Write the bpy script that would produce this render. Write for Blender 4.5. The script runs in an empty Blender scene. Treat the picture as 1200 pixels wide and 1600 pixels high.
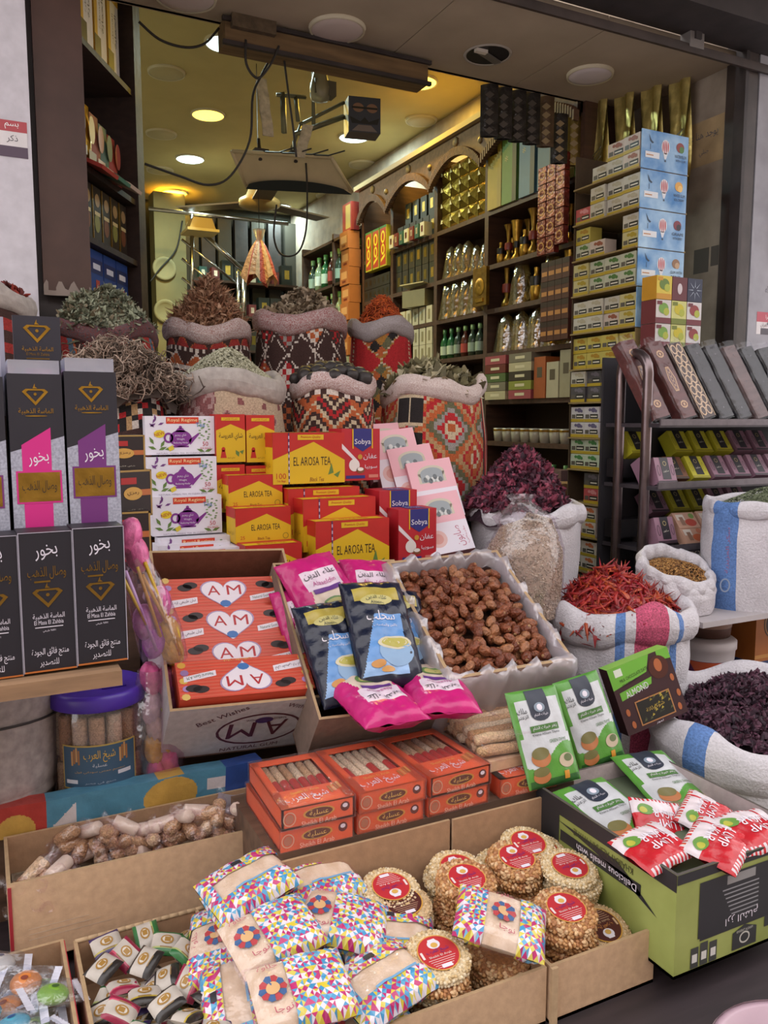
import bpy, math, random
import numpy as np
from mathutils import Matrix, Vector, Euler

SC = bpy.context.scene
COL = SC.collection
RNG = random.Random(7)
pi = math.pi

# ------------------------------------------------------------------ camera
# x runs along the shop front, y goes into the shop, z is up
YAW, PITCH, FPX, EYE = math.radians(26.5), math.radians(6.5), 1280.0, 1.6
cam_d = bpy.data.cameras.new('camera')
cam = bpy.data.objects.new('camera', cam_d); COL.objects.link(cam)
cam.location = (0, 0, EYE)
cam.rotation_euler = (pi/2 - PITCH, 0, -YAW)
cam_d.sensor_fit = 'VERTICAL'; cam_d.sensor_height = 36.0
cam_d.lens = FPX/1600*36.0
cam_d.clip_start = 0.05; cam_d.clip_end = 200
SC.camera = cam

# ------------------------------------------------------------------ world, exposure
W = bpy.data.worlds.new('overcast_sky'); SC.world = W; W.use_nodes = True
bg = W.node_tree.nodes['Background']
bg.inputs['Color'].default_value = (1.0, 0.955, 0.965, 1); bg.inputs['Strength'].default_value = 1.0
vs = SC.view_settings
vs.view_transform = 'Standard'; vs.look = 'None'; vs.gamma = 1.0; vs.use_curve_mapping = False
vs.exposure = 1.5
SC.cycles.max_bounces = 10; SC.cycles.transparent_max_bounces = 24

# ------------------------------------------------------------------ where a sight line meets a plane of the place
_F = Vector((math.sin(YAW)*math.cos(PITCH), math.cos(YAW)*math.cos(PITCH), -math.sin(PITCH)))
_R = Vector((math.cos(YAW), -math.sin(YAW), 0)); _U = _R.cross(_F)
def at(px, py, z=None, Y=None, X=None):
    v = _F + _R*((px-600)/FPX) - _U*((py-800)/FPX)
    t = (z-EYE)/v.z if z is not None else (Y/v.y if Y is not None else X/v.x)
    return Vector((0, 0, EYE)) + v*t
def depth(p): return (Vector(p)-Vector((0, 0, EYE))).dot(_F)
def px_len(n, p): return n*depth(p)/FPX          # length of n pixels at point p

# ------------------------------------------------------------------ materials
def lin(h):
    h = h.lstrip('#'); out = []
    for i in (0, 2, 4):
        c = int(h[i:i+2], 16)/255
        out.append(c/12.92 if c <= .04045 else ((c+.055)/1.055)**2.4)
    return tuple(out)
_mats = {}
def mat(hexc, rough=.6, kind='plain', metal=0.0, scale=40.0, amt=.12, bump=0.0, alt=None):
    """procedural material: base colour with noise variation, optional bump / second colour"""
    key = (hexc, rough, kind, metal, scale, amt, bump, alt)
    if key in _mats: return _mats[key]
    m = bpy.data.materials.new(kind+'_'+hexc.lstrip('#')); m.use_nodes = True
    nt = m.node_tree; N = nt.nodes; L = nt.links
    b = N['Principled BSDF']; c = lin(hexc)
    b.inputs['Roughness'].default_value = rough; b.inputs['Metallic'].default_value = metal
    b.inputs['Base Color'].default_value = (*c, 1)
    if kind == 'plain':
        m.diffuse_color = (*c, 1); _mats[key] = m; return m
    tc = N.new('ShaderNodeTexCoord'); nz = N.new('ShaderNodeTexNoise')
    nz.inputs['Scale'].default_value = scale; nz.inputs['Detail'].default_value = 4
    src = tc.outputs['Object']
    if kind == 'wood':
        mp = N.new('ShaderNodeMapping'); mp.inputs['Scale'].default_value = (.12, 1, 1) if alt is None or alt != 'z' else (1, 1, .12)
        L.new(src, mp.inputs[0]); src = mp.outputs[0]
    L.new(src, nz.inputs['Vector'])
    mx = N.new('ShaderNodeMix'); mx.data_type = 'RGBA'
    rp = N.new('ShaderNodeMapRange'); rp.inputs[1].default_value = .3; rp.inputs[2].default_value = .7
    L.new(nz.outputs['Fac'], rp.inputs[0]); L.new(rp.outputs[0], mx.inputs[0])
    lo = tuple(x*(1-amt) for x in c); hi = tuple(min(1, x*(1+amt)) for x in c)
    if alt and alt.startswith('#'): lo, hi = c, lin(alt)
    mx.inputs[6].default_value = (*lo, 1); mx.inputs[7].default_value = (*hi, 1)
    L.new(mx.outputs[2], b.inputs['Base Color'])
    if kind == 'foil': b.inputs['Roughness'].default_value = rough
    if bump:
        bp = N.new('ShaderNodeBump'); bp.inputs['Strength'].default_value = min(1, bump); bp.inputs['Distance'].default_value = .01
        L.new(nz.outputs['Fac'], bp.inputs['Height']); L.new(bp.outputs[0], b.inputs['Normal'])
    m.diffuse_color = (*c, 1); _mats[key] = m; return m
def ink(h): return mat(h, .45)
def paper(h): return mat(h, .5, 'card', scale=25, amt=.05)
def board(h): return mat(h, .85, 'card', scale=60, amt=.10, bump=.12)
def cloth(h, alt=None): return mat(h, .95, 'cloth', scale=260, amt=.28, bump=.35, alt=alt)
def wood(h, r=.6): return mat(h, r, 'wood', scale=45, amt=.3, bump=.1)
def gold(h='#c9a13f', r=.28): return mat(h, r, 'foil', metal=.85, scale=30, amt=.2, bump=.3)
def emit(h, s):
    k = ('emit', h, s)
    if k in _mats: return _mats[k]
    m = bpy.data.materials.new('lamp_'+h.lstrip('#')); m.use_nodes = True
    b = m.node_tree.nodes['Principled BSDF']; b.inputs['Base Color'].default_value = (*lin(h), 1)
    b.inputs['Emission Color'].default_value = (*lin(h), 1); b.inputs['Emission Strength'].default_value = s
    _mats[k] = m; return m
def film(name='clear_film', tint='#f4f2f4', body=.10, gloss=.16, rough=.12, bump=.5, scale=18, metal=None):
    k = ('film', name, tint, body, gloss)
    if k in _mats: return _mats[k]
    m = bpy.data.materials.new(name); m.use_nodes = True; nt = m.node_tree; N = nt.nodes; L = nt.links
    N.remove(N['Principled BSDF']); out = N['Material Output']
    tr = N.new('ShaderNodeBsdfTransparent'); tr.inputs[0].default_value = (*[min(1, x*1.02) for x in lin(tint)], 1)
    df = N.new('ShaderNodeBsdfDiffuse'); df.inputs[0].default_value = (*lin(tint), 1)
    gl = N.new('ShaderNodeBsdfGlossy'); gl.inputs['Roughness'].default_value = rough
    nz = N.new('ShaderNodeTexNoise'); nz.inputs['Scale'].default_value = scale; nz.inputs['Detail'].default_value = 3
    tc = N.new('ShaderNodeTexCoord'); L.new(tc.outputs['Object'], nz.inputs['Vector'])
    bp = N.new('ShaderNodeBump'); bp.inputs['Strength'].default_value = bump; bp.inputs['Distance'].default_value = .02
    L.new(nz.outputs['Fac'], bp.inputs['Height']); L.new(bp.outputs[0], gl.inputs['Normal'])
    m1 = N.new('ShaderNodeMixShader'); m1.inputs[0].default_value = body
    L.new(tr.outputs[0], m1.inputs[1]); L.new(df.outputs[0], m1.inputs[2])
    m2 = N.new('ShaderNodeMixShader'); m2.inputs[0].default_value = gloss
    L.new(m1.outputs[0], m2.inputs[1]); L.new(gl.outputs[0], m2.inputs[2]); L.new(m2.outputs[0], out.inputs[0])
    m.diffuse_color = (*lin(tint), .3); _mats[k] = m; return m

# ------------------------------------------------------------------ writing: arabic letters joined into their shapes, glyph outlines as flat faces
_AR = {'ا':0xFE8D,'أ':0xFE83,'إ':0xFE87,'آ':0xFE81,'ب':0xFE8F,'ة':0xFE93,'ت':0xFE95,'ث':0xFE99,'ج':0xFE9D,'ح':0xFEA1,'خ':0xFEA5,
       'د':0xFEA9,'ذ':0xFEAB,'ر':0xFEAD,'ز':0xFEAF,'س':0xFEB1,'ش':0xFEB5,'ص':0xFEB9,'ض':0xFEBD,'ط':0xFEC1,'ظ':0xFEC5,'ع':0xFEC9,
       'غ':0xFECD,'ف':0xFED1,'ق':0xFED5,'ك':0xFED9,'ل':0xFEDD,'م':0xFEE1,'ن':0xFEE5,'ه':0xFEE9,'و':0xFEED,'ى':0xFEEF,'ي':0xFEF1,'ئ':0xFE89,'ء':0xFE80}
_TWO = set('اأإآةدذرزوى'); _ONE = set('ء')
def arabic(s):
    if not any(c in _AR for c in s): return s
    out = []
    for i, c in enumerate(s):
        if c not in _AR: out.append(c); continue
        p = s[i-1] if i else ' '; n = s[i+1] if i+1 < len(s) else ' '
        jp = p in _AR and p not in _TWO and p not in _ONE and c not in _ONE
        jn = n in _AR and n not in _ONE and c not in _TWO and c not in _ONE
        k = 3 if jp and jn else 2 if jn else 1 if jp else 0
        out.append(chr(_AR[c]+k))
    return ''.join(reversed(out))
_tc = bpy.data.curves.new('lettering', 'FONT'); _tc.resolution_u = 2
_to = bpy.data.objects.new('lettering', _tc); _tcache = {}
def glyphs(s, shear=0.0):
    k = (s, shear)
    if k not in _tcache:
        _tc.body = arabic(s); _tc.shear = shear
        m = _to.to_mesh()
        v = [(p.co.x, p.co.y) for p in m.vertices]; f = [tuple(p.vertices) for p in m.polygons]
        _to.to_mesh_clear()
        if not v: v = [(0, 0), (1, 0), (0, 1)]; f = []
        x0 = min(a for a, _ in v); x1 = max(a for a, _ in v); y0 = min(b for _, b in v); y1 = max(b for _, b in v)
        _tcache[k] = ([(a-(x0+x1)/2, b-(y0+y1)/2) for a, b in v], f, x1-x0, y1-y0)
    return _tcache[k]

# ------------------------------------------------------------------ mesh collecting
class MB:
    def __init__(s): s.v = []; s.f = []; s.m = []; s.mats = []; s.sm = []
    def mi(s, m):
        if m not in s.mats: s.mats.append(m)
        return s.mats.index(m)
    def add(s, V, F, m, M=None, smooth=False):
        o = len(s.v)
        if M is not None: V = [M @ Vector(p) for p in V]
        s.v.extend([tuple(p) for p in V]); i = s.mi(m)
        for f in F: s.f.append(tuple(o+k for k in f)); s.m.append(i); s.sm.append(smooth)
        return s
    def box(s, c, d, m, M=None, faces=None):
        """c = centre, d = size; faces = materials for dict keys in 'LRFBTU' (left right front back top under)"""
        x, y, z = c; a, b, e = d[0]/2, d[1]/2, d[2]/2
        V = [(x-a,y-b,z-e),(x+a,y-b,z-e),(x+a,y+b,z-e),(x-a,y+b,z-e),(x-a,y-b,z+e),(x+a,y-b,z+e),(x+a,y+b,z+e),(x-a,y+b,z+e)]
        Q = {'U':(3,2,1,0),'T':(4,5,6,7),'F':(0,1,5,4),'R':(1,2,6,5),'B':(2,3,7,6),'L':(3,0,4,7)}
        if not faces: return s.add(V, list(Q.values()), m, M)
        o = len(s.v)
        if M is not None: V = [M @ Vector(p) for p in V]
        s.v.extend([tuple(p) for p in V])
        for k, q in Q.items():
            s.f.append(tuple(o+j for j in q)); s.m.append(s.mi(faces.get(k, m))); s.sm.append(False)
        return s
    def lathe(s, prof, m, n=20, M=None, smooth=True, cap=True, arc=None):
        V = []; F = []
        for r, z in prof:
            for k in range(n):
                a = 2*pi*k/n; V.append((r*math.cos(a), r*math.sin(a), z))
        for i in range(len(prof)-1):
            for k in range(n):
                k2 = (k+1) % n; F.append((i*n+k, i*n+k2, (i+1)*n+k2, (i+1)*n+k))
        if cap:
            if prof[0][0] > 1e-5: F.append(tuple(reversed(range(n))))
            if prof[-1][0] > 1e-5: F.append(tuple((len(prof)-1)*n+k for k in range(n)))
        return s.add(V, F, m, M, smooth)
    def tube(s, P, r, m, n=6, M=None, cap=True):
        P = [Vector(p) for p in P]; R = r if isinstance(r, (list, tuple)) else [r]*len(P)
        V = []; F = []; up = Vector((0, 0, 1))
        prev = None
        for i, p in enumerate(P):
            t = (P[min(i+1, len(P)-1)]-P[max(i-1, 0)])
            if t.length < 1e-9: t = Vector((0, 0, 1))
            t.normalize()
            if prev is None:
                a = t.cross(up) if abs(t.z) < .95 else t.cross(Vector((1, 0, 0)))
            else: a = prev - t*prev.dot(t)
            if a.length < 1e-6: a = t.orthogonal()
            a.normalize(); prev = a; b = t.cross(a)
            for k in range(n):
                w = 2*pi*k/n; V.append(p + (a*math.cos(w)+b*math.sin(w))*R[i])
        for i in range(len(P)-1):
            for k in range(n):
                k2 = (k+1) % n; F.append((i*n+k, i*n+k2, (i+1)*n+k2, (i+1)*n+k))
        if cap: F.append(tuple(reversed(range(n)))); F.append(tuple((len(P)-1)*n+k for k in range(n)))
        return s.add(V, F, m, M, True)
    def prism(s, pts, y0, y1, m, M=None, side=None):
        """outline (x,z) extruded from y0 to y1"""
        n = len(pts); V = [(x, y0, z) for x, z in pts]+[(x, y1, z) for x, z in pts]
        s.add(V, [tuple(range(n)), tuple(reversed(range(n, 2*n)))], m, M)
        return s.add(V, [(i, i+n, (i+1) % n+n, (i+1) % n) for i in range(n)], side or m, M)
    def grid(s, fn, nu, nv, m, M=None, smooth=True, wrapu=False, pick=None):
        """surface fn(u,v) with u,v in 0..1; pick(u,v) chooses the material of a cell"""
        cu = nu if wrapu else nu+1
        V = [fn(i/nu, j/nv) for j in range(nv+1) for i in range(cu)]
        if M is not None: V = [M @ Vector(p) for p in V]
        o = len(s.v); s.v.extend([tuple(p) for p in V])
        for j in range(nv):
            for i in range(nu):
                i2 = (i+1) % cu if wrapu else i+1
                mm = pick((i+.5)/nu, (j+.5)/nv) if pick else m
                if mm is None: continue
                s.f.append((o+j*cu+i, o+j*cu+i2, o+(j+1)*cu+i2, o+(j+1)*cu+i)); s.m.append(s.mi(mm)); s.sm.append(smooth)
        return s
    def mesh(s, name):
        me = bpy.data.meshes.new(name); me.from_pydata(s.v, [], s.f)
        for m in s.mats: me.materials.append(m)
        me.polygons.foreach_set('material_index', s.m); me.polygons.foreach_set('use_smooth', s.sm); me.update()
        return me
class Print:
    """flat print on one face: o = face centre, u / v = directions, layers a hair apart"""
    def __init__(s, mb, o, u, v, M=None):
        s.mb = mb; s.o = Vector(o); s.u = Vector(u).normalized(); s.v = Vector(v).normalized(); s.w = s.u.cross(s.v); s.k = 0; s.M = M
    def p(s, x, y, lv): return s.o + s.u*x + s.v*y + s.w*(.0005+.00022*lv)
    def poly(s, pts, m, lv=1): s.mb.add([s.p(x, y, lv) for x, y in pts], [tuple(range(len(pts)))], m, s.M); return s
    def rect(s, x0, y0, x1, y1, m, lv=1): return s.poly([(x0,y0),(x1,y0),(x1,y1),(x0,y1)], m, lv)
    def ell(s, x, y, a, b, m, lv=1, n=20): return s.poly([(x+a*math.cos(2*pi*k/n), y+b*math.sin(2*pi*k/n)) for k in range(n)], m, lv)
    def ring(s, x, y, a, b, t, m, lv=1, n=24):
        V = []; F = []
        for k in range(n):
            c, q = math.cos(2*pi*k/n), math.sin(2*pi*k/n)
            V += [s.p(x+a*c, y+b*q, lv), s.p(x+(a-t)*c, y+(b-t)*q, lv)]
        for k in range(n):
            j = (k+1) % n; F.append((2*k, 2*j, 2*j+1, 2*k+1))
        s.mb.add(V, F, m, s.M); return s
    def text(s, t, x, y, h, m, lv=3, width=None, rot=0, shear=0.0):
        """h = height of the letters' box; width squeezes or stretches it"""
        V, F, w0, h0 = glyphs(t, shear); sy = h/h0; sx = (width/w0) if width else sy
        c, q = math.cos(math.radians(rot)), math.sin(math.radians(rot))
        s.mb.add([s.p(x+(a*sx*c-b*sy*q), y+(a*sx*q+b*sy*c), lv) for a, b in V], F, m, s.M); return s
def front(mb, w, d, h, M=None): return Print(mb, (0, -d/2, h/2), (1,0,0), (0,0,1), M)
def top(mb, w, d, h, M=None): return Print(mb, (0, 0, h), (1,0,0), (0,1,0), M)
def left(mb, w, d, h, M=None): return Print(mb, (-w/2, 0, h/2), (0,-1,0), (0,0,1), M)
def right(mb, w, d, h, M=None): return Print(mb, (w/2, 0, h/2), (0,1,0), (0,0,1), M)

# ------------------------------------------------------------------ objects
def link(name, data, parent=None, M=None):
    o = bpy.data.objects.new(name, data); COL.objects.link(o)
    if parent is not None: o.parent = parent
    if M is not None: o.matrix_basis = M
    return o
def T(p, rz=0, rx=0, ry=0, s=1.0):
    return Matrix.Translation(Vector(p)) @ Euler((math.radians(rx), math.radians(ry), math.radians(rz)), 'ZYX').to_matrix().to_4x4() @ Matrix.Scale(s, 4)
def tag(o, label, cat=None, group=None, kind=None):
    o['label'] = label
    if cat: o['category'] = cat
    if group: o['group'] = group
    if kind: o['kind'] = kind
    return o
def thing(name, label, cat, M=None, group=None): return tag(link(name, None, None, M or Matrix()), label, cat, group)
def solo(mb, name, label, cat, M=None, group=None, kind=None): return tag(link(name, mb.mesh(name), None, M), label, cat, group, kind)
def part(mb, name, parent, label=None, kind=None, M=None):
    o = link(name, mb.mesh(name) if isinstance(mb, MB) else mb, parent, M)
    if label: o['label'] = label
    if kind: o['kind'] = kind
    return o
def struct(mb, name, label, M=None, cat='structure'):
    o = link(name, mb.mesh(name), None, M); o['kind'] = 'structure'; o['label'] = label; o['category'] = cat; return o
def clone(root, M, label=None, group=None):
    r = root.copy(); COL.objects.link(r); r.matrix_basis = M
    if label: r['label'] = label
    if group: r['group'] = group
    for ch in root.children:
        c = ch.copy(); COL.objects.link(c); c.parent = r
        for g in ch.children:
            d = g.copy(); COL.objects.link(d); d.parent = c
    return r
class Kind:
    """one kind of thing: the first placing moves the original, later ones copy it"""
    def __init__(s, root): s.root = root; s.used = False
    def put(s, M, label, group=None):
        if not s.used:
            s.used = True; s.root.matrix_basis = M; s.root['label'] = label
            if group: s.root['group'] = group
            return s.root
        return clone(s.root, M, label, group)
ORD = ['first','second','third','fourth','fifth','sixth','seventh','eighth','ninth','tenth','eleventh','twelfth','thirteenth','fourteenth']

# ------------------------------------------------------------------ scattering many small pieces as one mesh
def scatter(tmpls, P, N, size, mats_, rng, tilt=.5, jit=.25, sink=.0):
    """tmpls = [(verts, faces)], P = points, N = normals -> MB with every piece turned at random about its normal"""
    mb = MB(); nm = [mb.mi(m) for m in mats_]
    for p, n in zip(P, N):
        V, F = tmpls[rng.randrange(len(tmpls))]
        n = Vector(n).normalized()
        n = (n + Vector((rng.gauss(0,1), rng.gauss(0,1), rng.gauss(0,1)))*tilt).normalized()
        a = n.orthogonal().normalized(); b = n.cross(a); w = rng.uniform(0, 2*pi)
        u = a*math.cos(w)+b*math.sin(w); v = n.cross(u); k = size*(1+rng.uniform(-jit, jit))
        o = len(mb.v); p = Vector(p)
        for q in V: mb.v.append(tuple(p + (u*q[0]+v*q[1]+n*(q[2]-sink))*k))
        mi_ = nm[rng.randrange(len(nm))]
        for f in F: mb.f.append(tuple(o+i for i in f)); mb.m.append(mi_); mb.sm.append(True)
    return mb
def strip(n, w, curl, L=1.0, twist=0.0, taper=True):
    V = []; F = []
    for i in range(n+1):
        t = i/n-.5; ww = w*(1-(2*t)**2*.85) if taper else w
        z = curl*((2*t)**2-.3); c, s_ = math.cos(twist*t), math.sin(twist*t)
        V += [(t*L, -ww*c, z-ww*s_), (t*L, ww*c, z+ww*s_)]
    for i in range(n): F.append((2*i, 2*i+2, 2*i+3, 2*i+1))
    return V, F
def ctube(P, R, n=5):
    mb = MB(); mb.tube(P, R, None, n=n, cap=True); return mb.v, mb.f
def grain(l=1.0, w=.35):
    return [(-l/2,0,0),(0,-w/2,-w/4),(0,w/2,-w/4),(0,0,w/2),(l/2,0,0)], [(0,1,3),(0,3,2),(0,2,1),(4,3,1),(4,2,3),(4,1,2)]
def blob(nx=6, ny=4, sx=.5, sy=.35, sz=.3, rng=None, rough=0.0):
    V = [(0,0,-sz)]; F = []
    for j in range(1, ny):
        a = pi*j/ny
        for i in range(nx):
            w = 2*pi*i/nx; k = 1+(rng.uniform(-rough, rough) if rng else 0)
            V.append((sx*math.sin(a)*math.cos(w)*k, sy*math.sin(a)*math.sin(w)*k, -sz*math.cos(a)*k))
    V.append((0,0,sz)); n = len(V)-1
    for i in range(nx):
        F.append((0, 1+(i+1) % nx, 1+i)); F.append((n, n-nx+i, n-nx+(i+1) % nx))
    for j in range(ny-2):
        for i in range(nx):
            a = 1+j*nx+i; b = 1+j*nx+(i+1) % nx; F.append((a, b, b+nx, a+nx))
    return V, F
def wob(a, b, seed):
    return (math.sin(a*2.1+seed)*.5+math.sin(a*3.7+b*2.3+seed*1.7)*.3+math.sin(b*5.1-a*1.3+seed*.6)*.2)
def dome(n, rx, ry, h, rng, power=1.7, lump=.04, seed=0, edge=.98):
    P = []; N = []
    for _ in range(n):
        r = math.sqrt(rng.random())*edge; a = rng.uniform(0, 2*pi)
        z = h*(1-r**power); x, y = rx*r*math.cos(a), ry*r*math.sin(a)
        z += lump*wob(x*14, y*14, seed)
        s_ = h*power*r**(power-1)/max(rx, ry)
        P.append((x, y, z)); N.append((math.cos(a)*s_, math.sin(a)*s_, 1))
    return P, N
def mound(mb, rx, ry, h, m, power=1.7, lump=.04, seed=0, n=28, base=-.03):
    def fn(u, v):
        a = 2*pi*u; x, y = rx*v*math.cos(a), ry*v*math.sin(a)
        return (x, y, h*(1-v**power)+lump*wob(x*14, y*14, seed)+base*(.25+v))
    mb.grid(fn, n, 9, m, wrapu=True); return mb
# ================================================================== the setting
C_plaster = mat('#b9b2a6', .9, 'plaster', scale=6, amt=.16, bump=.15)
C_outer = mat('#a3a3ab', .85, 'plaster', scale=9, amt=.14, bump=.2)
C_white = mat('#c9c6ce', .85, 'plaster', scale=30, amt=.08, bump=.1)
C_ceil = mat('#bdae7c', .9, 'plaster', scale=5, amt=.06)
C_soff = mat('#a89884', .85, 'plaster', scale=4, amt=.10)
C_dark = mat('#332c2c', .6, 'paint', scale=12, amt=.3, bump=.1)
C_steel = mat('#3a302d', .5, 'paint', scale=10, amt=.35, bump=.2)
C_brown = mat('#4a332c', .5, 'paint', scale=7, amt=.25, bump=.1)
C_stone = mat('#a89a8a', .9, 'stone', scale=7, amt=.35, bump=.5, alt='#82766a')
C_shelf = wood('#4a3227', .55)
C_cornice = wood('#5f4535', .6)
C_asphalt = mat('#837c7c', .95, 'ground', scale=30, amt=.3, bump=.4)
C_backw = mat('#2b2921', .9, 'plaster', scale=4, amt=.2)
chrome = mat('#b8b4b6', .22, 'steel', metal=1.0, scale=20, amt=.1)
black = mat('#17161a', .5, 'paint', scale=30, amt=.2)

mb = MB(); mb.box((1, 3, -.05), (14, 16, .1), C_asphalt); struct(mb, 'floor', 'dark street paving and shop floor under the stall', cat='floor')
mb = MB(); mb.box((1.5, -2.9, 2.3), (16, .3, 4.6), mat('#a89a8c', .9, 'plaster', scale=3, amt=.2)); struct(mb, 'wall_opposite', 'unseen plastered house front across the narrow street, added to hold back low daylight', cat='wall')  # unseen wall, added so less level skylight reaches into the shop
mb = MB(); mb.box((-.95, 2.72, 2), (2.28, .14, 4), C_white); struct(mb, 'wall_left', 'white painted outer wall left of the brown pillar', cat='wall')
mb = MB(); mb.box((.205, 2.78, 2), (.03, .16, 4), C_dark); struct(mb, 'trim_1', 'dark strip for the shaded gap beside the white outer wall', cat='trim')  # shade of the gap between wall and pillar, put in as a dark strip
# brown pillar: casing that ends above the sacks, thinner core below
mb = MB(); mb.box((.275, 2.74, 2.99), (.135, .13, 2.02), C_brown); p1 = struct(mb, 'pillar', 'tall brown painted steel pillar left of the shelf', cat='pillar')
mb = MB(); mb.box((.275, 2.755, 1.0), (.115, .1, 2.0), C_dark); part(mb, 'pillar_core', p1)
mb = MB(); mb.grid(lambda u, v: (.207+.136*u, 2.672+.004*math.sin(u*9), 1.965+.03*v*(1+.5*math.sin(u*23))), 16, 1, mat('#8d8078', .9)); part(mb, 'torn_edge', p1)
# ceilings
mb = MB(); mb.box((1.5, 5.35, 3.56), (2.9, 4.66, .1), C_ceil); struct(mb, 'ceiling', 'pale inner ceiling with round lamps', cat='ceiling')
so = thing('lowered_ceiling', 'grey lowered ceiling panel over the shop entrance', 'ceiling'); so['kind'] = 'structure'
for i, (x0, x1) in enumerate(((.2, 1.52), (1.524, 2.12), (2.124, 2.78))):
    mb = MB(); mb.box(((x0+x1)/2, 2.74, 3.02), (x1-x0, .6, .04), C_soff); part(mb, 'panel', so)
mb = MB(); mb.box((1.5, 3.035, 3.25), (2.6, .02, .5), C_soff); part(mb, 'fascia', so)
# shutter housing above the entrance
sh = thing('shutter_housing', 'dark roller shutter housing above the shop entrance', 'shutter'); sh['kind'] = 'structure'
mb = MB(); mb.box((1.6, 2.30, 3.2), (2.9, .2, .36), C_dark); part(mb, 'housing', sh)
for k in range(3):
    mb = MB(); mb.box((1.6, 2.405-.02*k, 2.985-.012*k), (2.9, .012, .03), C_steel); part(mb, 'guide_rail', sh)
mb = MB(); mb.box((2.47, 2.38, 3.0), (.07, .05, .07), mat('#75706e', .6)); mb.box((2.47, 2.352, 3.01), (.03, .01, .03), C_dark); part(mb, 'lock_block', sh)
mb = MB(); mb.box((1.6, 1.66, 3.42), (5, 1.1, .06), mat('#6b6a70', .8, 'plaster', scale=5, amt=.2)); struct(mb, 'canopy', 'grey concrete canopy above the shutter housing', cat='canopy')  # street side runs further out than is seen, to shade the stall
# right side
mb = MB(); mb.box((2.85, 5.1, 1.75), (.14, 5.3, 3.5), C_stone); struct(mb, 'wall_right', 'rough stone wall behind the tea shelves', cat='wall')
mb = MB(); mb.box((2.80, 2.43, 1.7), (.06, .1, 3.4), C_steel); mb.box((2.765, 2.40, 1.7), (.018, .05, 3.4), C_dark); struct(mb, 'trim_2', 'dark steel shutter channel on the right wall', cat='trim')
mb = MB(); mb.box((3.6, 2.44, 1.75), (1.52, .12, 3.5), C_outer); wr = struct(mb, 'wall_outer', 'grey plastered outer wall right of the shutter channel', cat='wall')
mb = MB(); pr_ = Print(mb, (2.96, 2.38, 2.11), (1,0,0), (0,0,1))
scr = ink('#5a5a62')
for i, t in enumerate(('خوف الله', 'بالله', 'ذكر الله', 'اتقي الله', 'سبحان')): pr_.text(t, .02+.02*(i % 2), .02-.13*i-(.16 if i > 1 else 0), .035, scr, width=.1, rot=12)
part(mb, 'handwriting', wr)
mb = MB(); p_ = Print(mb, (2.945, 2.38, 1.99), (1,0,0), (0,0,1)); p_.rect(-.055, -.045, .055, .045, paper('#d8d4d6')); p_.rect(-.055, .005, .055, .045, ink('#b5495a'), 2); p_.rect(-.03, -.045, .055, -.02, ink('#4c4650'), 2); p_.text('اقرا', .01, .025, .02, ink('#e8e0e0')); p_.text('القران', -.01, -.008, .018, ink('#6a5560')); part(mb, 'sticker', wr)
mb = MB(); mb.box((3.01, 2.36, 2.5), (.05, .04, .5), mat('#6f7684', .5)); part(mb, 'cover_plate', wr)
wl = bpy.data.objects['wall_left']
mb = MB(); p_ = Print(mb, (.15, 2.65, 2.39), (1,0,0), (0,0,1)); p_.rect(-.06, -.05, .03, .05, paper('#dcd8da')); p_.rect(-.06, .02, .03, .05, ink('#b04a52'), 2); p_.rect(-.06, -.05, .03, -.02, ink('#57485a'), 2); p_.text('بسم', -.01, .035, .018, ink('#eeeeee')); p_.text('ذكر', -.01, 0, .022, ink('#4a4550')); part(mb, 'sticker', wl)
# note sheet and tape on the stone wall
ws = bpy.data.objects['wall_right']
mb = MB(); p_ = Print(mb, (2.78, 2.62, 2.74), (0,-1,0), (0,0,1)); p_.rect(-.13, -.09, .13, .09, mat('#a8906c', .9, 'card', scale=10, amt=.2)); p_.text('يوجد هنا عسل', 0, .03, .04, scr, width=.2); p_.text('جبلي', .03, -.04, .03, scr); part(mb, 'paper_note', ws)
mb = MB(); p_ = Print(mb, (2.78, 2.56, 2.26), (0,-1,0), (0,0,1)); p_.rect(-.06, -.05, .02, .05, mat('#544c46', .7)); p_.rect(.03, -.03, .07, .05, mat('#544c46', .7)); part(mb, 'tape_patch', ws)
# back of the shop
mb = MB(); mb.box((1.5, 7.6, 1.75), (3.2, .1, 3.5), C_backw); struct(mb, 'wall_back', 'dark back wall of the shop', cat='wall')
mb = MB(); mb.box((.12, 5.3, 1.75), (.1, 4.6, 3.5), C_plaster); struct(mb, 'wall_inner', 'plain inner left wall of the shop', cat='wall')
mb = MB(); mb.box((1.56, 7.25, 1.75), (.26, .2, 3.45), mat('#8f8258', .85, 'plaster', scale=5, amt=.12)); co = struct(mb, 'column', 'cream plastered column at the back of the shop', cat='column')
mb = MB()
for zz in (2.85, 2.5): mb.lathe([(.0, 0), (.09, .0), (.1, .02), (.085, .03), (.07, .012), (0, .01)], mat('#a0946a', .8), n=20, M=T((1.5, 7.15, zz), rx=90))
part(mb, 'round_plate', co)
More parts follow.
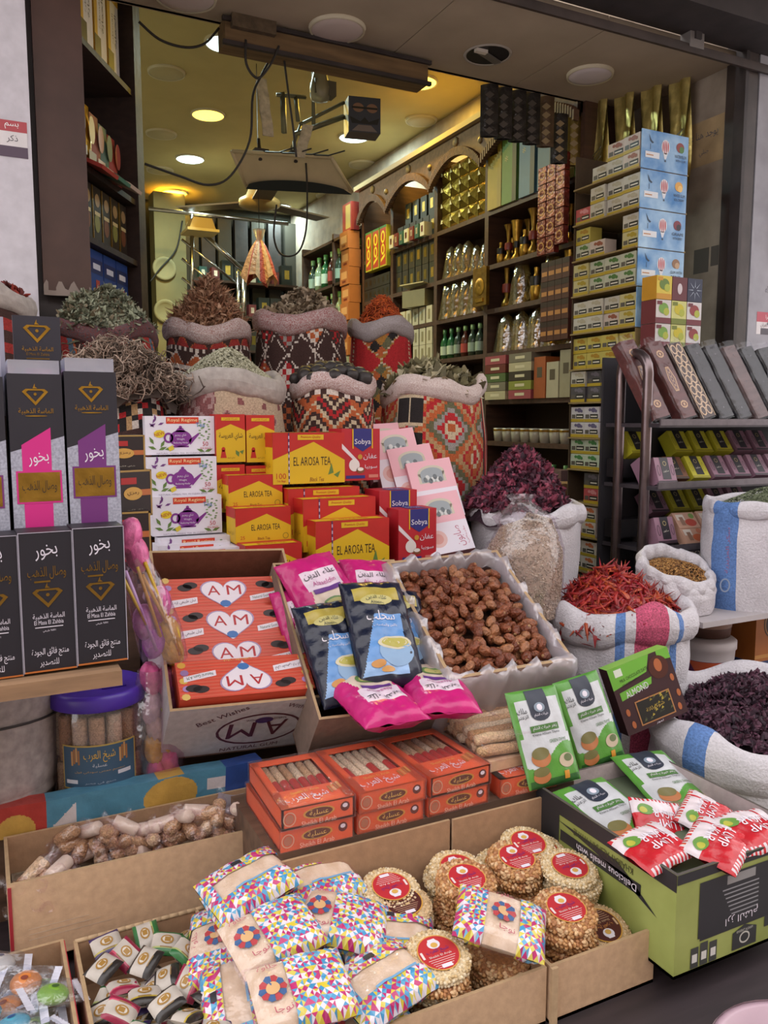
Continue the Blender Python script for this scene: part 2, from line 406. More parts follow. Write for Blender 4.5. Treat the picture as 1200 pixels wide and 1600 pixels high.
# lintel of the mezzanine and stair rail in polished steel
st = thing('stair_railing', 'polished steel stair railing at the back of the shop', 'railing')
def railbar(a, b, r=.018, nm='rail_bar'):
    mb = MB(); mb.tube([a, b], r, chrome, n=8); part(mb, nm, st)
A = lambda x, y, Y=6.5: at(x, y, Y=Y)
railbar(A(232, 326), A(450, 350), .015, 'top_rail')
railbar(A(318, 366), A(381, 424), .02, 'handrail')
for k in range(3): railbar(A(284, 374+30*k), A(372, 445+28*k), .011)
railbar(A(300, 335), A(300, 520), .016, 'post'); railbar(A(381, 424), A(381, 530), .02, 'post'); railbar(A(372, 424), A(372, 530), .014, 'post')
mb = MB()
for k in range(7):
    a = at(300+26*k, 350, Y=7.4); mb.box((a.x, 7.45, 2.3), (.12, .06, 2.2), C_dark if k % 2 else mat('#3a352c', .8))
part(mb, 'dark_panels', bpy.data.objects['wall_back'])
mb = MB(); a = at(312, 355, Y=6.4); M_ = T(a)
mb.prism([(-.1, -.03), (.1, -.03), (.07, .05), (-.07, .05)], -.1, .1, mat('#b79c66', .7), M_); mb.box((0, 0, -.04), (.24, .24, .02), mat('#d4bd84', .7), M_); solo(mb, 'wall_lantern', 'small cream box lantern by the stair railing', 'lantern')

# ------------------------------------------------------------------ round ceiling lamps
def lamp(px, py, z, dia, col, strength, label, grp, watt=0, zoff=0):
    p = at(px, py, z=z); r = dia/2
    t = thing('ceiling_lamp', label, 'lamp', T((p.x, p.y, z)), grp)
    mb = MB(); mb.lathe([(r*.93, -.012), (r, -.014), (r*1.03, -.004), (r*1.03, 0)], mat('#cfc6ad', .5), n=32, cap=False); part(mb, 'rim', t)
    mb = MB(); mb.lathe([(0, -.0175), (r*.6, -.0165), (r*.9, -.013), (r*.94, -.009)], emit(col, strength) if strength else mat(col, .5, 'paint', scale=8, amt=.04), n=32, cap=False); part(mb, 'diffuser', t)
    if watt:
        ld = bpy.data.lights.new('lamp_light', 'AREA'); ld.shape = 'DISK'; ld.size = dia; ld.energy = watt; ld.color = lin(col)
        lo = link('lamp_light', ld, t, T((0, 0, -.025))); lo.hide_render = False
WARM, COOL = '#ffd455', '#d4f2ee'
g = 'lit round lamps on the inner ceiling'
lamp(325, 178, 3.51, .21, WARM, 1.3, 'lit warm yellow lamp, largest of those left of the hanging panel', g, 8)
lamp(297, 247, 3.51, .21, COOL, 2.6, 'lit cool white lamp between two yellow ones on the left', g, 8)
lamp(273, 300, 3.51, .21, WARM, 1.3, 'lit warm yellow lamp farthest back on the left', g, 8)
lamp(352, 66, 3.51, .21, COOL, 2.6, 'lit cool white lamp half hidden behind the left end of the wooden trunking', g, 8)
lamp(655, 127, 3.51, .21, WARM, 1.3, 'lit warm yellow lamp behind the right end of the wooden trunking', g, 8)
lamp(553, 213, 3.51, .21, COOL, 2.6, 'lit cool white lamp beneath the hanging portrait carton', g, 8)
lamp(437, 322, 3.51, .21, COOL, 2.6, 'lit cool white lamp behind the ceiling fan', g, 4)
g = 'unlit round lamps on the inner ceiling'
for (x, y, lb) in ((260, 112, 'unlit cream lamp nearest the left of the inner ceiling'), (252, 208, 'unlit cream lamp beside the big warm yellow lamp'), (250, 265, 'unlit cream lamp beside the left cool white lamp'),
                   (658, 187, 'unlit cream lamp right of the hanging portrait carton'), (566, 256, 'unlit cream lamp above the arched cornice'), (512, 305, 'unlit cream lamp behind the hanging panel')):
    lamp(x, y, 3.51, .2, '#b9ad88', 0, lb, g)
g = 'unlit round lamps on the lowered ceiling'
lamp(527, 43, 3.0, .2, '#c9b9b4', 0, 'unlit white lamp in the middle of the lowered ceiling', g)
lamp(922, 115, 3.0, .185, '#d6ccd0', 0, 'unlit white lamp near the right wall of the lowered ceiling', g)
lamp(290, -8, 3.0, .2, '#c9b9b4', 0, 'unlit white lamp cut off by the upper edge of the picture', g)
# open lamp hole with a hanging bracket
p = at(762, 85, z=3.0); t = thing('lamp_hole', 'open lamp hole with a loose bracket in the lowered ceiling', 'lamp hole', T((p.x, p.y, 2.999)))
mb = MB(); mb.lathe([(0, -.001), (.085, -.001)], black, n=28, cap=False); part(mb, 'opening', t)  # flat black disc: the darkness inside the hole is its colour
mb = MB(); mb.lathe([(.083, -.002), (.09, -.006), (.094, 0)], mat('#a79f96', .6), n=28, cap=False); part(mb, 'rim', t)
mb = MB(); mb.box((.01, .0, -.006), (.13, .03, .006), mat('#8d867e', .4, metal=.6), T((0, 0, 0), rz=25)); mb.box((-.05, -.03, -.008), (.05, .02, .012), mat('#d0c8bc', .5)); part(mb, 'bracket', t)

# ------------------------------------------------------------------ things hanging in the shop
tk = thing('wooden_trunking', 'long wooden cable trunking fixed under the lowered ceiling edge', 'trunking')
a, b = at(346, 52, Y=3.0), at(660, 112, Y=3.0)
mb = MB(); mb.box(((a.x+b.x)/2, 3.0, 2.945), (b.x-a.x, .09, .085), wood('#6d5638', .7)); part(mb, 'body', tk)
for zz in (2.983, 2.905):
    mb = MB(); mb.box(((a.x+b.x)/2, 2.95, zz), (b.x-a.x+.02, .015, .014), C_dark); part(mb, 'edge_strip', tk)
mb = MB(); mb.box((a.x+.1, 2.96, 2.98), (.16, .06, .05), mat('#5b4c39', .9, 'plaster', scale=30, amt=.4, bump=1)); part(mb, 'foam_clump', tk)
# hanging panel (back of an old sign box)
hp = thing('sign_box', 'cream hanging sign box seen from behind with dark front edge', 'sign box')
P4 = [at(362, 236, z=2.70), at(518, 246, z=2.70), at(550, 300, z=2.60), at(384, 291, z=2.60)]
def quad3(u, v): return P4[0].lerp(P4[1], u).lerp(P4[3].lerp(P4[2], u), v)
cream = mat('#cfc19a', .6, 'paint', scale=6, amt=.12)
mb = MB(); mb.grid(lambda u, v: quad3(u, v)+Vector((0, 0, .012*math.sin(pi*u)*math.sin(pi*v))), 10, 6, cream); part(mb, 'back_sheet', hp)
mb = MB(); e0, e1 = P4[3], P4[2]
mb.grid(lambda u, v: quad3(u, 1.0-.34*v*math.sin(pi*u)**.4)-Vector((0, 0, .012)), 20, 3, mat('#1d2428', .3)); part(mb, 'dark_edge', hp)
mb = MB()
for (u0, v0, u1, v1) in ((0, 0, 1, 0), (0, 0, 0, 1), (1, 0, 1, 1), (0, 1, 1, 1)): mb.tube([quad3(u0, v0), quad3(u1, v1)], .008, cream, n=6)
part(mb, 'frame', hp)
for u in (.25, .6):
    mb = MB(); q = quad3(u, .2); mb.tube([q, q+Vector((.0, .02, .09))], .008, C_dark); mb.box(q+Vector((0, 0, .03)), (.06, .05, .02), C_dark); part(mb, 'hanger', hp)
for k in range(4):
    q = quad3(.15+.16*k, .25); mb = MB(); mb.tube([q+Vector((0, 0, .015)), q+Vector((.04, -.05, .03)), q+Vector((.09, -.1, .02)), q+Vector((.12, -.2, .015))], .003, black, n=4); part(mb, 'wire', hp)
# steel bracket and hanging strips between panel and ceiling
br = thing('ceiling_bracket', 'grey steel bracket arm with strips above the hanging panel', 'bracket')
steel = mat('#6c6a5e', .5, 'steel', metal=.5, scale=20, amt=.2)
for (q0, q1, w) in (((460, 210), (538, 182), .012), ((468, 195), (538, 160), .008), ((442, 145), (444, 208), .014), ((432, 148), (478, 152), .009), ((462, 150), (466, 190), .011), ((455, 235), (470, 195), .008), ((490, 195), (490, 60), .01)):
    mb = MB(); mb.tube([at(*q0, Y=3.65), at(*q1, Y=3.65)], w, steel, n=4); part(mb, 'bar', br)
mb = MB(); mb.lathe([(0, 0), (.04, .01), (.045, .06), (.03, .12), (.02, .3)], mat('#8f8a78', .4, metal=.3), n=12, M=T(at(500, 160, Y=3.5))); mb.box(at(505, 140, Y=3.5), (.1, .06, .06), mat('#57534a', .6)); part(mb, 'motor', br)
for (q0, q1) in (((408, 122), (420, 212)), ((482, 195), (468, 245))):
    a, b = at(*q0, Y=3.3), at(*q1, Y=3.3)
    s_ = MB(); s_.grid(lambda u, v: a.lerp(b, v)+Vector(((u-.5)*.045, .004*math.sin(v*14), 0)), 3, 10, mat('#b9b096', .8, 'foil', scale=40, amt=.3, bump=1)); 
    s_.grid(lambda u, v: a.lerp(b, v)+Vector(((u-.5)*.045, .006+.004*math.sin(v*14), 0)), 3, 10, mat('#b9b096', .8, 'foil', scale=40, amt=.3, bump=1)); part(s_, 'hanging_strip', br)
# portrait carton
t = thing('portrait_carton', 'small hanging carton printed with a dark portrait above a lit lamp', 'carton', T(at(566, 212, Y=3.6), rz=-12))
mb = MB(); mb.box((0, 0, .075), (.15, .1, .155), paper('#4b4a55')); part(mb, 'body', t)
mb = MB(); f = front(mb, .15, .1, .15); f.rect(-.073, -.075, .073, .075, paper('#3c4256')); f.ell(-.03, .03, .026, .02, ink('#8d6d60'), 2); f.ell(.035, .03, .026, .02, ink('#8d6d60'), 2); f.rect(-.06, .025, .06, .034, ink('#22222a'), 3); f.poly([(-.07,-.01),(-.02,-.03),(0,-.01),(.02,-.03),(.07,-.01),(.06,-.04),(-.06,-.04)], ink('#20242f'), 3); f.poly([(-.06,-.072),(-.03,-.045),(.03,-.045),(.06,-.072)], ink('#7d7478'), 2)
l = left(mb, .15, .1, .15)
for k in range(6): l.rect(-.048+.016*k, -.07, -.04+.016*k, .07, ink('#a58432' if k % 2 else '#d0c8a0'))
part(mb, 'printed_faces', t)
# cables
cab = mat('#26221e', .6)
def cable(pts, Y, r=.007, label='', zs=None):
    P = [at(x, y, Y=Y) for x, y in pts]; Q = []
    for i in range(len(P)-1):
        p0, p1, p2, p3 = P[max(i-1, 0)], P[i], P[i+1], P[min(i+2, len(P)-1)]
        for k in range(6):
            s = k/6; Q.append(.5*((2*p1)+(p2-p0)*s+(2*p0-5*p1+4*p2-p3)*s*s+(3*p1-p0-3*p2+p3)*s**3))
    Q.append(P[-1]); mb = MB(); mb.tube(Q, r, cab, n=6); solo(mb, 'cable', label, 'cable', group='dark cables under the ceiling')
cable([(217, 34), (250, 62), (290, 74), (320, 68), (342, 44)], 3.0, .0045, 'dark cable sagging from the left post to the trunking')
cable([(384, 62), (385, 100), (402, 122), (420, 105), (436, 72)], 2.94, .0045, 'dark cable looped below the left of the trunking')
cable([(432, 74), (410, 115), (395, 150), (390, 220), (360, 275), (325, 289), (280, 275), (226, 256)], 3.05, .0045, 'long dark cable curving from the trunking down to the left post')
cable([(442, 78), (450, 140), (458, 200), (463, 245)], 3.0, .004, 'dark cable dropping straight to the hanging panel')
cable([(478, 255), (480, 300), (478, 360), (465, 395), (440, 398), (428, 370), (432, 320)], 3.4, .004, 'thin cable loop hanging below the panel')
cable([(285, 345), (275, 390), (250, 420), (235, 440)], 7.12, .007, 'dark cable running down the cream column')
# ceiling fan
fp = at(405, 300, Y=6.0); t = thing('ceiling_fan', 'bronze ceiling fan with brown blades at the back', 'fan', T(fp))
mb = MB(); mb.tube([(0, 0, .0), (0, 0, 3.5-fp.z)], .02, C_steel); part(mb, 'rod', t)
mb = MB(); mb.lathe([(.02, .1), (.06, .06), (.1, -.03), (.15, -.06), (.15, -.1), (.06, -.13), (0, -.135)], mat('#a88b58', .4, metal=.4), n=20); part(mb, 'motor', t)
for k in range(3):
    mb = MB(); mb.prism([(.12, -.008), (.62, -.012), (.64, .0), (.12, .004)], -.07, .07, mat('#5d4c38', .5), T((0, 0, -.08), rz=20+120*k)); part(mb, 'blade', t)
# hanging bag of packets
bp_ = at(405, 366, Y=4.5); t = thing('hanging_bag', 'clear hanging bag of pinkish packets tied at the top', 'bag', T((bp_.x, bp_.y, bp_.z-.25)))
mb = MB(); red = [mat('#b4483a', .5, 'foil', scale=60, amt=.3, bump=.6), mat('#c98a5c', .5, 'foil', scale=60, amt=.3, bump=.6), mat('#d6ac84', .5, 'foil', scale=60, amt=.3)]
def bagf(u, v):
    a = 2*pi*u; r = (.012+.085*(1-v/.8)**.65)*(1+.16*math.sin(7*a)) if v < .8 else .012+.02*(v-.8)
    return (r*math.cos(a), r*.7*math.sin(a), .27*v+.03*math.sin(5*a)*(1-v)**3)
mb.grid(bagf, 21, 12, red[0], wrapu=True, pick=lambda u, v: red[int(u*21) % 3]); part(mb, 'filled_body', t)
mb = MB(); mb.lathe([(.012, .21), (.028, .25), (.035, .275)], film('milky_film', '#e6dccb', .5, .15), n=9, cap=False); mb.tube([(0, 0, .24), (0, 0, 3.52-bp_.z+.25)], .002, black, n=4); part(mb, 'knot', t)

# ------------------------------------------------------------------ left shelf unit, splayed towards the street
A0, A1 = Vector((.335, 2.80, 0)), Vector((.585, 3.235, 0))
du = (A1-A0).normalized(); dn = Vector((du.y, -du.x, 0)); Lsh = (A1-A0).length     # dn faces the passage
def SM(u, back=0.0, z=0.0): return Matrix.Translation(A0+du*u-dn*back+Vector((0, 0, z))) @ Matrix(((du.x, -dn.x, 0, 0), (du.y, -dn.y, 0, 0), (0, 0, 1, 0), (0, 0, 0, 1)))
sl = thing('side_shelf', 'dark brown narrow shelf unit behind the brown pillar', 'shelf')
dk = wood('#33241f', .6)
mb = MB(); mb.box((Lsh+.03, .12, 1.75), (.07, .26, 3.5), dk, SM(0)); part(mb, 'end_post', sl)
mb = MB(); mb.box((Lsh/2, .25, 1.75), (Lsh, .02, 3.5), mat('#7d7672', .9, 'plaster', scale=8, amt=.2), SM(0)); part(mb, 'back_board', sl)
SHZ = [1.88, 2.175, 2.395, 2.78, 3.2]
for z in SHZ:
    mb = MB(); mb.box((Lsh/2, .125, z), (Lsh, .25, .02), dk, SM(0)); part(mb, 'shelf_board', sl)
# book-like cartons on the upper board
for k in range(4):
    t = thing('tall_carton', ['yellow and white tall carton nearest the brown pillar', 'yellow and white tall carton, second from the brown pillar', 'yellow and white tall carton, third from the brown pillar', 'yellow and white tall carton nearest the end post'][k]+' on the upper shelf', 'carton', SM(.06+.115*k, .1, 2.792), 'tall cartons on the upper side shelf')
    mb = MB(); mb.box((0, 0, .15), (.1, .14, .3), paper('#d9d6d4'), faces={'F': paper('#d9d6d4'), 'L': paper('#c69a35')}); part(mb, 'body', t)
    mb = MB(); f = front(mb, .1, .14, .3); f.rect(-.05, -.15, -.025, .15, ink('#c69a35')); f.rect(-.05, .11, .05, .15, ink('#c69a35'), 2); f.rect(-.05, -.15, .0, -.06, ink('#2b2a2c'), 2); f.text('الحماية', .02, .02, .02, ink('#2b2a2c'), width=.11, rot=90); f.text('القسطرة', -.005, .02, .014, ink('#55504c'), width=.1, rot=90); part(mb, 'printed_face', t)
cols = ['#c2ae98', '#8d8076', '#c4a84a', '#a8705c', '#64806e', '#b04c3c']
for k in range(6):
    PW = .078; lb = ['brown hanging packet with an oval picture', 'grey clear packet', 'gold foil packet', 'reddish packet', 'green packet', 'stack of small red boxes'][k]
    t = thing('hanging_packet', lb+' on the middle side shelf', 'packet', SM(.05+.075*k, .06, 2.406), 'packets on the middle side shelf')
    mb = MB(); h = .26-.012*k; mm = gold() if k == 2 else paper(cols[k])
    mb.grid(lambda u, v: ((u-.5)*.07, -.02*math.sin(pi*u)*math.sin(pi*v), h*v), 5, 6, mm); mb.grid(lambda u, v: ((.5-u)*.07, .02*math.sin(pi*u)*math.sin(pi*v), h*v), 5, 6, mm); part(mb, 'pouch', t)
    mb = MB(); Print(mb, (0, -.024, h*.55), (1,0,0), (0,0,1)).ell(0, .02, .024, .045, ink(['#b5794c', '#8a8078', '#d8bc62', '#a86a5a', '#6f8a78', '#b0564a'][k])).rect(-.03, -.08, .03, -.05, ink(['#5a4030', '#a39a90', '#8a6a2c', '#d0b8a0', '#c8ccb8', '#7a2420'][k])); part(mb, 'printed_oval', t)
for k, (c, nm) in enumerate((('#a33b34', 'red'), ('#4a7a68', 'green'), ('#cbb7a8', 'pale'))):
    t = MB(); t.box((0, 0, 0), (.13, .2, .012), paper(c)); solo(t, 'folded_card', nm+' card leaning out over the edge of the side shelf', 'card', SM(.1+.11*k, .03, 2.43+.004*k) @ T((0, 0, 0), rx=24), 'cards leaning out of the side shelf')
for k in range(6):
    lb = ['nearest the pillar', 'second from the pillar', 'third from the pillar', 'fourth from the pillar', 'fifth from the pillar', 'nearest the end post'][k]
    t = thing('herb_box', 'dark herb box with a gold edge standing on the side shelf, '+lb, 'box', SM(.045+.078*k, .09, 2.187) @ Matrix.Diagonal((1, 1, .62, 1)), 'dark herb boxes on the side shelf')
    mb = MB(); mb.box((0, 0, .15), (.07, .12, .30), paper('#2e2620'), faces={'L': gold('#b08f48', .4)}); part(mb, 'body', t)
    mb = MB(); f = front(mb, .07, .12, .3); f.rect(-.035, -.15, -.029, .15, gold('#b08f48', .4)); f.ell(.005, .08, .02, .035, ink('#a7895f')); f.ell(.0, -.04, .022, .05, ink('#7a4a30' if k % 2 else '#8a8a48')); f.rect(-.02, .0, .025, .02, ink('#d2c08a'), 2); part(mb, 'printed_face', t)
for k in range(4):
    lb = ['nearest the pillar', 'second from the pillar', 'third from the pillar', 'nearest the end post'][k]
    t = thing('blue_box', 'blue box with white lettering below the herb boxes, '+lb, 'box', SM(.065+.115*k, .09, 1.892) @ Matrix.Diagonal((1, 1, .96, 1)), 'blue boxes on the lowest side shelf')
    mb = MB(); mb.box((0, 0, .14), (.108, .12, .28), paper('#24468c')); part(mb, 'body', t)
    mb = MB(); f = front(mb, .108, .12, .28); f.rect(-.05, .06, .05, .11, ink('#1b3068')); f.rect(-.03, .075, .03, .095, ink('#d8dcec'), 2); f.rect(-.03, -.06, .03, -.02, ink('#c3cbe0'), 2); f.rect(-.01, .0, .02, .04, ink('#b04438'), 2); part(mb, 'printed_face', t)
# ================================================================== shelves along the right wall (their fronts face the passage)
SX, SB = 2.50, 2.775           # shelf front and back
BY = [3.03, 3.79, 4.33, 4.90, 5.34]       # posts, near to far
RZ = [2.69, 2.41, 2.18, 1.95, 1.70, 1.48, 1.2]
ws_ = thing('wall_shelving', 'long dark wooden wall shelving with an arched cornice', 'shelving')
for y in BY:
    mb = MB(); mb.box(((SX+SB)/2, y, 1.6), (SB-SX, .035, 3.0), C_shelf); part(mb, 'post', ws_)
for i in range(4):
    for z in RZ:
        mb = MB(); mb.box(((SX+SB)/2, (BY[i]+BY[i+1])/2, z-.012), (SB-SX, BY[i+1]-BY[i]-.035, .024), C_shelf); part(mb, 'shelf_board', ws_)
mb = MB(); mb.box((SB-.005, (BY[0]+BY[-1])/2, 1.6), (.01, BY[-1]-BY[0], 3.0), mat('#3b2b20', .8)); part(mb, 'back_board', ws_)
# cornice: one arched panel for each bay, with a ribbed rope trim
for i in range(4):
    y0, y1 = BY[i], BY[i+1]; n = 14; ym = (y0+y1)/2
    arch = [(y0+(y1-y0)*k/n, 2.955+.125*math.sin(pi*k/n)**.8) for k in range(n+1)]
    mb = MB(); V = [(SX-.03, y, z) for y, z in arch]+[(SX-.03, y, 3.16) for y, _ in arch]; V += [(SX, y, z) for (_, y, z) in V]
    m1 = n+1; F = []
    for k in range(n):
        F += [(k, k+1, m1+k+1, m1+k), (2*m1+k+1, 2*m1+k, 3*m1+k, 3*m1+k+1), (k+1, k, 2*m1+k, 2*m1+k+1)]
    mb.add(V, F, C_cornice); cp = part(mb, 'cornice_panel', ws_)
    mb = MB()
    for k in range(n*3):
        s = k/(n*3); z = 2.95+.125*math.sin(pi*s)**.8; y = y0+(y1-y0)*s; nx = s+.5/(n*3)
        mb.box((SX-.04, y, z-.012), (.03, (y1-y0)/(n*3)*.62, .045), C_cornice)
    part(mb, 'rope_trim', cp, kind='stuff')
    mb = MB(); mb.lathe([(0, 0), (.02, .0), (.014, .012), (0, .016)], mat('#8b7a58', .6), n=8, M=T((SX-.03, y0+.02, 3.06), ry=-90)); mb.lathe([(0, 0), (.03, .0), (.02, .012), (0, .016)], mat('#8b7a58', .6), n=6, M=T((SX-.03, ym, 3.12), ry=-90)); part(mb, 'carved_ornament', cp)
mb = MB(); mb.box((SX-.02, (BY[0]+BY[-1])/2, 3.175), (.08, BY[-1]-BY[0]+.05, .03), mat('#9c8c6a', .6)); part(mb, 'crown_moulding', ws_)

def RW(y, z, x=SX+.04, rz=-90): return T((x, y, z), rz=rz)
def box_kind(name, cat, w, d, h, body, decorate=None, faces=None):
    t = thing(name, name.replace('_', ' '), cat); mb = MB(); mb.box((0, 0, h/2), (w, d, h), body, faces=faces); part(mb, 'body', t)
    if decorate:
        mb = MB(); decorate(mb); part(mb, 'printed_face', t)
    return Kind(t)
def spread(n, a, b): return [a+(b-a)*(k+.5)/n for k in range(n)]
# --- bay nearest: tall boxes, vases, figurines, wrapped gold pieces
def deco_tall(c2):
    def d(mb): 
        f = front(mb, .13, .1, .4); f.rect(.03, -.2, .065, .2, ink(c2)); f.text('*', -.02, .02, .03, ink('#c8b878'), 2)
    return d
talls = [('green', '#56743a', '#1d261a', .40), ('blue grey', '#4b6a78', '#1e2c33', .37), ('light blue', '#55788a', '#1c2930', .38), ('leaf green', '#5d7f35', '#20301a', .35), ('yellow', '#a28a2c', '#8d7620', .27)]
for k, (nm, c, c2, h) in enumerate(talls):
    t = box_kind('tall_gift_box', 'gift box', .12, .1, h, paper(c), deco_tall(c2))
    t.put(RW([3.13, 3.28, 3.43, 3.58, 3.71][k], 2.69), 'tall '+nm+' gift box on the top shelf of the nearest arched bay', 'tall gift boxes')
gk = gold('#b38c3a', .3); gk2 = gold('#8a6a2c', .35); redg = mat('#7c2a20', .3, 'glass', scale=20, amt=.2); blackg = mat('#1c1714', .3)
def vase(kind):
    t = thing('gold_vase', 'gold vase', 'vase')
    P = {0: [(.03, 0), (.035, .01), (.014, .04), (.012, .09), (.024, .13), (.03, .2), (.036, .22)],
         1: [(.034, 0), (.03, .03), (.012, .06), (.022, .1), (.012, .14), (.018, .2), (.034, .24)],
         2: [(.03, 0), (.036, .05), (.03, .1), (.012, .14), (.016, .17)]}[kind]
    mb = MB(); mb.lathe([(0, 0)]+P, gk if kind != 1 else gk2, n=12, cap=False); part(mb, 'body', t)
    mb = MB(); i = len(P)//2; mb.lathe([(P[i][0]+.004, P[i][1]-.02), (P[i][0]+.006, P[i][1]), (P[i][0]+.004, P[i][1]+.025)], redg if kind == 1 else blackg, n=12, cap=False); part(mb, 'painted_band', t)
    return Kind(t)
vk = [vase(0), vase(1), vase(2)]
n = 0
for k, y in enumerate(spread(9, 3.12, 3.76)): 
    for r in range(2):
        vk[(k+r) % 3].put(RW(y+.02*r, 2.41, SX+.05+.09*r) @ Matrix.Scale(.82+.2*((k*7) % 5)/5-(.18 if k > 6 else 0), 4), f'gold and red vase, {ORD[k]} from the right, {"front" if r == 0 else "back"} row of the nearest arched bay', 'vases in the nearest bay')
clear = film('gift_film', '#e8d9a8', .10, .3)
def wrapped(h=.16):
    t = thing('wrapped_figurine', 'wrapped figurine', 'figurine')
    mb = MB(); mb.lathe([(0, 0), (.035, 0), (.03, .02), (.012, .04), (.026, .08), (.02, .11), (.006, .14), (0, .15)], gk, n=12, cap=False); part(mb, 'gold_figure', t)
    mb = MB()
    def fn(u, v):
        a = 2*pi*u; r = (.048*(1-v)**.35+.006)*(1+.12*math.sin(5*a+4*v)); return (r*math.cos(a), r*math.sin(a), .2*v)
    mb.grid(fn, 15, 7, clear, wrapu=True); part(mb, 'clear_wrap', t)
    return Kind(t)
wk = wrapped()
figs = MB(); 
for k, y in enumerate(spread(5, 3.1, 3.74)):
    if k == 1 or k == 3: wk.put(RW(y, 2.18, SX+.06) @ Matrix.Scale(1.15, 4), 'gold figurine in clear wrap on the third shelf of the nearest bay', 'wrapped figurines of the third shelf')
    else: vk[k % 3].put(RW(y, 2.18, SX+.06), 'gold ornament standing between wrapped figurines on the third shelf', 'ornaments of the third shelf')
for k, y in enumerate(spread(10, 3.08, 3.76)):
    wk.put(RW(y, 1.95, SX+.05+.03*(k % 2)), f'gold figurine in clear wrap, {ORD[k]} from the right in the row beside the green bottles', 'wrapped figurines of the fourth shelf')
# hanging gold card pieces and red foil packs in front of the near post
t = thing('gold_plaque', 'gold framed plaque hanging on the post of the arched shelving', 'plaque', T((SX-.03, 3.79, 2.21), rz=-90))
mb = MB(); mb.box((0, 0, .09), (.13, .02, .2), gk2); part(mb, 'frame', t); mb = MB(); mb.lathe([(0, 0), (.03, .004), (.045, .0)], gk, n=16, M=T((0, -.012, .09), rx=90), cap=False); mb.box((0, -.012, .02), (.07, .006, .02), gk); part(mb, 'relief', t)
rp_ = thing('red_foil_pack', 'red foil pack', 'pack'); mb = MB(); mb.box((0, 0, .04), (.06, .03, .076), mat('#6c1d12', .3, 'foil', metal=.3, scale=40, amt=.4, bump=.6)); part(mb, 'pouch', rp_)
mb = MB(); Print(mb, (0, -.015, .04), (1,0,0), (0,0,1)).ring(0, 0, .022, .02, .005, ink('#c98d3c')); part(mb, 'printed_emblem', rp_); rk = Kind(rp_)
for c in range(3):
    for r in range(5):
        rk.put(T((SX-.06, 3.215-.066*c, 2.36+.08*r+.03*(c==2)), rz=-90), f'red foil pack, {ORD[c]} column from left, {ORD[r]} from bottom, beside the tea column', 'red foil packs')
dkb = box_kind('incense_box', 'box', .05, .04, .09, paper('#4a1d14'), lambda mb: (front(mb, .05, .04, .09).rect(-.025, .02, .025, .045, ink('#2a1210')).rect(-.02, -.02, .02, 0, ink('#b87d44'))))
for c in range(4):
    for r in range(4): dkb.put(T((SX-.03, 3.215-.052*c, 1.965+.092*r), rz=-90), f'dark red incense box, {ORD[c]} from the left, {ORD[r]} row up, below the red foil packs', 'dark red incense boxes')
# tall gold printed bags under the lowered ceiling
for k in range(4):
    mb = MB(); Yb = 3.0-.11*k; mb.grid(lambda u, v: (.012*math.sin(u*9+v*5), -(u-.5)*.1, .5*v), 5, 8, gold('#cdbb74', .4)); mb.grid(lambda u, v: (.02+.012*math.sin(u*9+v*5), (u-.5)*.1, .5*v), 5, 8, gold('#cdbb74', .4))
    t = thing('gold_bag', ['gold striped bag nearest the arched cornice', 'gold striped bag, second from the arched cornice', 'gold striped bag, third from the arched cornice', 'gold striped bag nearest the stone wall'][k], 'bag', T((2.56+.05*k, Yb, 2.55)), 'gold striped bags under the lowered ceiling'); part(mb, 'foil_sheet', t)
    mb = MB(); f = Print(mb, (-.014, 0, .2), (0,-1,0), (0,0,1))
    for j in range(9): f.poly([(-.045, -.16+.02*j), (.045, -.12+.02*j), (.045, -.112+.02*j), (-.045, -.152+.02*j)], ink('#5d5330'))
    part(mb, 'printed_stripes', t)
# dark bags hanging from the lowered ceiling edge
dkf = mat('#33302e', .25, 'foil', metal=.2, scale=30, amt=.4, bump=.8)
for k in range(7):
    a = at(765+22*k, 132+6*k, Y=3.06); t = thing('hanging_pouch', ['black clear-wrapped pouch hanging leftmost', 'black clear-wrapped pouch hanging second from the left', 'black clear-wrapped pouch hanging third from the left', 'black clear-wrapped pouch hanging in the middle', 'brown patterned pouch hanging right of the middle', 'grey patterned pouch hanging near the gold bags', 'gold patterned pouch hanging beside the gold bags'][k]+' under the lowered ceiling', 'pouch', T((a.x, 3.06, 2.79 if k < 5 else 2.73), rz=-30), 'pouches under the lowered ceiling')
    mb = MB(); mm = gold('#8d7a44', .35) if k == 6 else dkf if k != 4 else mat('#5a4632', .4, 'foil', scale=40, amt=.3, bump=.6)
    mb.grid(lambda u, v: ((u-.5)*.075, -.018*math.sin(pi*u), .21*v), 5, 4, mm); mb.grid(lambda u, v: ((.5-u)*.075, .012*math.sin(pi*u), .21*v), 5, 4, mm); part(mb, 'pouch_body', t)
    mb = MB(); f = Print(mb, (0, -.02, .1), (1,0,0), (0,0,1))
    for j in range(5): f.poly([(-.02, -.08+.036*j), (0, -.095+.036*j), (.02, -.08+.036*j), (0, -.065+.036*j)], ink('#4d463f' if k < 4 else '#8d7a58'))
    part(mb, 'printed_pattern', t)
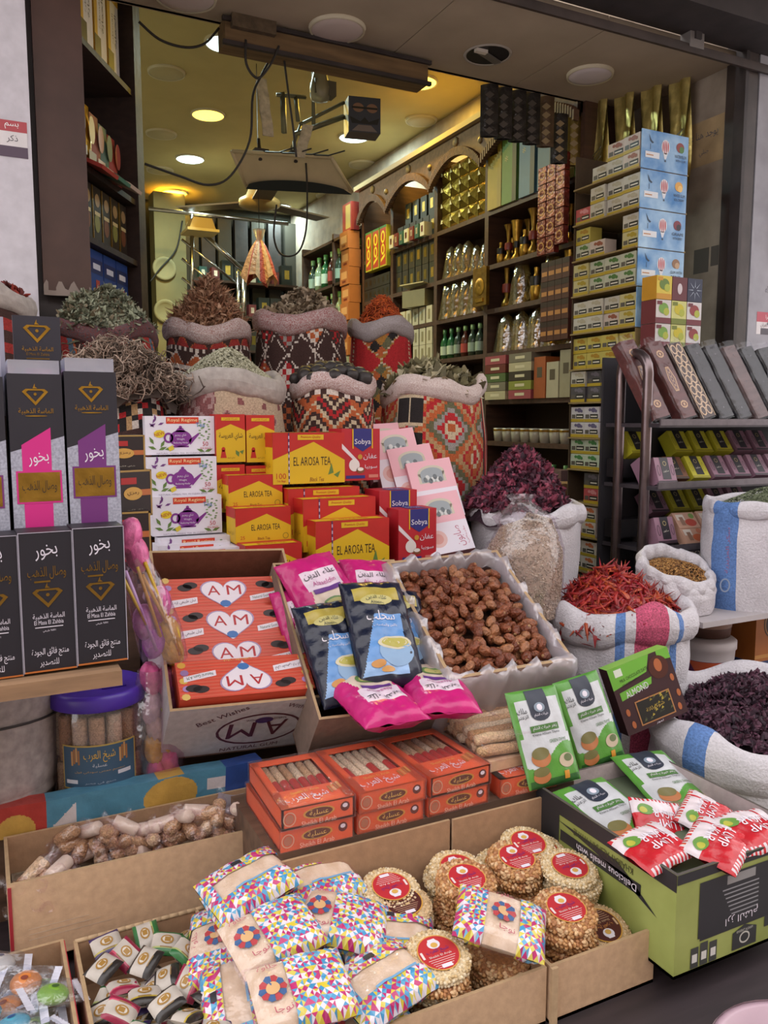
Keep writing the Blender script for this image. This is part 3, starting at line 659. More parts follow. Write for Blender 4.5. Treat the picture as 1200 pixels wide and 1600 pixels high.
# --- bay 2: cellophane packets, wrapped vases, statues, bottles
cg = gold('#c7a94e', .2)
pk = thing('cellophane_packet', 'gold packet', 'packet'); mb = MB()
mb.add([(-.045, 0, 0), (.045, 0, 0), (.045, 0, .085), (-.045, 0, .085), (0, -.03, .042)], [(0,1,4), (1,2,4), (2,3,4), (3,0,4)], cg); mb.add([(-.045, .03, 0), (.045, .03, 0), (.045, .03, .085), (-.045, .03, .085), (-.045, 0, 0), (.045, 0, 0), (.045, 0, .085), (-.045, 0, .085)], [(0,1,2,3), (4,5,1,0), (5,6,2,1), (6,7,3,2), (7,4,0,3)], cg); part(mb, 'body', pk)
mb = MB(); mb.add([(-.01, -.032, .03), (.015, -.032, .03), (.0, -.034, .055)], [(0,1,2)], ink('#efe2a8')); part(mb, 'bow', pk); pkk = Kind(pk)
for r in range(4):
    for c, y in enumerate(spread(5, 3.82, 4.31)): pkk.put(RW(y, 2.695+.088*r-(.0), SX+.03), f'gold cellophane packet, {ORD[c]} from the right, {ORD[r]} row up under the middle arch', 'gold cellophane packets')
for k, y in enumerate(spread(5, 3.84, 4.29)):
    wk.put(RW(y, 2.41, SX+.06) @ Matrix.Scale(.75 if k < 2 else .95, 4), f'small gold cup in clear wrap, {ORD[k]} from the right, under the gold packets', 'wrapped gold cups')
for k, y in enumerate(spread(4, 3.9, 4.3)):
    wk.put(RW(y, 2.18, SX+.05) @ Matrix.Scale(1.1, 4), f'large gold statue in crumpled clear wrap, {ORD[k]} from the right above the green bottles', 'wrapped gold statues')
def bottle(name, col, cap, lab):
    t = thing(name, name, 'bottle'); mb = MB()
    mb.lathe([(0, 0), (.026, 0), (.027, .09), (.02, .115), (.01, .13), (.01, .15)], mat(col, .2, 'glass', scale=8, amt=.2), n=14, cap=False); part(mb, 'glass_body', t)
    mb = MB(); mb.lathe([(.013, .148), (.013, .175), (0, .176)], mat(cap, .4), n=12, cap=False); part(mb, 'cap', t)
    mb = MB(); mb.lathe([(.0277, .025), (.0277, .075)], paper(lab), n=14, cap=False); part(mb, 'paper_label', t)
    return Kind(t)
bks = [bottle('oil_bottle', '#9fb089', '#5d8a48', '#dfe2d2'), bottle('oil_bottle', '#2f6a3c', '#3d6b35', '#c8d4b8'), bottle('oil_bottle', '#5d2f22', '#6d8a4c', '#b5463a'), bottle('oil_bottle', '#3a4a3a', '#6b8a52', '#9cae98')]
for k, y in enumerate(spread(8, 3.86, 4.47)[::-1]):
    lb = ['pale oil bottle with a green cap in the row on the wall shelf', 'green oil bottle in the row on the wall shelf', 'dark red oil bottle in the row on the wall shelf', 'dark green oil bottle with a grey label on the wall shelf'][[0,0,1,1,3,2,3,3][k]]
    bks[[0,0,1,1,3,2,3,3][k]].put(RW(y, 1.95, SX+.04), lb, 'oil bottles on the wall shelf')
# --- bay 3 and 4: perfume boxes
def pbox(c, g1, w=.075, h=.13):
    return box_kind('perfume_box', 'box', w, .06, h, paper(c), lambda mb: front(mb, w, .06, h).rect(-w*.22, -h*.2, w*.22, h*.25, gold(g1, .4)))
pa = [pbox('#262b25', '#b59a4a'), pbox('#33302a', '#8b7a3c'), pbox('#c8c4b0', '#7a4a42', .05, .08), pbox('#2f5a52', '#c8c4b0', .05, .08), pbox('#6e2d30', '#d6c8b8', .05, .08)]
for k, y in enumerate(spread(6, 4.36, 4.86)): pa[k % 2].put(RW(y, 2.69, SX+.05), f'dark perfume box with gold window, {ORD[k]} from the right, bottom row under the third arch', 'dark perfume boxes of the third arch')
for k, y in enumerate(spread(4, 4.40, 4.8)): pa[0].put(RW(y, 2.825, SX+.07), f'dark perfume box stacked on top, {ORD[k]} from the right under the third arch', 'upper perfume boxes of the third arch')
for k, y in enumerate(spread(7, 4.40, 4.88)): pa[2+k % 3].put(RW(y, 2.69, SX-.005), f'small coloured perfume box at the shelf edge, {ORD[k]} from the right under the third arch', 'small perfume boxes')
for r in range(2):
    for k, y in enumerate(spread(6, 4.36, 4.88)): pa[1 if (k+r) % 3 else 0].put(RW(y, 2.41+.132*r, SX+.05), f'black and gold box, {ORD[k]} from the right, {"upper" if r else "lower"} row below the third arch', 'black and gold boxes')
gg = box_kind('gift_pack', 'gift pack', .1, .05, .26, paper('#b8ae2e'), lambda mb: (front(mb, .1, .05, .26).rect(-.042, -.12, .042, .12, ink('#b03a20')).ring(0, .06, .03, .04, .014, ink('#e0d23a'), 2).ring(0, -.02, .026, .036, .014, ink('#e0d23a'), 2).poly([(-.03, -.1), (.03, -.07), (.03, -.05), (-.03, -.08)], ink('#e0d23a'), 2).rect(-.05, .115, .05, .13, ink('#2f7a34')).rect(-.05, -.13, -.044, .13, ink('#2f7a34'), 2)))
for k, y in enumerate((4.98, 5.09, 5.2)): gg.put(RW(y, 2.60-.0+.0, SX+.0), ['red, yellow and green gift pack nearest in the farthest arch', 'red, yellow and green gift pack in the middle of the farthest arch', 'red, yellow and green gift pack farthest back in the farthest arch'][k], 'gift packs of the farthest arch')
pm = pbox('#23221c', '#4d4630', .065, .075)
for r in range(4):
    for k, y in enumerate(spread(6, 4.93, 5.32)): pm.put(RW(y, 2.41-.23*(r//2)+.078*(r % 2), SX+.03), f'small black box, {ORD[k]} from the right, {ORD[r]} row in the farthest bay', 'small black boxes of the farthest bay')
# white boxes and a grey carton in the third bay
wb = box_kind('white_box', 'box', .07, .06, .1, paper('#c3bda6'), lambda mb: front(mb, .07, .06, .1).rect(-.012, -.03, .012, .03, ink('#8d8568')))
for k, y in enumerate(spread(6, 4.36, 4.88)): wb.put(RW(y, 2.18, SX+.03), f'small cream white box, {ORD[k]} from the right below the black and gold boxes', 'cream boxes of the third bay')
for r in range(2):
    for k in range(3): wb.put(RW(4.40+.085*k, 1.95+.102*r, SX+.03), f'cream white box, {ORD[k]} from the right, {"upper" if r else "lower"} row left of the oil bottles', 'cream boxes left of the bottles')
t = thing('open_carton', 'small grey carton with an open lid in the third bay', 'carton', RW(4.55, 2.285, SX+.02) @ T((0, 0, 0), rz=15)); mb = MB(); mb.box((0, 0, .05), (.2, .12, .1), paper('#8b8468')); part(mb, 'body', t); mb = MB(); mb.box((0, -.02, .125), (.21, .15, .006), paper('#a8a080'), T((0, 0, 0), rx=-8)); part(mb, 'lid', t)
# lower shelves near the tea column: coloured tea cartons, cups, jars
cc = [('cream', '#b9b08f'), ('dark', '#3d332a'), ('olive', '#8b9040'), ('pink', '#9d4a52'), ('red brown', '#6c2f28'), ('green', '#55683c'), ('grey', '#7c7564')]
for k in range(10):
    nm, c = cc[(k*3) % 7]; col = k % 2; r = k//2
    kb = box_kind('flat_carton', 'carton', .19, .12, .044, paper(c), lambda mb: front(mb, .19, .12, .044).rect(-.04, -.006, .04, .008, ink('#d8cfb0')))
    kb.put(RW(3.66-.22*col, 1.70+.046*r, SX+.04), f'{nm} flat carton, {ORD[r]} from the bottom of the {"far" if col == 0 else "near"} stack on the wall shelf', 'flat cartons on the wall shelf')
for k, (c, nm, h) in enumerate((('#a4562c', 'orange', .2), ('#b4ac92', 'cream', .17), ('#9d957a', 'grey', .22))):
    box_kind('upright_carton', 'carton', .09, .1, h, paper(c), lambda mb: front(mb, .09, .1, h).rect(-.02, 0, .02, .05, ink('#5a5040'))).put(RW(3.29-.1*k, 1.70, SX+.04), nm+' upright carton beside the stacked flat cartons', 'upright cartons on the wall shelf')
jar_ = thing('glass_cup', 'cup', 'cup'); mb = MB(); mb.lathe([(0, 0), (.025, 0), (.032, .07), (.029, .07), (.024, .01)], mat('#b9b3a2', .3, 'glaze', scale=20, amt=.1), n=14, cap=False); part(mb, 'bowl', jar_); mb = MB(); mb.lathe([(.0325, .055), (.033, .065)], gk, n=14, cap=False); part(mb, 'gold_rim', jar_); jk = Kind(jar_)
for r in range(2):
    for k, y in enumerate(spread(8, 3.1, 3.74)): jk.put(RW(y, 1.48, SX+.04+.09*r), f'pale cup with a gold rim, {ORD[k]} from the right, {"back" if r else "front"} row, lower wall shelf', 'cups on the lower wall shelf')
for k, y in enumerate(spread(7, 3.1, 3.74)): bks[k % 4].put(RW(y, 1.2, SX+.05), f'small bottle, {ORD[k]} from the right on the lowest wall shelf', 'bottles on the lowest wall shelf')
for k, y in enumerate((3.08, 3.17, 3.27)): box_kind('mauve_box', 'box', .07, .08, .16, paper('#6a5558'), lambda mb: front(mb, .07, .08, .16).rect(-.02, -.02, .02, .04, ink('#9d8a80'))).put(RW(y, 1.2, SX-.02), ['mauve box nearest the brown carton', 'mauve box second from the brown carton', 'mauve box farthest from the brown carton'][k]+' on the lowest wall shelf', 'mauve boxes')
for k, y in enumerate(spread(7, 2.86, 3.0)):
    bks[2 if k % 2 else 3].put(T((SX+.02+.05*(k % 3), y, 1.95+(-.0)), rz=-90), 'dark bottle behind the tea column', 'bottles behind the tea column')
mb = MB(); mb.box(((SX+SB)/2, 2.94, 1.938), (SB-SX, .16, .024), C_shelf); mb.box(((SX+SB)/2, 2.94, 1.688), (SB-SX, .16, .024), C_shelf); part(mb, 'shelf_board', ws_)
for k in range(5): wk.put(T((SX+.03+.05*(k % 3), 2.88+.03*k, 1.70), rz=-90), 'gold piece in clear wrap behind the tea column', 'wrapped pieces behind the tea column')
t = thing('brown_carton', 'plain brown carton on the floor shelf behind the hibiscus sack', 'carton', T((2.33, 3.05, 1.03), rz=-90)); mb = MB(); mb.box((0, 0, .14), (.3, .3, .28), board('#8a6a4e')); part(mb, 'body', t); mb = MB(); mb.box((0, 0, .281), (.3, .05, .002), mat('#a58a66', .3)); part(mb, 'tape', t)
mb = MB(); mb.box((2.3, 3.06, .53), (.36, .36, 1.0), wood('#3c2c22')); solo(mb, 'low_plinth', 'dark wooden plinth under the plain brown carton', 'plinth')
# --- shelves farther back
bs = thing('back_shelving', 'dark shelving of jars beyond the arched bays', 'shelving')
for z in (1.6, 1.95, 2.3, 2.62, 2.95):
    mb = MB(); mb.box((2.68, 6.0, z), (.3, 1.2, .02), C_shelf); part(mb, 'shelf_board', bs)
for y in (5.42, 5.95, 6.6):
    mb = MB(); mb.box((2.68, y, 1.5), (.3, .03, 3.0), C_shelf); part(mb, 'post', bs)
for z in (1.95, 2.3, 2.62):
    for k, y in enumerate(spread(8, 5.46, 6.55)):
        bks[(k*3+int(z*10)) % 4].put(RW(y, z+.01, 2.58) @ Matrix.Scale(1.5, 4), 'jar on the shelves beyond the arched bays', 'jars on the back shelving')
bw = thing('rear_shelving', 'dark shelving with small boxes along the back wall', 'shelving')
for z in (1.9, 2.2, 2.5, 2.8):
    mb = MB(); mb.box((2.25, 7.38, z), (.95, .28, .02), C_shelf); part(mb, 'shelf_board', bw)
    for k in range(8): pa[(k+int(z*10)) % 5].put(T((1.86+.11*k, 7.3, z+.01)) @ Matrix.Scale(1.35, 4), f'small box, {ORD[k]} from the left on the {ORD[int(round((z-1.9)/.3))]} back wall shelf from below', 'boxes along the back wall')
ob = box_kind('orange_box', 'box', .14, .09, .12, paper('#b06c3c'), lambda mb: front(mb, .14, .09, .12).rect(-.05, -.02, .05, .03, ink('#d8a472')).rect(-.03, -.045, .03, -.03, ink('#7a3020')))
for k in range(7): ob.put(RW(5.46, 2.05+.123*k, SX-.05+.01*(k % 2)), f'orange carton, {ORD[k]} from the bottom of the column ending the arched shelving' if k < 6 else 'topmost orange carton of the column at the end of the arched shelving', 'orange cartons')
box_kind('red_box', 'box', .15, .06, .19, paper('#8a2a26'), lambda mb: front(mb, .15, .06, .19).rect(-.02, -.08, .06, .08, ink('#a89a5a'))).put(RW(5.46, 2.915, SX-.04), 'red box standing on top of the column of orange cartons')

# ================================================================== column of small tea boxes in blue display cartons
CX0, CX1, CY0, CY1 = 2.275, 2.51, 2.42, 2.79
CZ = [2.672, 2.529, 2.386, 2.242, 2.099, 1.946, 1.799, 1.662, 1.516, 1.383, 1.242, 1.103, .956]
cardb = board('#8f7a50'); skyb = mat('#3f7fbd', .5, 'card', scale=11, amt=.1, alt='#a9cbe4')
def tea_kind(c, fruit):
    w, h = .087, .062
    def d(mb):
        f = front(mb, w, .06, h)
        f.rect(-w/2, -h/2, w/2, -h*.30, ink('#ad9426')); f.rect(-w*.1, -h*.26, w*.44, h*.02, ink('#1e1d1c'), 2); f.rect(-w*.42, -h*.26, -w*.16, h*.0, ink('#55504a'), 2)
        f.rect(-w*.05, -h*.17, w*.38, -h*.09, ink('#d6d0c4'), 3); f.ell(w*.12, h*.28, w*.16, h*.15, ink(fruit), 2); f.ell(-w*.12, h*.3, w*.1, h*.1, ink(fruit), 2); f.ell(w*.3, h*.22, w*.08, h*.1, ink(fruit), 3)
    return box_kind('small_tea_box', 'tea box', w, .06, h, paper(c), d, faces={'T': paper('#ad9426')})
tk_ = {'w': tea_kind('#bbb6a8', '#a89f88'), 'r': tea_kind('#c0b0a4', '#8a4a38'), 'y': tea_kind('#b9b07c', '#a08c28'), 'g': tea_kind('#b4b6a0', '#446e34'), 'o': tea_kind('#b5a650', '#a07818'), 'k': tea_kind('#4b484c', '#6a6470'), 'v': tea_kind('#c4c0c4', '#5d5578'), 'n': tea_kind('#b9c6b0', '#3c7a40'), 'R': tea_kind('#a4303a', '#c9848a'), 'p': tea_kind('#c6bcb4', '#c06a40'), 'K': tea_kind('#b0474e', '#c9848a')}
names = {'w': 'white', 'r': 'reddish', 'y': 'pale yellow', 'g': 'green leaf', 'o': 'yellow', 'k': 'black', 'v': 'violet berry', 'n': 'mint green', 'R': 'red', 'p': 'orange fruit', 'K': 'plain rose'}
# from the far side (left) to the near side (right), upper row / lower row; '.' is a gap
LAY = [('..rr', '.wwr'), ('.www', 'Kwww'), ('o..w', 'gr.y'), ('yggg', 'yggg'), ('wwwy', 'wwry'), ('oooo', 'oooo'), ('wkkk', 'kkkk'), ('vvpv', 'vvpv'), ('nnon', 'nnnn'), ('.kpR', '.Kww'), ('RpRR', 'RpRR'), ('wppw', 'wpww')]
for i, (u, lo) in enumerate(LAY):
    zt, zb = CZ[i], CZ[i+1]; h = zt-zb; blue = i < 4 or i == 4
    t = thing('display_carton', f'{"sky blue balloon-print" if i < 4 else "shallow brown"} display carton, {ORD[i]} from the top of the tea column', 'carton', T((0, 0, 0)), 'display cartons of the tea column')
    mb = MB(); xc, yc = (CX0+CX1)/2, (CY0+CY1)/2
    mb.box((xc, yc, zb+.003), (CX1-CX0+.02, CY1-CY0, .006), cardb); part(mb, 'base', t)
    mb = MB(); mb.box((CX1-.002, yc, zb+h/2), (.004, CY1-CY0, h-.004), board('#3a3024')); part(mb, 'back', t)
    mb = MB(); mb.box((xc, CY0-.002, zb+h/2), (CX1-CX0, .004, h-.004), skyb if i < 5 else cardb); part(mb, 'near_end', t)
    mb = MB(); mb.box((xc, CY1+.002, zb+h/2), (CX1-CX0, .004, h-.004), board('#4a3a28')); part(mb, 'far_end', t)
    if i < 4:
        mb = MB(); f = Print(mb, (xc, CY0-.004, zb+h/2), (1,0,0), (0,0,1)); wht = ink('#d9dde2')
        f.ell(0, .018, .021, .026, wht, 2)
        for k in range(4): f.ell(-.0125+.0085*k, .018, .0028, .024 if 0 < k < 3 else .019, ink('#b5343c'), 3)
        f.poly([(-.012, -.004), (.012, -.004), (.004, -.026), (-.004, -.026)], wht, 2); f.rect(-.004, -.036, .004, -.029, ink('#3a4a60'), 3)
        f.rect(-.1, -.03, -.03, -.008, wht, 3); f.rect(-.095, -.022, -.06, -.018, ink('#b5804a'), 4)
        f.poly([(-.085, .055), (-.078, .03), (-.066, .022), (-.06, .026), (-.072, .034)], ink('#27394e'), 3); f.rect(-.077, .0, -.075, .02, ink('#27394e'), 3)
        part(mb, 'balloon_print', t); mb = MB(); f = Print(mb, (xc, CY0-.004, zb+h/2), (1,0,0), (0,0,1))
        fr = ['#8a3a34', '#d8a24a', '#7a2d3c', '#8d6a4c'][i]; f.ell(.075, .025, .02, .018, ink(fr), 3); f.ell(.082, .018, .012, .012, ink(['#4c7a3a', '#e8c070', '#2e2430', '#b99a78'][i]), 4)
        f.text(['WATERMELON', 'WHITE GUM', 'GRAPE', 'GUM WITH'][i], .078, -.008, .011, ink('#27303a'), width=.06); f.text(['WITH GUM', 'ICE CREAM', 'WITH BERRY', 'MINT'][i], .078, -.024, .009, ink('#27303a'), width=.05)
        part(mb, 'flavour_print', t)
    for r, row in enumerate((lo, u)):
        for c, ch in enumerate(row):
            if ch == '.': continue
            y = CY1-.0465-.0915*c
            tk_[ch].put(T((CX0+.03+.004*((c*5+r*3+i) % 3), y, zb+.007+.0635*r), rz=-90+((c*7+i*3) % 5-2)), f'small {names[ch]} tea box {ORD[c]} from left, {"upper" if r else "lower"} row of {ORD[i]} carton from top', 'small boxes of the tea column')
mb = MB(); mb.box((2.4, 2.6, .46), (.3, .42, .97), wood('#4a382a')); solo(mb, 'tea_plinth', 'dark wooden plinth carrying the tea column', 'plinth')
# tobacco boxes stacked in front of the blue cartons
def hook(c, fruit, band):
    def d(mb):
        f = front(mb, .075, .075, .085); f.rect(-.0375, -.0425, .0375, -.022, ink(band)); f.ell(.0, .012, .024, .02, ink(fruit), 2); f.ell(.014, .0, .014, .014, ink('#a8b03a'), 3); f.rect(-.033, .025, -.008, .038, ink(band), 3)
    return box_kind('fruit_box', 'box', .075, .075, .085, paper(c), d, faces={'L': paper(band)})
hk = [hook('#c9c4c0', '#6f9a3c', '#6b2430'), hook('#c8c87a', '#c2b41e', '#6f7a24'), hook('#cdc9c9', '#8a2f30', '#6b2430')]
star = box_kind('fruit_box', 'box', .075, .075, .085, paper('#1d2742'), lambda mb: [front(mb, .075, .075, .085).poly([(.036*math.cos(a-.12)*.3, .036*math.sin(a-.12)*.3), (.038*math.cos(a), .038*math.sin(a)), (.036*math.cos(a+.12)*.3, .036*math.sin(a+.12)*.3)], ink('#b9c4d4')) for a in [k*pi/4 for k in range(8)]])
mar = box_kind('fruit_box', 'box', .075, .075, .085, paper('#5d1f28'), lambda mb: front(mb, .075, .075, .085).ell(0, 0, .012, .02, ink('#c8bcc0')))
yel = hook('#cdb840', '#5d7a2c', '#c08a1e')
hx0 = 2.31
G3 = [[hk[0], hk[1], hk[2]], [hk[0], hk[1], hk[2]], [yel, mar, star]]
for r in range(3):
    for c in range(3):
        nm = ['green fruit', 'lemon', 'red fruit'][c] if r < 2 else ['yellow', 'maroon', 'dark blue starburst'][c]
        G3[r][c].put(T((hx0+.078*c, 2.35, 1.865+.087*r)), f'{nm} box in the {["bottom", "middle", "top"][r]} row of the stack before the blue cartons', 'fruit boxes before the tea column')
mb = MB(); mb.box((2.4, 2.35, .93), (.26, .09, 1.865), wood('#3a2c26')); solo(mb, 'narrow_stand', 'narrow dark stand under the stacked fruit boxes', 'stand')
# ================================================================== sacks
def ksack(name, label, cx, cy, r, ztop, height, pick, rimm, seed=0, rim=.032, nu=220, nv=80, ell=1.0, lean=0.0, square=.0, droop=.007, grp='patterned woven sacks', inner=None):
    """patterned cloth sack with a rolled-down rim; pick(s, t) gives the cloth colour at s metres round (0 = towards the camera), t metres up"""
    t = thing(name, label, 'sack', T((cx, cy, ztop-height)), grp)
    face = math.degrees(math.atan2(cx, cy))          # where the camera stands, seen from the sack
    a0 = math.radians(270-face)
    def rad(a, v):
        k = .93+.10*math.sin(pi*min(1, v*.9+.12))-.03*v
        sq = 1+square*(math.cos(4*(a-a0-pi/4))*-.5)
        return r*k*sq*(1+.018*wob(a*2, v*4, seed)+.008*math.sin(a*17+v*6+seed))
    def fn(u, v):
        a = a0-pi+2*pi*u; q = rad(a, v)
        return (q*math.cos(a)+lean*v, q*math.sin(a)*ell, height*v-.012*math.sin(a*3+seed)*v)
    mb = MB(); mb.grid(fn, nu, nv, None, wrapu=True, pick=lambda u, v: pick((u-.5)*2*pi*r, v*height)); part(mb, 'woven_body', t)
    mb = MB()
    def rf(u, v):
        a = a0-pi+2*pi*u; q = rad(a, 1.0)+.004; w = 2*pi*v
        dz = -.012*math.sin(a*3+seed)+droop*wob(a*1.5, 0, seed+2)
        th = rim*(1+.14*wob(a*3, 1, seed+5))
        rr = q-.006+th*.55*math.cos(w)*(1+.2*math.sin(a*9+seed)); return (rr*math.cos(a)+lean, rr*math.sin(a)*ell, height+dz+th*math.sin(w)*1.05)
    mb.grid(rf, 72, 10, rimm, wrapu=True); part(mb, 'rolled_rim', t)
    return t
def heap(name, label, cx, cy, z, rx, ry, h, tm, n, size, cols, base, seed=1, tilt=.5, power=1.7, lump=.03, rough=.8, cat=None, jit=.3, sink=0, edge=.97, basedrop=-.03):
    rng = random.Random(seed); ms = [mat(c, rough, 'herb', scale=60, amt=.25) for c in cols]
    P, N = dome(n, rx, ry, h, rng, power, lump, seed, edge)
    mb = scatter(tm, P, N, size, ms, rng, tilt, jit, sink); mound(mb, rx, ry, h, mat(base, .95, 'herb', scale=90, amt=.4, bump=.6), power, lump, seed, base=basedrop)
    return solo(mb, name, label, cat or 'herbs', T((cx, cy, z)), None, 'stuff')
K = lambda *c: [cloth(x) for x in c]
brn, red_, wht_, org_, blk_, tan_, gry_, blu_ = K('#3a2420', '#8e2a26', '#c7bcb2', '#a8552c', '#1f1a1a', '#a4835c', '#8a8580', '#4a5c6c')
crm, dred, gld, mau, bei, rose, olv = K('#b8a88c', '#a32024', '#9a6a2c', '#7a4a4a', '#ad9a82', '#9d7f7c', '#5b5a40')
rimA = cloth('#b09a92', '#cfc4c0'); rimB = cloth('#9a6e66', '#cfc6c4'); rimC = cloth('#8d8382', '#a8a0a2'); rimG = mat('#a29a94', .95, 'cloth', scale=50, amt=.15, bump=.4)
q = lambda x, s: math.floor(x/s)*s
def dia(s, t, cs, ct, st=.008):
    s2, t2 = q(s, st)+st/2, q(t, st)+st/2
    a = abs(((s2/cs) % 1)-.5)*2; b = abs(((t2/ct) % 1)-.5)*2; return a+b, int(math.floor(s2/cs)), int(math.floor(t2/ct))
def pat3(s, t):
    f = t % .16
    if f < .012 or .05 < f < .06: return wht_ if int(s/.012) % 2 else brn
    if f < .05:
        d = abs(((s/.07) % 1)-.5)*2; return red_ if f-.012 < .038*(1-d) else (org_ if f-.012 < .05*(1-d) else brn)
    if .06 < f < .10: return brn
    if f < .112: return wht_
    d = abs(((s/.09) % 1)-.5)*2; return org_ if (f-.112) < .05*(1-d)*.8 else (wht_ if (f-.112) < .05*(1-d) else brn)
def pat4(s, t):
    d, i, j = dia(s, t, .105, .15, .006)
    if abs(((s+.0525)/.21) % 1-.5) < .02 and int(t/.01) % 2: return wht_
    if d > 1.12: return brn
    if d > .98: return wht_ if (int(s/.006)+int(t/.006)) % 3 else brn
    if d > .74: return brn
    sub = (int(math.floor(s/.018))+int(math.floor(t/.02))) % 2
    c = [org_, dred, gry_][(i+j) % 3]
    return c if sub else ([wht_, brn, red_][(i+2*j) % 3])
def pat5(s, t):
    d, i, j = dia(s+.11, t+.02, .22, .23, .009)
    if abs(abs(s)-.145) < .005: return crm if int(t/.008) % 2 else dred
    if abs(s) > .12 or d > 1.0: return dred
    if d > .9: return crm if int(t/.009) % 2 else gld
    return [blk_, gld, org_, olv][(int(math.floor((s+t)/.055))+2*int(math.floor((s-t)/.055))) % 4]
def pat6(s, t):
    if s < -.03:
        k = math.sin(s*170)*math.sin(t*150)+.6*math.sin(s*90+t*60); return mau if k > -.25 else rose
    k = math.sin(s*75+1)*math.sin(t*80+.5); return mau if k > .72 else (rose if k > .66 else bei)
def pat7(s, t):
    z = abs(((q(s, .01)/.13) % 1)-.5)*.13; f = ((t+q(z, .01)*1.1)/.1) % 1
    if t > .46: return brn if int(s/.02) % 2 else wht_
    c = [brn, org_, crm, brn, dred, brn, crm][int(f*7)]
    d = abs(((q(s, .01)/.18) % 1)-.5)*2; g = abs(((t-.04)/.17) % 1-.5)*2
    if d+g < .55: return org_ if d+g > .25 else brn
    return c
def pat8(s, t):
    d, i, j = dia(s+.02, t, .17, .19, .012)
    if -.13 < s < -.03 and .0 < ((t+.06) % .17) < .15: 
        a = (s+.13) % .05
        if a < .006 or ((t+.06) % .085) < .008: return crm
        return blk_ if int((s+.13)/.05) == int(((t+.06) % .17)/.085) or int((s+.13)/.05) == 1 else dred
    if s > .21: return [blk_, dred, crm][int(s/.014) % 3]
    k = int(d*5.2)
    return [org_, crm, dred, gry_, olv, org_, tan_, dred][(k+abs(i)) % 8]
def pat1(s, t):
    f = ((s+.35*t)/.10) % 1; return red_ if f < .38 else (blu_ if f < .6 else (org_ if f < .66 else brn))
def pat2(s, t):
    f = t % .24
    if f > .16: return brn if f > .18 or int(s/.03) % 2 else org_
    i, j = int(math.floor(s/.0175)), int(math.floor(t/.016)); k = (i+(j//2) % 2) % 4
    return [dred, blk_, tan_, wht_][k] if (i+j) % 3 else blk_

def edge_pos(pl, prr, py, Y):
    a, b = at(pl, py, Y=Y), at(prr, py, Y=Y); c = at((pl+prr)/2, py, Y=Y); return c, px_len((prr-pl)/2, c)
# back row
c3, r3 = edge_pos(255, 396, 522, 2.95); ksack('herb_sack', 'dark banded woven sack with orange triangles, leftmost of the back row', c3.x, c3.y, r3*.97, 1.90, .55, pat3, rimB, 1)
c4, r4 = edge_pos(394, 546, 505, 2.93); ksack('herb_sack', 'dark woven sack with white edged diamonds in the middle of the back row', c4.x, c4.y, r4*.97, 1.945, .56, pat4, cloth('#8c3a3a', '#c0b6b4'), 2, rim=.036)
c5, r5 = edge_pos(544, 647, 510, 2.88); ksack('herb_sack', 'red woven sack with a large stepped diamond right in the back row', c5.x, c5.y, r5*.98, 1.935, .56, pat5, rimC, 3, rim=.034)
# front row
c6, r6 = edge_pos(260, 450, 605, 2.42); ksack('seed_sack', 'faded floral sack with a thick grey rim in the front row', c6.x, c6.y, r6*.98, 1.695, .5, pat6, rimG, 4, rim=.036, ell=.8)
c7, r7 = edge_pos(449, 590, 605, 2.42); ksack('lime_sack', 'orange and brown zigzag sack full of black limes', c7.x, c7.y, r7*.98, 1.70, .5, pat7, rimB, 5, rim=.026)
c8, r8 = edge_pos(590, 762, 600, 2.38); ksack('leaf_sack', 'large orange and red patchwork sack nearest the wall shelves', c8.x, c8.y, r8*.97, 1.69, .40, pat8, rimA, 6, rim=.032, droop=.02, square=.04)
# left
c1, r1 = edge_pos(78, 252, 505, 2.60); ksack('leaf_sack', 'red and blue striped sack below the side shelf', c1.x, c1.y, r1*.93, 1.85, .5, pat1, pat1 and cloth('#6f3430', '#4a4a50'), 7, rim=.026, ell=.62)
c2, r2 = edge_pos(100, 262, 610, 2.36); ksack('root_sack', 'red, black and white woven sack behind the black incense boxes', c2.x+.01, c2.y, r2*.95, 1.66, .57, pat2, cloth('#4a3028', '#6d4a3c'), 8, rim=.02, ell=.8)
c0 = at(5, 495, Y=2.45); ksack('chilli_sack', 'dark sack with a plain beige rim at the left picture edge', c0.x-.06, c0.y, .14, 1.90, .5, lambda s, t: brn if int(t/.03) % 2 else red_, rimG, 9, rim=.03)

RG = random.Random(3)
leafT = [strip(3, .22, .12), strip(3, .16, .25, 1.0, 1.2), strip(2, .28, -.1)]
chipT = [strip(2, .34, .2), strip(2, .26, -.2, .8), strip(3, .3, .3, 1.0, .9)]
heap('dried_leaves', 'heap of crumbled grey green leaves in the striped sack', c1.x, c1.y, 1.85, r1*.86, r1*.54, .15, leafT, 2200, .038, ['#747a66', '#929880', '#5e6250', '#a2a48e', '#7c705a'], '#5d5e4a', 11, .6, 1.3)
huskT = [strip(6, .10, .5, 1.0, 3.6), strip(6, .08, -.4, 1.1, -3.0), strip(5, .14, .5, .8, 1.5), strip(6, .06, .6, 1.2, 2.0)]
heap('dried_husks', 'tall heap of tan curled husks in the dark banded sack', c3.x, c3.y, 1.90, r3*.82, r3*.78, .185, huskT, 2400, .055, ['#9d7156', '#b58c6c', '#7c5640', '#8a6048', '#c09c80'], '#5a3f30', 12, .9, 1.35)
heap('dried_peel', 'heap of brown grey leaf chips in the diamond sack', c4.x, c4.y, 1.955, r4*.85, r4*.85, .105, chipT, 1500, .045, ['#8c7a62', '#a3937a', '#6c5c4a', '#b0a08a', '#7a6a56'], '#4a3d30', 13, .55, 1.6)
shredT = [ctube([(-.5, 0, 0), (0, .08, .05), (.5, 0, 0)], [.06, .09, .04], 4), ctube([(-.4, 0, 0), (0, -.1, .05), (.5, .05, .1)], [.05, .08, .03], 4)]
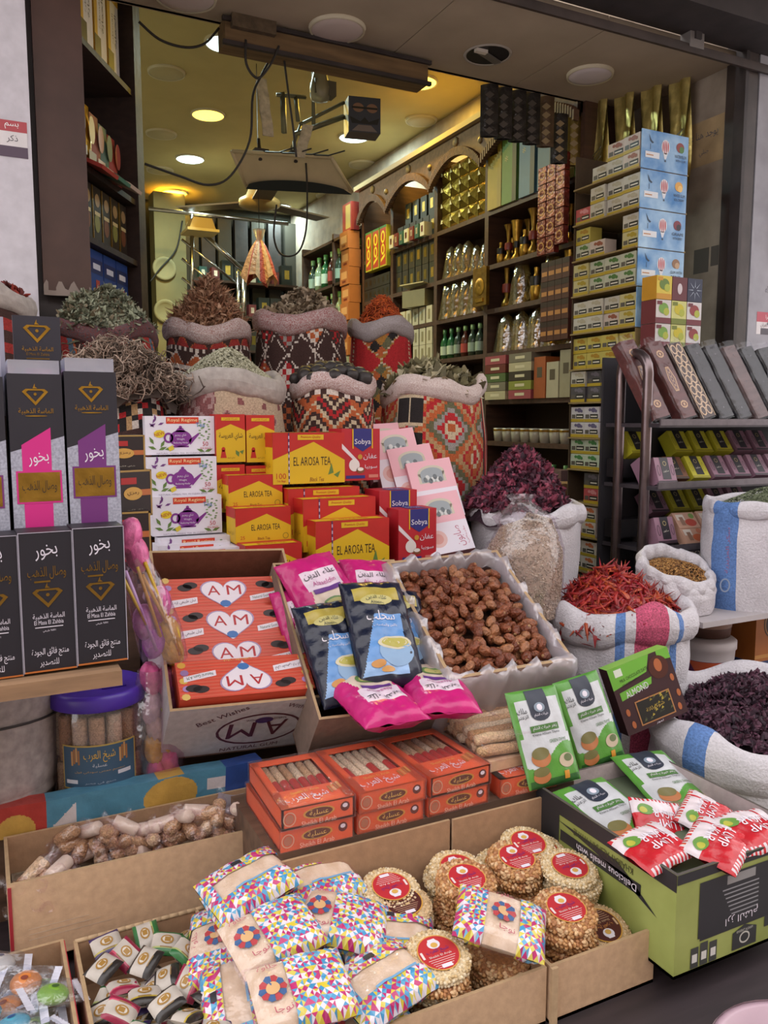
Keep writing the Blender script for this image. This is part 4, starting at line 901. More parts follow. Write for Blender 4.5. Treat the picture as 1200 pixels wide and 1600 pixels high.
heap('orange_petals', 'small heap of orange safflower petals in the red sack', c5.x, c5.y, 1.95, r5*.82, r5*.8, .105, shredT, 1500, .024, ['#b04818', '#c45c20', '#963a14', '#a84a1e'], '#7c3010', 14, .5, 1.5)
gr = [grain(1, .38), grain(.9, .45)]
heap('fennel_seeds', 'heap of pale green fennel seeds in the faded floral sack', c6.x, c6.y, 1.70, r6*.86, r6*.66, .105, gr, 5200, .0125, ['#9a987e', '#aeac94', '#85836a', '#c2bfa8'], '#807e66', 15, .4, 1.5, .008)
bayT = [strip(4, .2, .12, 1.0, .5), strip(4, .24, .2, 1.0, -.6)]
heap('bay_leaves', 'loose heap of olive bay leaves in the patchwork sack', c8.x, c8.y, 1.69, r8*.85, r8*.8, .075, bayT, 520, .085, ['#8a8362', '#6f6a4c', '#a39a78', '#5c563e', '#b0a88c'], '#4a4434', 16, .45, 1.6)
def nest(rng):
    P = []; R = rng.uniform(.5, .8); ph = rng.uniform(0, 6)
    for k in range(9): a = ph+k*rng.uniform(.5, .7); P.append((R*math.cos(a)*(1-.05*k), R*math.sin(a), .25*math.sin(k*1.7+ph)))
    return ctube(P, [.045]*9, 3)
nestT = [nest(RG) for _ in range(14)]
rng = random.Random(21); Pn = []; Nn = []
cr = Vector((c2.x+.01, c2.y, 1.665))
for k in range(70):
    a = rng.uniform(0, 2*pi); rr = math.sqrt(rng.random()); bx = .195*rr*math.cos(a); by = .12*rr*math.sin(a); bz = .125*(1-rr**1.8)+.012-.03*max(0, bx)/.18
    for j in range(16): Pn.append((bx+rng.gauss(0, .014), by+rng.gauss(0, .014), bz+rng.gauss(0, .012))); Nn.append((bx*2, by*2-.3, .6))
mb = scatter(nestT, Pn, Nn, .034, [mat(c, .85, 'herb', scale=60, amt=.25) for c in ('#9d8676', '#7d695a', '#b09c8c', '#64554a')], rng, .9, .3); mound(mb, .155, .13, .09, mat('#3a2d26', .95), base=-.02)
solo(mb, 'dried_roots', 'tangled heap of thin grey brown roots over the left sacks', 'herbs', T(cr), None, 'stuff')
chT = [ctube([(-.5, .0, 0), (-.2, .1, .05), (.15, .08, .0), (.5, -.1, .05)], [.03, .1, .12, .03], 5), ctube([(-.5, .1, 0), (-.1, -.08, .08), (.3, .0, .02), (.55, .15, .0)], [.02, .11, .1, .03], 5), strip(4, .12, .3, 1.0, 1.8)]
heap('dried_chillies', 'dark red chillies in the sack at the left picture edge', c0.x-.06, c0.y, 1.905, .12, .12, .05, chT, 260, .045, ['#6e2018', '#8a2c1e', '#54160f'], '#3c120c', 17)
# black limes: one by one
V, F = blob(10, 7, .5, .5, .46, random.Random(5), .05); mb = MB(); ml = mat('#2c2625', .55, 'lime', scale=40, amt=.4, bump=.5); mb.add([(x*.05, y*.05, z*.05) for x, y, z in V], F, ml, None, True); lm = mb.mesh('black_lime')
for k in range(34):
    a = 2.4*k; rr = math.sqrt((k+.5)/34)*r7*.86; z = 1.705+.055*(1-(rr/r7)**2)
    o = tag(link('black_lime', lm, None, T((c7.x+rr*math.cos(a), c7.y+rr*math.sin(a), z), rz=77*k, rx=31*k, s=.85+.3*((k*37) % 10)/10)), 'dried black lime heaped in the zigzag sack', 'lime', 'black limes')

# ------------------------------------------------------------------ white woven sacks on the right
wov = mat('#c3c0c6', .75, 'weave', scale=180, amt=.10, bump=.4); wov2 = mat('#b9b6bf', .75, 'weave', scale=180, amt=.12, bump=.4)
sb_, sp_ = mat('#5578b0', .75, 'weave', scale=180, amt=.25, bump=.4), mat('#b04a68', .8, 'weave', scale=220, amt=.5, bump=.4)
def wsack(name, label, cx, cy, r, ztop, height, stripes=(), seed=0, rim=.05, ell=1.0, bottom=.9, tiltx=0, tilty=0, sag=.0, rimstr=True, bulge=.06):
    t = thing(name, label, 'sack', T((cx, cy, ztop-height)), 'white woven sacks')
    a0 = math.radians(270-math.degrees(math.atan2(cx, cy)))
    def colr(u):
        s = (u-.5)*2*pi*r
        for s0, s1, m in stripes:
            if s0 < s < s1: return m
        return wov
    def rad(a, v):
        k = bottom+(1-bottom)*v+bulge*math.sin(pi*v)
        return r*k*(1+.025*wob(a*2.2, v*3, seed)+.010*math.sin(a*11+v*9+seed)+.02*math.sin(v*22+2*math.sin(a*3+seed))*(v-.3 if v > .3 else 0))
    def top_z(a): return tiltx*math.cos(a)+tilty*math.sin(a)+sag*wob(a*1.3, 0, seed)
    def fn(u, v):
        a = a0-pi+2*pi*u; k = rad(a, v); return (k*math.cos(a), k*math.sin(a)*ell, height*v+top_z(a)*v**2)
    mb = MB(); mb.grid(fn, 96, 26, None, wrapu=True, pick=lambda u, v: colr(u)); part(mb, 'woven_body', t)
    def rf(u, v):
        a = a0-pi+2*pi*u; k = rad(a, 1.0); w = 2*pi*v; th = rim*(1+.3*wob(a*2.3, 1, seed+3))
        rr = k-.004+th*.45*math.cos(w)+.006*math.sin(a*13+seed)*math.cos(w); return (rr*math.cos(a), rr*math.sin(a)*ell, height+top_z(a)+th*.8*math.sin(w)-.01)
    mb = MB(); mb.grid(rf, 96, 12, None, wrapu=True, pick=lambda u, v: colr(u) if rimstr else wov); part(mb, 'rolled_rim', t)
    return t
petT = [strip(3, .3, .4, 1.0, 1.5), strip(3, .22, .3, .9, -2.0), strip(2, .35, -.3, .8), ctube([(-.4, 0, 0), (0, .1, .1), (.4, 0, 0)], [.1, .2, .05], 4)]
ch, rh = edge_pos(728, 915, 800, 2.08)
wsack('hibiscus_sack', 'tall white sack of hibiscus flowers behind the clear grain bag', ch.x, ch.y, rh*.96, 1.315, .55, (), 31, .04, bottom=.72, sag=.012, ell=.88)
heap('hibiscus_flowers', 'tall heap of dark purple hibiscus flowers below the patchwork sack', ch.x-.03, ch.y+.0, 1.31, rh*.93, rh*.8, .19, petT, 3200, .04, ['#42202f', '#56283a', '#321a28', '#663042', '#7c3248', '#8c4054'], '#2a1420', 32, .8, 1.6, .03, .7)
cc_, rc = edge_pos(858, 1086, 960, 1.72)
st_ = [(-.185, -.16, sb_), (-.135, -.045, sp_), (-.03, -.0, sb_)]
st_ = [(a+.19, b+.19, m) for a, b, m in st_]
wsack('chilli_sack', 'white sack with pink and blue stripes full of red chillies', cc_.x, cc_.y, rc*.94, 1.06, .42, st_, 33, .062, ell=.85, bottom=.88, tiltx=-.0, sag=.02)
rc2 = rc*.88
chT2 = [ctube([(-.5, .0, 0), (-.2, .12, .05), (.15, .08, .02), (.5, -.12, .05)], [.015, .055, .065, .012], 5), ctube([(-.5, .15, 0), (-.1, -.1, .1), (.3, .0, .02), (.55, .2, .0)], [.012, .06, .05, .012], 5), strip(5, .07, .4, 1.0, 2.8), strip(5, .09, -.35, .9, 2.2)]
heap('dried_chillies', 'heap of bright red dried chillies in the striped white sack', cc_.x-.03, cc_.y, 1.055, rc2, rc2*.82, .115, chT2, 1300, .078, ['#84181c', '#9a2422', '#6c1216', '#a23222', '#8e1c2a', '#a84826'], '#641214', 34, .3, 1.5, .02, .45, 'chillies')
ct, rt = edge_pos(998, 1114, 890, 1.755)
wsack('grain_sack', 'small crumpled white sack of brown grain on the pale ledge', ct.x, ct.y, rt*.98, 1.165, .128, (), 35, .03, ell=.9, bottom=1.05, tilty=.04, sag=.006, bulge=.1)
gb_ = heap('brown_grain', 'brown grain inside the small crumpled white sack', ct.x, ct.y, 1.15, rt*.88, rt*.8, .028, gr, 1500, .011, ['#8a5f34', '#a5773f', '#74502c', '#b58a50'], '#7c5630', 36, .4, 1.5, .006); gb_.rotation_euler = (math.radians(17), 0, 0)
cb = at(1203, 870, Y=1.72)
wsack('striped_sack', 'tall white sack with a broad blue stripe at the right picture edge', cb.x-.01, cb.y, .225, 1.345, .31, [(-.16, -.06, sb_)], 37, .03, ell=.7, bottom=.98, bulge=.05)
heap('green_powder', 'grey green crushed herb in the blue striped sack', cb.x+.0, cb.y, 1.33, .2, .14, .06, gr, 2600, .009, ['#6a7458', '#7d866a', '#5a634a'], '#626c50', 38, .4, 1.6, .008)
mb = MB(); f = Print(mb, (0, 0, 0), (1,0,0), (0,0,1))
f.text('سكر العزيزية', 0, 0, .012, ink('#8a4a68'), width=.13, rot=90); f.rect(.112, .0, .14, .045, ink('#b03a70')); f.rect(.112, -.06, .14, -.01, ink('#b03a70')); f.ring(-.003, -.1, .014, .02, .004, ink('#7d8aa0'))
fr_ = Vector((-math.sin(math.radians(48)), -math.cos(math.radians(48)), 0))
pa_ = at(1137, 860, Y=1.61)
part(mb, 'printed_lettering', bpy.data.objects['striped_sack'], M=Matrix.Translation(Vector((pa_.x, pa_.y, pa_.z))-Vector((cb.x-.01, cb.y, 1.345-.31))) @ Euler((0, 0, math.radians(-40))).to_matrix().to_4x4())
c9 = at(1190, 1165, Y=1.38)
wsack('hibiscus_sack', 'white sack of hibiscus at the lower right picture edge', c9.x, c9.y, .285, .835, .36, [(-.15, -.09, sb_)], 39, .075, ell=.85, bottom=.95, sag=.03, tilty=.03)
heap('hibiscus_flowers', 'dark purple hibiscus flowers in the sack at the lower right edge', c9.x+.01, c9.y, .835, .255, .215, .095, petT, 3200, .028, ['#3a2230', '#4a2a3a', '#2a1a26', '#563244'], '#281822', 40, .7, 1.7, .02, .7)
# clear bag of pale grain between hibiscus and dates
cg_ = at(818, 960, Y=1.82); t = thing('grain_bag', 'clear plastic bag of pale grain tied at the top beside the dates', 'bag', T((cg_.x, cg_.y, cg_.z)))
rb = px_len(62, cg_); hb = at(818, 790, Y=1.82).z-cg_.z
mb = MB(); ms = [mat(c, .8, 'grain', scale=60, amt=.2) for c in ('#b5a088', '#c7b59c', '#a08a70', '#d2c4ac')]
def gb(u, v):
    a = 2*pi*u; k = rb*(.96+.05*math.sin(pi*v)-(0 if v < .7 else 1.0*(v-.7)))*(1+.02*math.sin(3*a+2*v)); return Vector((k*math.cos(a), k*.85*math.sin(a), hb*.86*v*(1+.05*math.cos(a+.5)*(v > .8))))
mb.grid(lambda u, v: gb(u, v)*.97, 36, 14, ms[0], wrapu=True)
mb.add([gb(k/24, 1.0)*.97 for k in range(24)], [tuple(range(24))], ms[0])
part(mb, 'grain_core', t)
rng = random.Random(8); P = []; N = []
for _ in range(5200):
    u, v = rng.random(), rng.random(); p = gb(u, v)*.975; P.append(p); a = 2*pi*u; N.append((math.cos(a), math.sin(a), .1))
for _ in range(700):
    u, v = rng.random(), math.sqrt(rng.random()); p = gb(u, 1.0)*.97; P.append((p.x*v, p.y*v, p.z+.02*(1-v))); N.append((0, 0, 1))
part(scatter(gr, P, N, .0105, ms, rng, .5), 'grain', t, kind='stuff')
mb = MB(); clr = film('bag_film', '#eeeaee', .06, .10, .15)
def gf(u, v):
    a = 2*pi*u
    if v < .72: p = gb(u, min(1, v/.72))*1.03; return (p.x*(1+.012*math.sin(9*a)), p.y, p.z)
    s = (v-.72)/.28; k = rb*(.72*(1-s)**1.3+.1+.22*max(0, s-.75)/.25*1.2)*(1+.16*math.sin(6*a+5*s)); return (k*math.cos(a)-.02*s, k*.85*math.sin(a), hb*(.88+.22*s))
mb.grid(gf, 48, 26, clr, wrapu=True); part(mb, 'clear_film', t)
# ================================================================== stand, tiers
tw = wood('#5d4636', .7)
def tier(name, label, x0, x1, y0, y1, z, hgt=None):
    mb = MB(); h = hgt or z; mb.box(((x0+x1)/2, (y0+y1)/2, z-h/2), (x1-x0, y1-y0, h), tw); return solo(mb, name, label, 'stand', None, 'tiers of the stall')
tier('display_tier', 'tall wooden tier under the back row of sacks', .42, 1.75, 2.72, 3.2, 1.345)
tier('display_tier', 'wooden tier under the front row of sacks', .43, 1.2, 2.18, 2.68, 1.195)
tier('display_tier', 'wooden tier under the left sacks', -.2, .42, 2.19, 2.64, 1.09)
tier('display_tier', 'wooden tier under the patchwork sack', 1.21, 1.6, 2.3, 2.6, 1.29)
tier('display_tier', 'wooden tier under the white hibiscus sack', 1.40, 1.72, 1.97, 2.27, .765)
tier('display_tier', 'wooden tier under the striped chilli sack', 1.38, 1.82, 1.48, 1.96, .64)
tier('display_tier', 'wooden tier under the tilted cartons', .35, 1.25, 1.71, 1.94, .72)
tier('display_tier', 'low wooden tier behind the roll box', -.3, .34, 1.685, 1.94, .785)
tier('display_tier', 'wooden tier under the orange sesame boxes', .43, 1.10, 1.305, 1.56, .838, .218)
tier('display_tier', 'low tier under the lower right hibiscus sack', 1.40, 2.2, 1.1, 1.46, .475)
# dark table that carries the front row
t = thing('stall_table', 'dark wooden table carrying the front row of cartons', 'table')
mb = MB(); mb.box((.42, 1.26, .60), (1.9, .84, .04), wood('#2c2326', .6)); part(mb, 'table_top', t)
mb = MB(); mb.box((.42, .87, .50), (1.8, .03, .16), wood('#2a2022', .6)); part(mb, 'apron', t)
for x in (-.45, 1.3):
    for y in (.88, 1.62):
        mb = MB(); mb.lathe([(.03, 0), (.025, .1), (.035, .3), (.03, .58)], wood('#2a2022', .6), n=12, M=T((x, y, 0))); part(mb, 'leg', t)

# ================================================================== tea boxes in the middle
def rectpx(pl, pr_, pt, pb, Y):
    a, b = at(pl, (pt+pb)/2, Y=Y), at(pr_, (pt+pb)/2, Y=Y); m = (pl+pr_)/2
    zt, zb = at(m, pt, Y=Y).z, at(m, pb, Y=Y).z; return (a.x+b.x)/2, b.x-a.x, zb, zt-zb
W_, vio, grn_ = ink('#d7d2dc'), ink('#7a2f86'), ink('#5d7a3a')
def royal():
    w, d, h = .172, .07, .096
    t = thing('herbal_tea_box', 'white herbal tea box', 'tea box'); mb = MB(); mb.box((0, 0, h/2), (w, d, h), paper('#d9d5df')); part(mb, 'body', t)
    mb = MB(); f = front(mb, w, d, h)
    f.rect(-.035, .029, .046, .045, ink('#c8391f')).text('Royal Regime', .0055, .037, .0105, ink('#efd9a0'), width=.074, lv=4)
    f.text('Tea', .05, .026, .011, ink('#3c7ab0'), lv=5)
    f.ell(.0, -.008, .028, .021, vio, 2); f.poly([(-.014, .008), (.014, .008), (.006, .018), (-.006, .018)], vio, 2); f.ell(0, .02, .004, .004, vio, 2); f.poly([(.02, -.012), (.045, .006), (.047, .002), (.024, -.024)], vio, 2); f.ring(-.03, -.006, .012, .013, .005, vio, 2); f.rect(-.02, -.03, .02, -.026, vio, 2)
    f.text('شاي ريجيم', 0, .0, .009, W_, width=.028, lv=4); f.text('Weight', 0, -.010, .006, W_, lv=4); f.text('Reducing Herbs', 0, -.019, .006, W_, width=.036, lv=4)
    f.ell(-.052, .004, .014, .01, ink('#d8c02c'), 2, 9).text('NEW', -.052, .004, .008, ink('#b03a2a'), rot=15, lv=4)
    for (x, y, a) in ((-.068, .03, 60), (-.06, .036, 100), (-.074, .022, 30), (-.064, .02, 140), (-.055, .026, 20)): 
        c, s = math.cos(math.radians(a)), math.sin(math.radians(a)); f.poly([(x, y), (x+.008*c-.003*s, y+.008*s+.003*c), (x+.016*c, y+.016*s), (x+.008*c+.003*s, y+.008*s-.003*c)], ink('#6d3a7c'), 2)
    for (x, y, a) in ((-.06, -.034, 160), (-.055, -.036, 20), (-.05, -.03, 60), (-.066, -.022, 120), (-.04, -.035, 10), (.06, -.042, 160), (.06, -.042, 20)):
        c, s = math.cos(math.radians(a)), math.sin(math.radians(a)); f.poly([(x, y), (x+.01*c-.004*s, y+.01*s+.004*c), (x+.022*c, y+.022*s), (x+.01*c+.004*s, y+.01*s-.004*c)], grn_, 2)
    f.poly([(-.032, -.03), (-.02, -.024), (-.016, -.034), (-.028, -.04)], ink('#cdb93a'), 3)
    for k in range(22): x, y = .052+.013*math.sin(k*2.4)+.008, -.012+.0024*k; f.ell(x, y, .0035, .002, ink('#6a8a58' if k % 2 else '#8aa87a'), 2, 6)
    f.text('50', .062, -.022, .011, ink('#b0303c'), lv=4); f.text('TEA BAGS', .062, -.033, .005, ink('#b0303c'), width=.028, lv=4); f.text('NATURAL HERBAL TEA  IN CLEAN BAGS', 0, -.0445, .004, ink('#8a8090'), width=.12, lv=3)
    part(mb, 'printed_face', t); return Kind(t)
YO = .16
ry = royal(); g = 'white herbal tea boxes'
for (pl, pr_, pt, pb, Y, lb) in ((225, 337, 650, 713, 2.07, 'topmost white herbal tea box with a violet teapot'), (228, 341, 714, 777, 2.05, 'second white herbal tea box from the top of the upright stack'), (233, 351, 775, 838, 2.02, 'third white herbal tea box from the top of the upright stack'),
                                 (246, 366, 840, 905, 1.98, 'white herbal tea box, only its rim showing below the upright stack'), (243, 364, 850, 910, 1.945, 'white herbal tea box half hidden in the lower row'), (258, 385, 858, 930, 1.905, 'white herbal tea box of the lower row right behind the gum carton')):
    k_ = (Y+YO)/Y; xc, w, z0, h = rectpx(pl, pr_, pt, pb, Y+YO); ry.put(T((xc, Y+YO+.035*k_, z0+h-.096*k_), s=k_), lb, g)
RED, YEL = paper('#b3211c'), paper('#d0a91a')
rI, yI = ink('#b3211c'), ink('#d0a91a')
def arosa_pouch():
    w, d, h = .076, .06, .122; t = thing('loose_tea_pack', 'tea pack', 'tea box'); mb = MB(); mb.box((0, 0, h/2), (w, d, h), RED); part(mb, 'body', t)
    mb = MB(); f = front(mb, w, d, h); f.poly([(-w/2, -h/2), (w/2, -h/2), (w/2, .02), (0, .036), (-w/2, .02)], yI); f.rect(-.024, .045, .024, .053, yI, 2).text('تعبئة فاخرة', 0, .049, .006, rI, width=.036, lv=4)
    f.text('شاي العروسة', 0, .004, .02, ink('#2a2018'), width=.062); f.ell(-.02, -.028, .005, .006, rI, 2); f.poly([(-.028, -.05), (-.012, -.05), (-.016, -.03), (-.024, -.03)], rI, 2); f.poly([(.012, -.03), (.022, -.036), (.02, -.048), (.012, -.04)], grn_, 2); f.poly([(.022, -.034), (.034, -.03), (.03, -.042)], grn_, 2); f.text('شاي اسود', .0, -.05, .006, ink('#6a5010'), width=.02); part(mb, 'printed_face', t); return Kind(t)
ap = arosa_pouch()
for c, (pl, pr_) in enumerate(((336, 384), (384, 429))):
    for r, (pt, pb) in enumerate(((645, 722), (723, 800))):
        k_ = (2.06+YO)/2.06; xc, w, z0, h = rectpx(pl, pr_, pt, pb, 2.06+YO); ap.put(T((xc, 2.09+YO, z0), s=k_), f'red and yellow upright tea pack, {"upper" if r == 0 else "lower"} {"left" if c == 0 else "right"} of four', 'upright tea packs')
def arosa(w, d, h, small=False):
    t = thing('black_tea_box', 'tea box', 'tea box'); mb = MB(); mb.box((0, 0, h/2), (w, d, h), RED, faces={'L': YEL, 'T': RED}); part(mb, 'body', t)
    mb = MB(); f = front(mb, w, d, h); f.poly([(-w/2, -h/2), (w/2, -h/2), (w/2, -h*.05), (w*.06, h*.32), (-w/2, -h*.02)], yI)
    f.text('EL AROSA TEA', .04*w, -h*.06, h*.17, ink('#2a2018'), width=w*.52)
    if small:
        f.text('25', -w*.38, -h*.34, h*.1, rI); f.text('Black Tea', 0, -h*.38, h*.08, ink('#7a3a18'), width=w*.22); f.ring(w*.4, -h*.34, h*.09, h*.09, h*.02, ink('#8a7a20'), 3)
    else:
        f.rect(-w*.16, h*.36, w*.2, h*.46, yI, 2).text('Premium Quality', w*.02, h*.41, h*.06, rI, width=w*.28, lv=4, shear=.2)
        f.rect(-w*.29, -h/2, -w*.275, h/2, ink('#3a2f5a'), 3)
        for k in range(8): f.rect(-w*.29, -h*.46+h*.12*k, -w*.275, -h*.40+h*.12*k, ink('#b5a8c0'), 4)
        f.text('100', -w*.39, -h*.34, h*.11, rI); f.text('Tea Bags', -w*.39, -h*.44, h*.05, rI, width=w*.12); f.text('Black Tea', w*.1, -h*.42, h*.08, ink('#7a3a18'), width=w*.2, shear=.3)
        f.poly([(w*.26, -h*.34), (w*.31, -h*.1), (w*.34, -h*.3)], grn_, 2); f.poly([(w*.34, -h*.34), (w*.44, -h*.26), (w*.40, -h*.4)], grn_, 2)
    l = left(mb, w, d, h); l.rect(-d/2, h*.22, d/2, h/2, rI); l.text('شاي العروسة', 0, -.02, h*.14, ink('#8a6a10'), width=d*.7)
    tp = top(mb, w, d, h); tp.rect(-w/2, -d/2, w*.42, -d*.1, yI); tp.text('EL AROSA TEA', 0, -d*.3, d*.22, rI, width=w*.5); part(mb, 'printed_faces', t); return Kind(t)
big = arosa(.2, .1, .132); sm = arosa(.142, .08, .086, True); g = 'red and yellow black tea boxes'
for (pl, pr_, pt, pb, Y, lb) in ((428, 535, 676, 760, 2.0, 'large red and yellow tea box on top of the tea pile'), (455, 556, 762, 840, 1.97, 'large tea box in the back layer below the topmost one'), (468, 590, 778, 860, 1.90, 'large tea box in the middle layer behind the front one'), (480, 618, 812, 895, 1.84, 'large red and yellow tea box in front, right above the sahlab carton')):
    k_ = (Y+YO)/Y; xc, w, z0, h = rectpx(pl, pr_, pt, pb, Y+YO); big.put(T((xc, Y+YO+.05, z0+h-.132*k_), s=k_), lb, g)
g = 'small red and yellow tea boxes'
for (pl, pr_, pt, pb, Y, lb) in ((355, 442, 742, 794, 2.0, 'small red and yellow tea box above another small one'), (366, 455, 793, 850, 1.93, 'small red and yellow tea box below another small one'), (384, 470, 850, 905, 1.86, 'small tea box lowest, mostly hidden by the carton flap'), (352, 440, 800, 855, 2.06, 'small tea box hidden behind the two front small ones')):
    k_ = (Y+YO)/Y; xc, w, z0, h = rectpx(pl, pr_, pt, pb, Y+YO); sm.put(T((xc, Y+YO+.04, z0+h-.086*k_), s=k_), lb, g)
def sobya(w, d, h):
    t = thing('drink_powder_box', 'box', 'box'); mb = MB(); mb.box((0, 0, h/2), (w, d, h), paper('#ae1f2a')); part(mb, 'body', t)
    mb = MB(); f = front(mb, w, d, h); f.poly([(-w*.2, h*.5), (w*.28, h*.5), (w*.28, h*.18), (w*.04, h*.06), (-w*.2, h*.18)], ink('#2b2a72'), 2); f.rect(-w*.23, h*.12, -w*.2, h*.5, yI, 2); f.rect(w*.28, h*.12, w*.31, h*.5, yI, 2)
    f.text('Sobya', w*.04, h*.24, h*.13, W_, width=w*.42, lv=4); f.text('عفان', w*.24, -h*.04, h*.13, W_, width=w*.36); f.text('سوبيا', w*.26, -h*.24, h*.09, W_, width=w*.32)
    f.poly([(-w*.5, h*.22), (-w*.1, -h*.1), (-w*.05, -h*.28), (-w*.2, -h*.1), (-w*.5, h*.12)], ink('#d6ccd0'), 2); f.ell(-w*.18, -h*.2, w*.14, h*.12, ink('#d9d2cf'), 3); f.ell(-w*.02, -h*.3, w*.11, h*.06, ink('#7c4a30'), 3); f.ell(-w*.02, -h*.28, w*.08, h*.035, ink('#e2dcd6'), 4); f.ell(-w*.03, -h*.04, w*.06, w*.06, ink('#b88a30'), 4)
    f.rect(-w*.4, -h*.46, w*.1, -h*.4, ink('#2b2a72'), 3); f.rect(w*.2, -h*.45, w*.45, -h*.39, ink('#c87a6a'), 3)
    tp = top(mb, w, d, h); tp.rect(-w*.2, -d*.4, w*.28, d*.2, ink('#2b2a72')); tp.text('Sobya', w*.04, -d*.1, d*.25, W_, width=w*.36)
    part(mb, 'printed_faces', t); return Kind(t)
sk = sobya(.112, .09, .138); g = 'red drink powder boxes'
for (pl, pr_, pt, pb, Y, lb) in ((533, 593, 670, 756, 2.0, 'red drink powder box with a coconut on top of the tea pile'), (590, 652, 766, 850, 1.92, 'red drink powder box in the middle layer'), (618, 684, 795, 880, 1.85, 'red drink powder box in front beside the large tea box')):
    k_ = (Y+YO)/Y; xc, w, z0, h = rectpx(pl, pr_, pt, pb, Y+YO); sk.put(T((xc, Y+YO+.045, z0+h-.138*k_), s=k_), lb, g)
# tiers right under the tea pile
tier('display_tier', 'wooden tier under the herbal tea and black tea boxes', .33, 1.22, 1.945, 2.175, 1.16)
# pink soap boxes leaning back
def soap():
    w, d, h = .125, .045, .175; t = thing('soap_box', 'soap box', 'soap box'); mb = MB(); mb.box((0, 0, h/2), (w, d, h), paper('#c98a97'), faces={'R': paper('#d8c9cf'), 'T': paper('#d9b0b9')}); part(mb, 'body', t)
    mb = MB(); f = front(mb, w, d, h); pk_ = ink('#d9a4ae'); f.rect(-w/2, 0, w/2, h/2, pk_); f.rect(-w/2, -h/2, w/2, 0, ink('#d6d0da'), 2)
    f.rect(-.038, .02, .038, .05, ink('#bcb4a2'), 3); f.ell(0, .05, .038, .022, ink('#bcb4a2'), 3); f.rect(-.031, .022, .031, .048, ink('#8d9599'), 4); f.ell(0, .048, .031, .017, ink('#8d9599'), 4.2)
    for k in range(7): f.ell(-.02+.007*k, .03+.006*math.sin(k*2), .006, .008, ink('#c3c6c4' if k % 2 else '#5d6468'), 5)
    f.ell(-.028, -.045, .025, .025, ink('#d1aba6'), 3); f.ell(-.028, -.045, .015, .015, ink('#c98f86'), 4); f.text('صابون', .03, -.045, .028, ink('#b56a80'), width=.06, rot=90, lv=4); f.text('طبيعي', .05, -.045, .01, ink('#c58a98'), width=.05, rot=90, lv=4)
    part(mb, 'printed_face', t); return Kind(t)
so_ = soap(); g = 'pink soap boxes'
for (px, py, Y, rx, rz, lb) in ((613, 755, 2.12, -25, -8, 'pink soap box farthest back and leftmost of the leaning row'), (630, 765, 2.06, -28, -14, 'pink soap box second from the back of the leaning row'), (660, 790, 2.0, -32, -16, 'pink soap box with an oval window in the middle of the leaning row'), (690, 815, 1.94, -30, -16, 'pink soap box just behind the front soap box'), (705, 868, 1.86, -34, -15, 'front pink soap box with white lower half beside the clear grain bag')):
    p = at(px, py, Y=Y+.15); so_.put(T((p.x, p.y, p.z), rz=rz, rx=rx, s=1.1), lb, g)
tier('display_tier', 'wooden tier under the pink soap boxes', 1.23, 1.38, 1.9, 2.15, 1.1)
# dark coffee-like boxes between incense and herbal tea
def rbox(w, d, h):
    t = thing('dark_tea_box', 'box', 'box'); mb = MB(); mb.box((0, 0, h/2), (w, d, h), paper('#2a2020')); part(mb, 'body', t)
    mb = MB(); f = front(mb, w, d, h); gl_ = ink('#a5854a')
    for (a, b, c, e) in ((-w/2, -h/2, -w*.46, h/2), (w*.46, -h/2, w/2, h/2), (-w/2, h*.46, w/2, h/2), (-w/2, -h/2, w/2, -h*.46)): f.rect(a, b, c, e, gl_)
    f.rect(-w*.3, h*.2, w*.1, h*.34, ink('#a82a2a'), 2); f.rect(-w*.1, -h*.05, w*.46, h*.08, ink('#b5683a'), 2); f.ell(0, 0, w*.24, h*.14, ink('#c79a4c'), 3); f.text('رمزي', 0, 0, h*.1, ink('#4a2a18'), width=w*.3, lv=5); f.text('شاي الكبوس', 0, -h*.36, h*.05, ink('#b8b0a0'), width=w*.5)
    part(mb, 'printed_face', t); return Kind(t)
rb_ = rbox(.1, .1, .085)
for k, (px, pyt, Y, rz) in enumerate(((190, 680, 1.92, 4), (195, 735, 1.9, 20), (200, 800, 1.87, 0))):
    p = at(px, pyt, Y=Y+.08); rb_.put(T((p.x, p.y+.05, p.z-.085*(1.3 if k else 1)), rz=rz) @ Matrix.Diagonal((1, 1, 1.0 if k == 0 else 1.3, 1)), ['topmost dark tea box with a gold border beside the herbal tea', 'dark tea box with a picture turned sideways beside the herbal tea', 'lowest dark tea box with a gold border beside the lollipops'][k], 'dark gold-edged tea boxes')
tier('display_tier', 'wooden tier under the dark gold-edged tea boxes', .17, .325, 1.945, 2.005, 1.235)

# ================================================================== black incense boxes on a plank
nv = ink('#24222e'); gI = gold('#a9822f', .35); gI2 = gold('#8a6a2c', .4)
def diamond(f, x, y, s, m):
    f.poly([(x-s, y+s*.32), (x-s*.72, y+s*.55), (x-s*.55, y+s*.38), (x-s*.7, y+s*.3), (x, y-s*.5), (x, y-s*.8)], m, 2); f.poly([(x+s, y+s*.32), (x, y-s*.8), (x, y-s*.5), (x+s*.7, y+s*.3), (x+s*.55, y+s*.38), (x+s*.72, y+s*.55)], m, 2)
    f.poly([(x-s*.72, y+s*.55), (x+s*.72, y+s*.55), (x+s*.62, y+s*.42), (x-s*.62, y+s*.42)], m, 3); f.poly([(x-s*.18, y+s*.6), (x, y+s*1.0), (x+.0, y+s*.75), (x+s*.18, y+s*.6)], m, 3); f.ell(x, y+s*.12, s*.12, s*.12, m, 3)
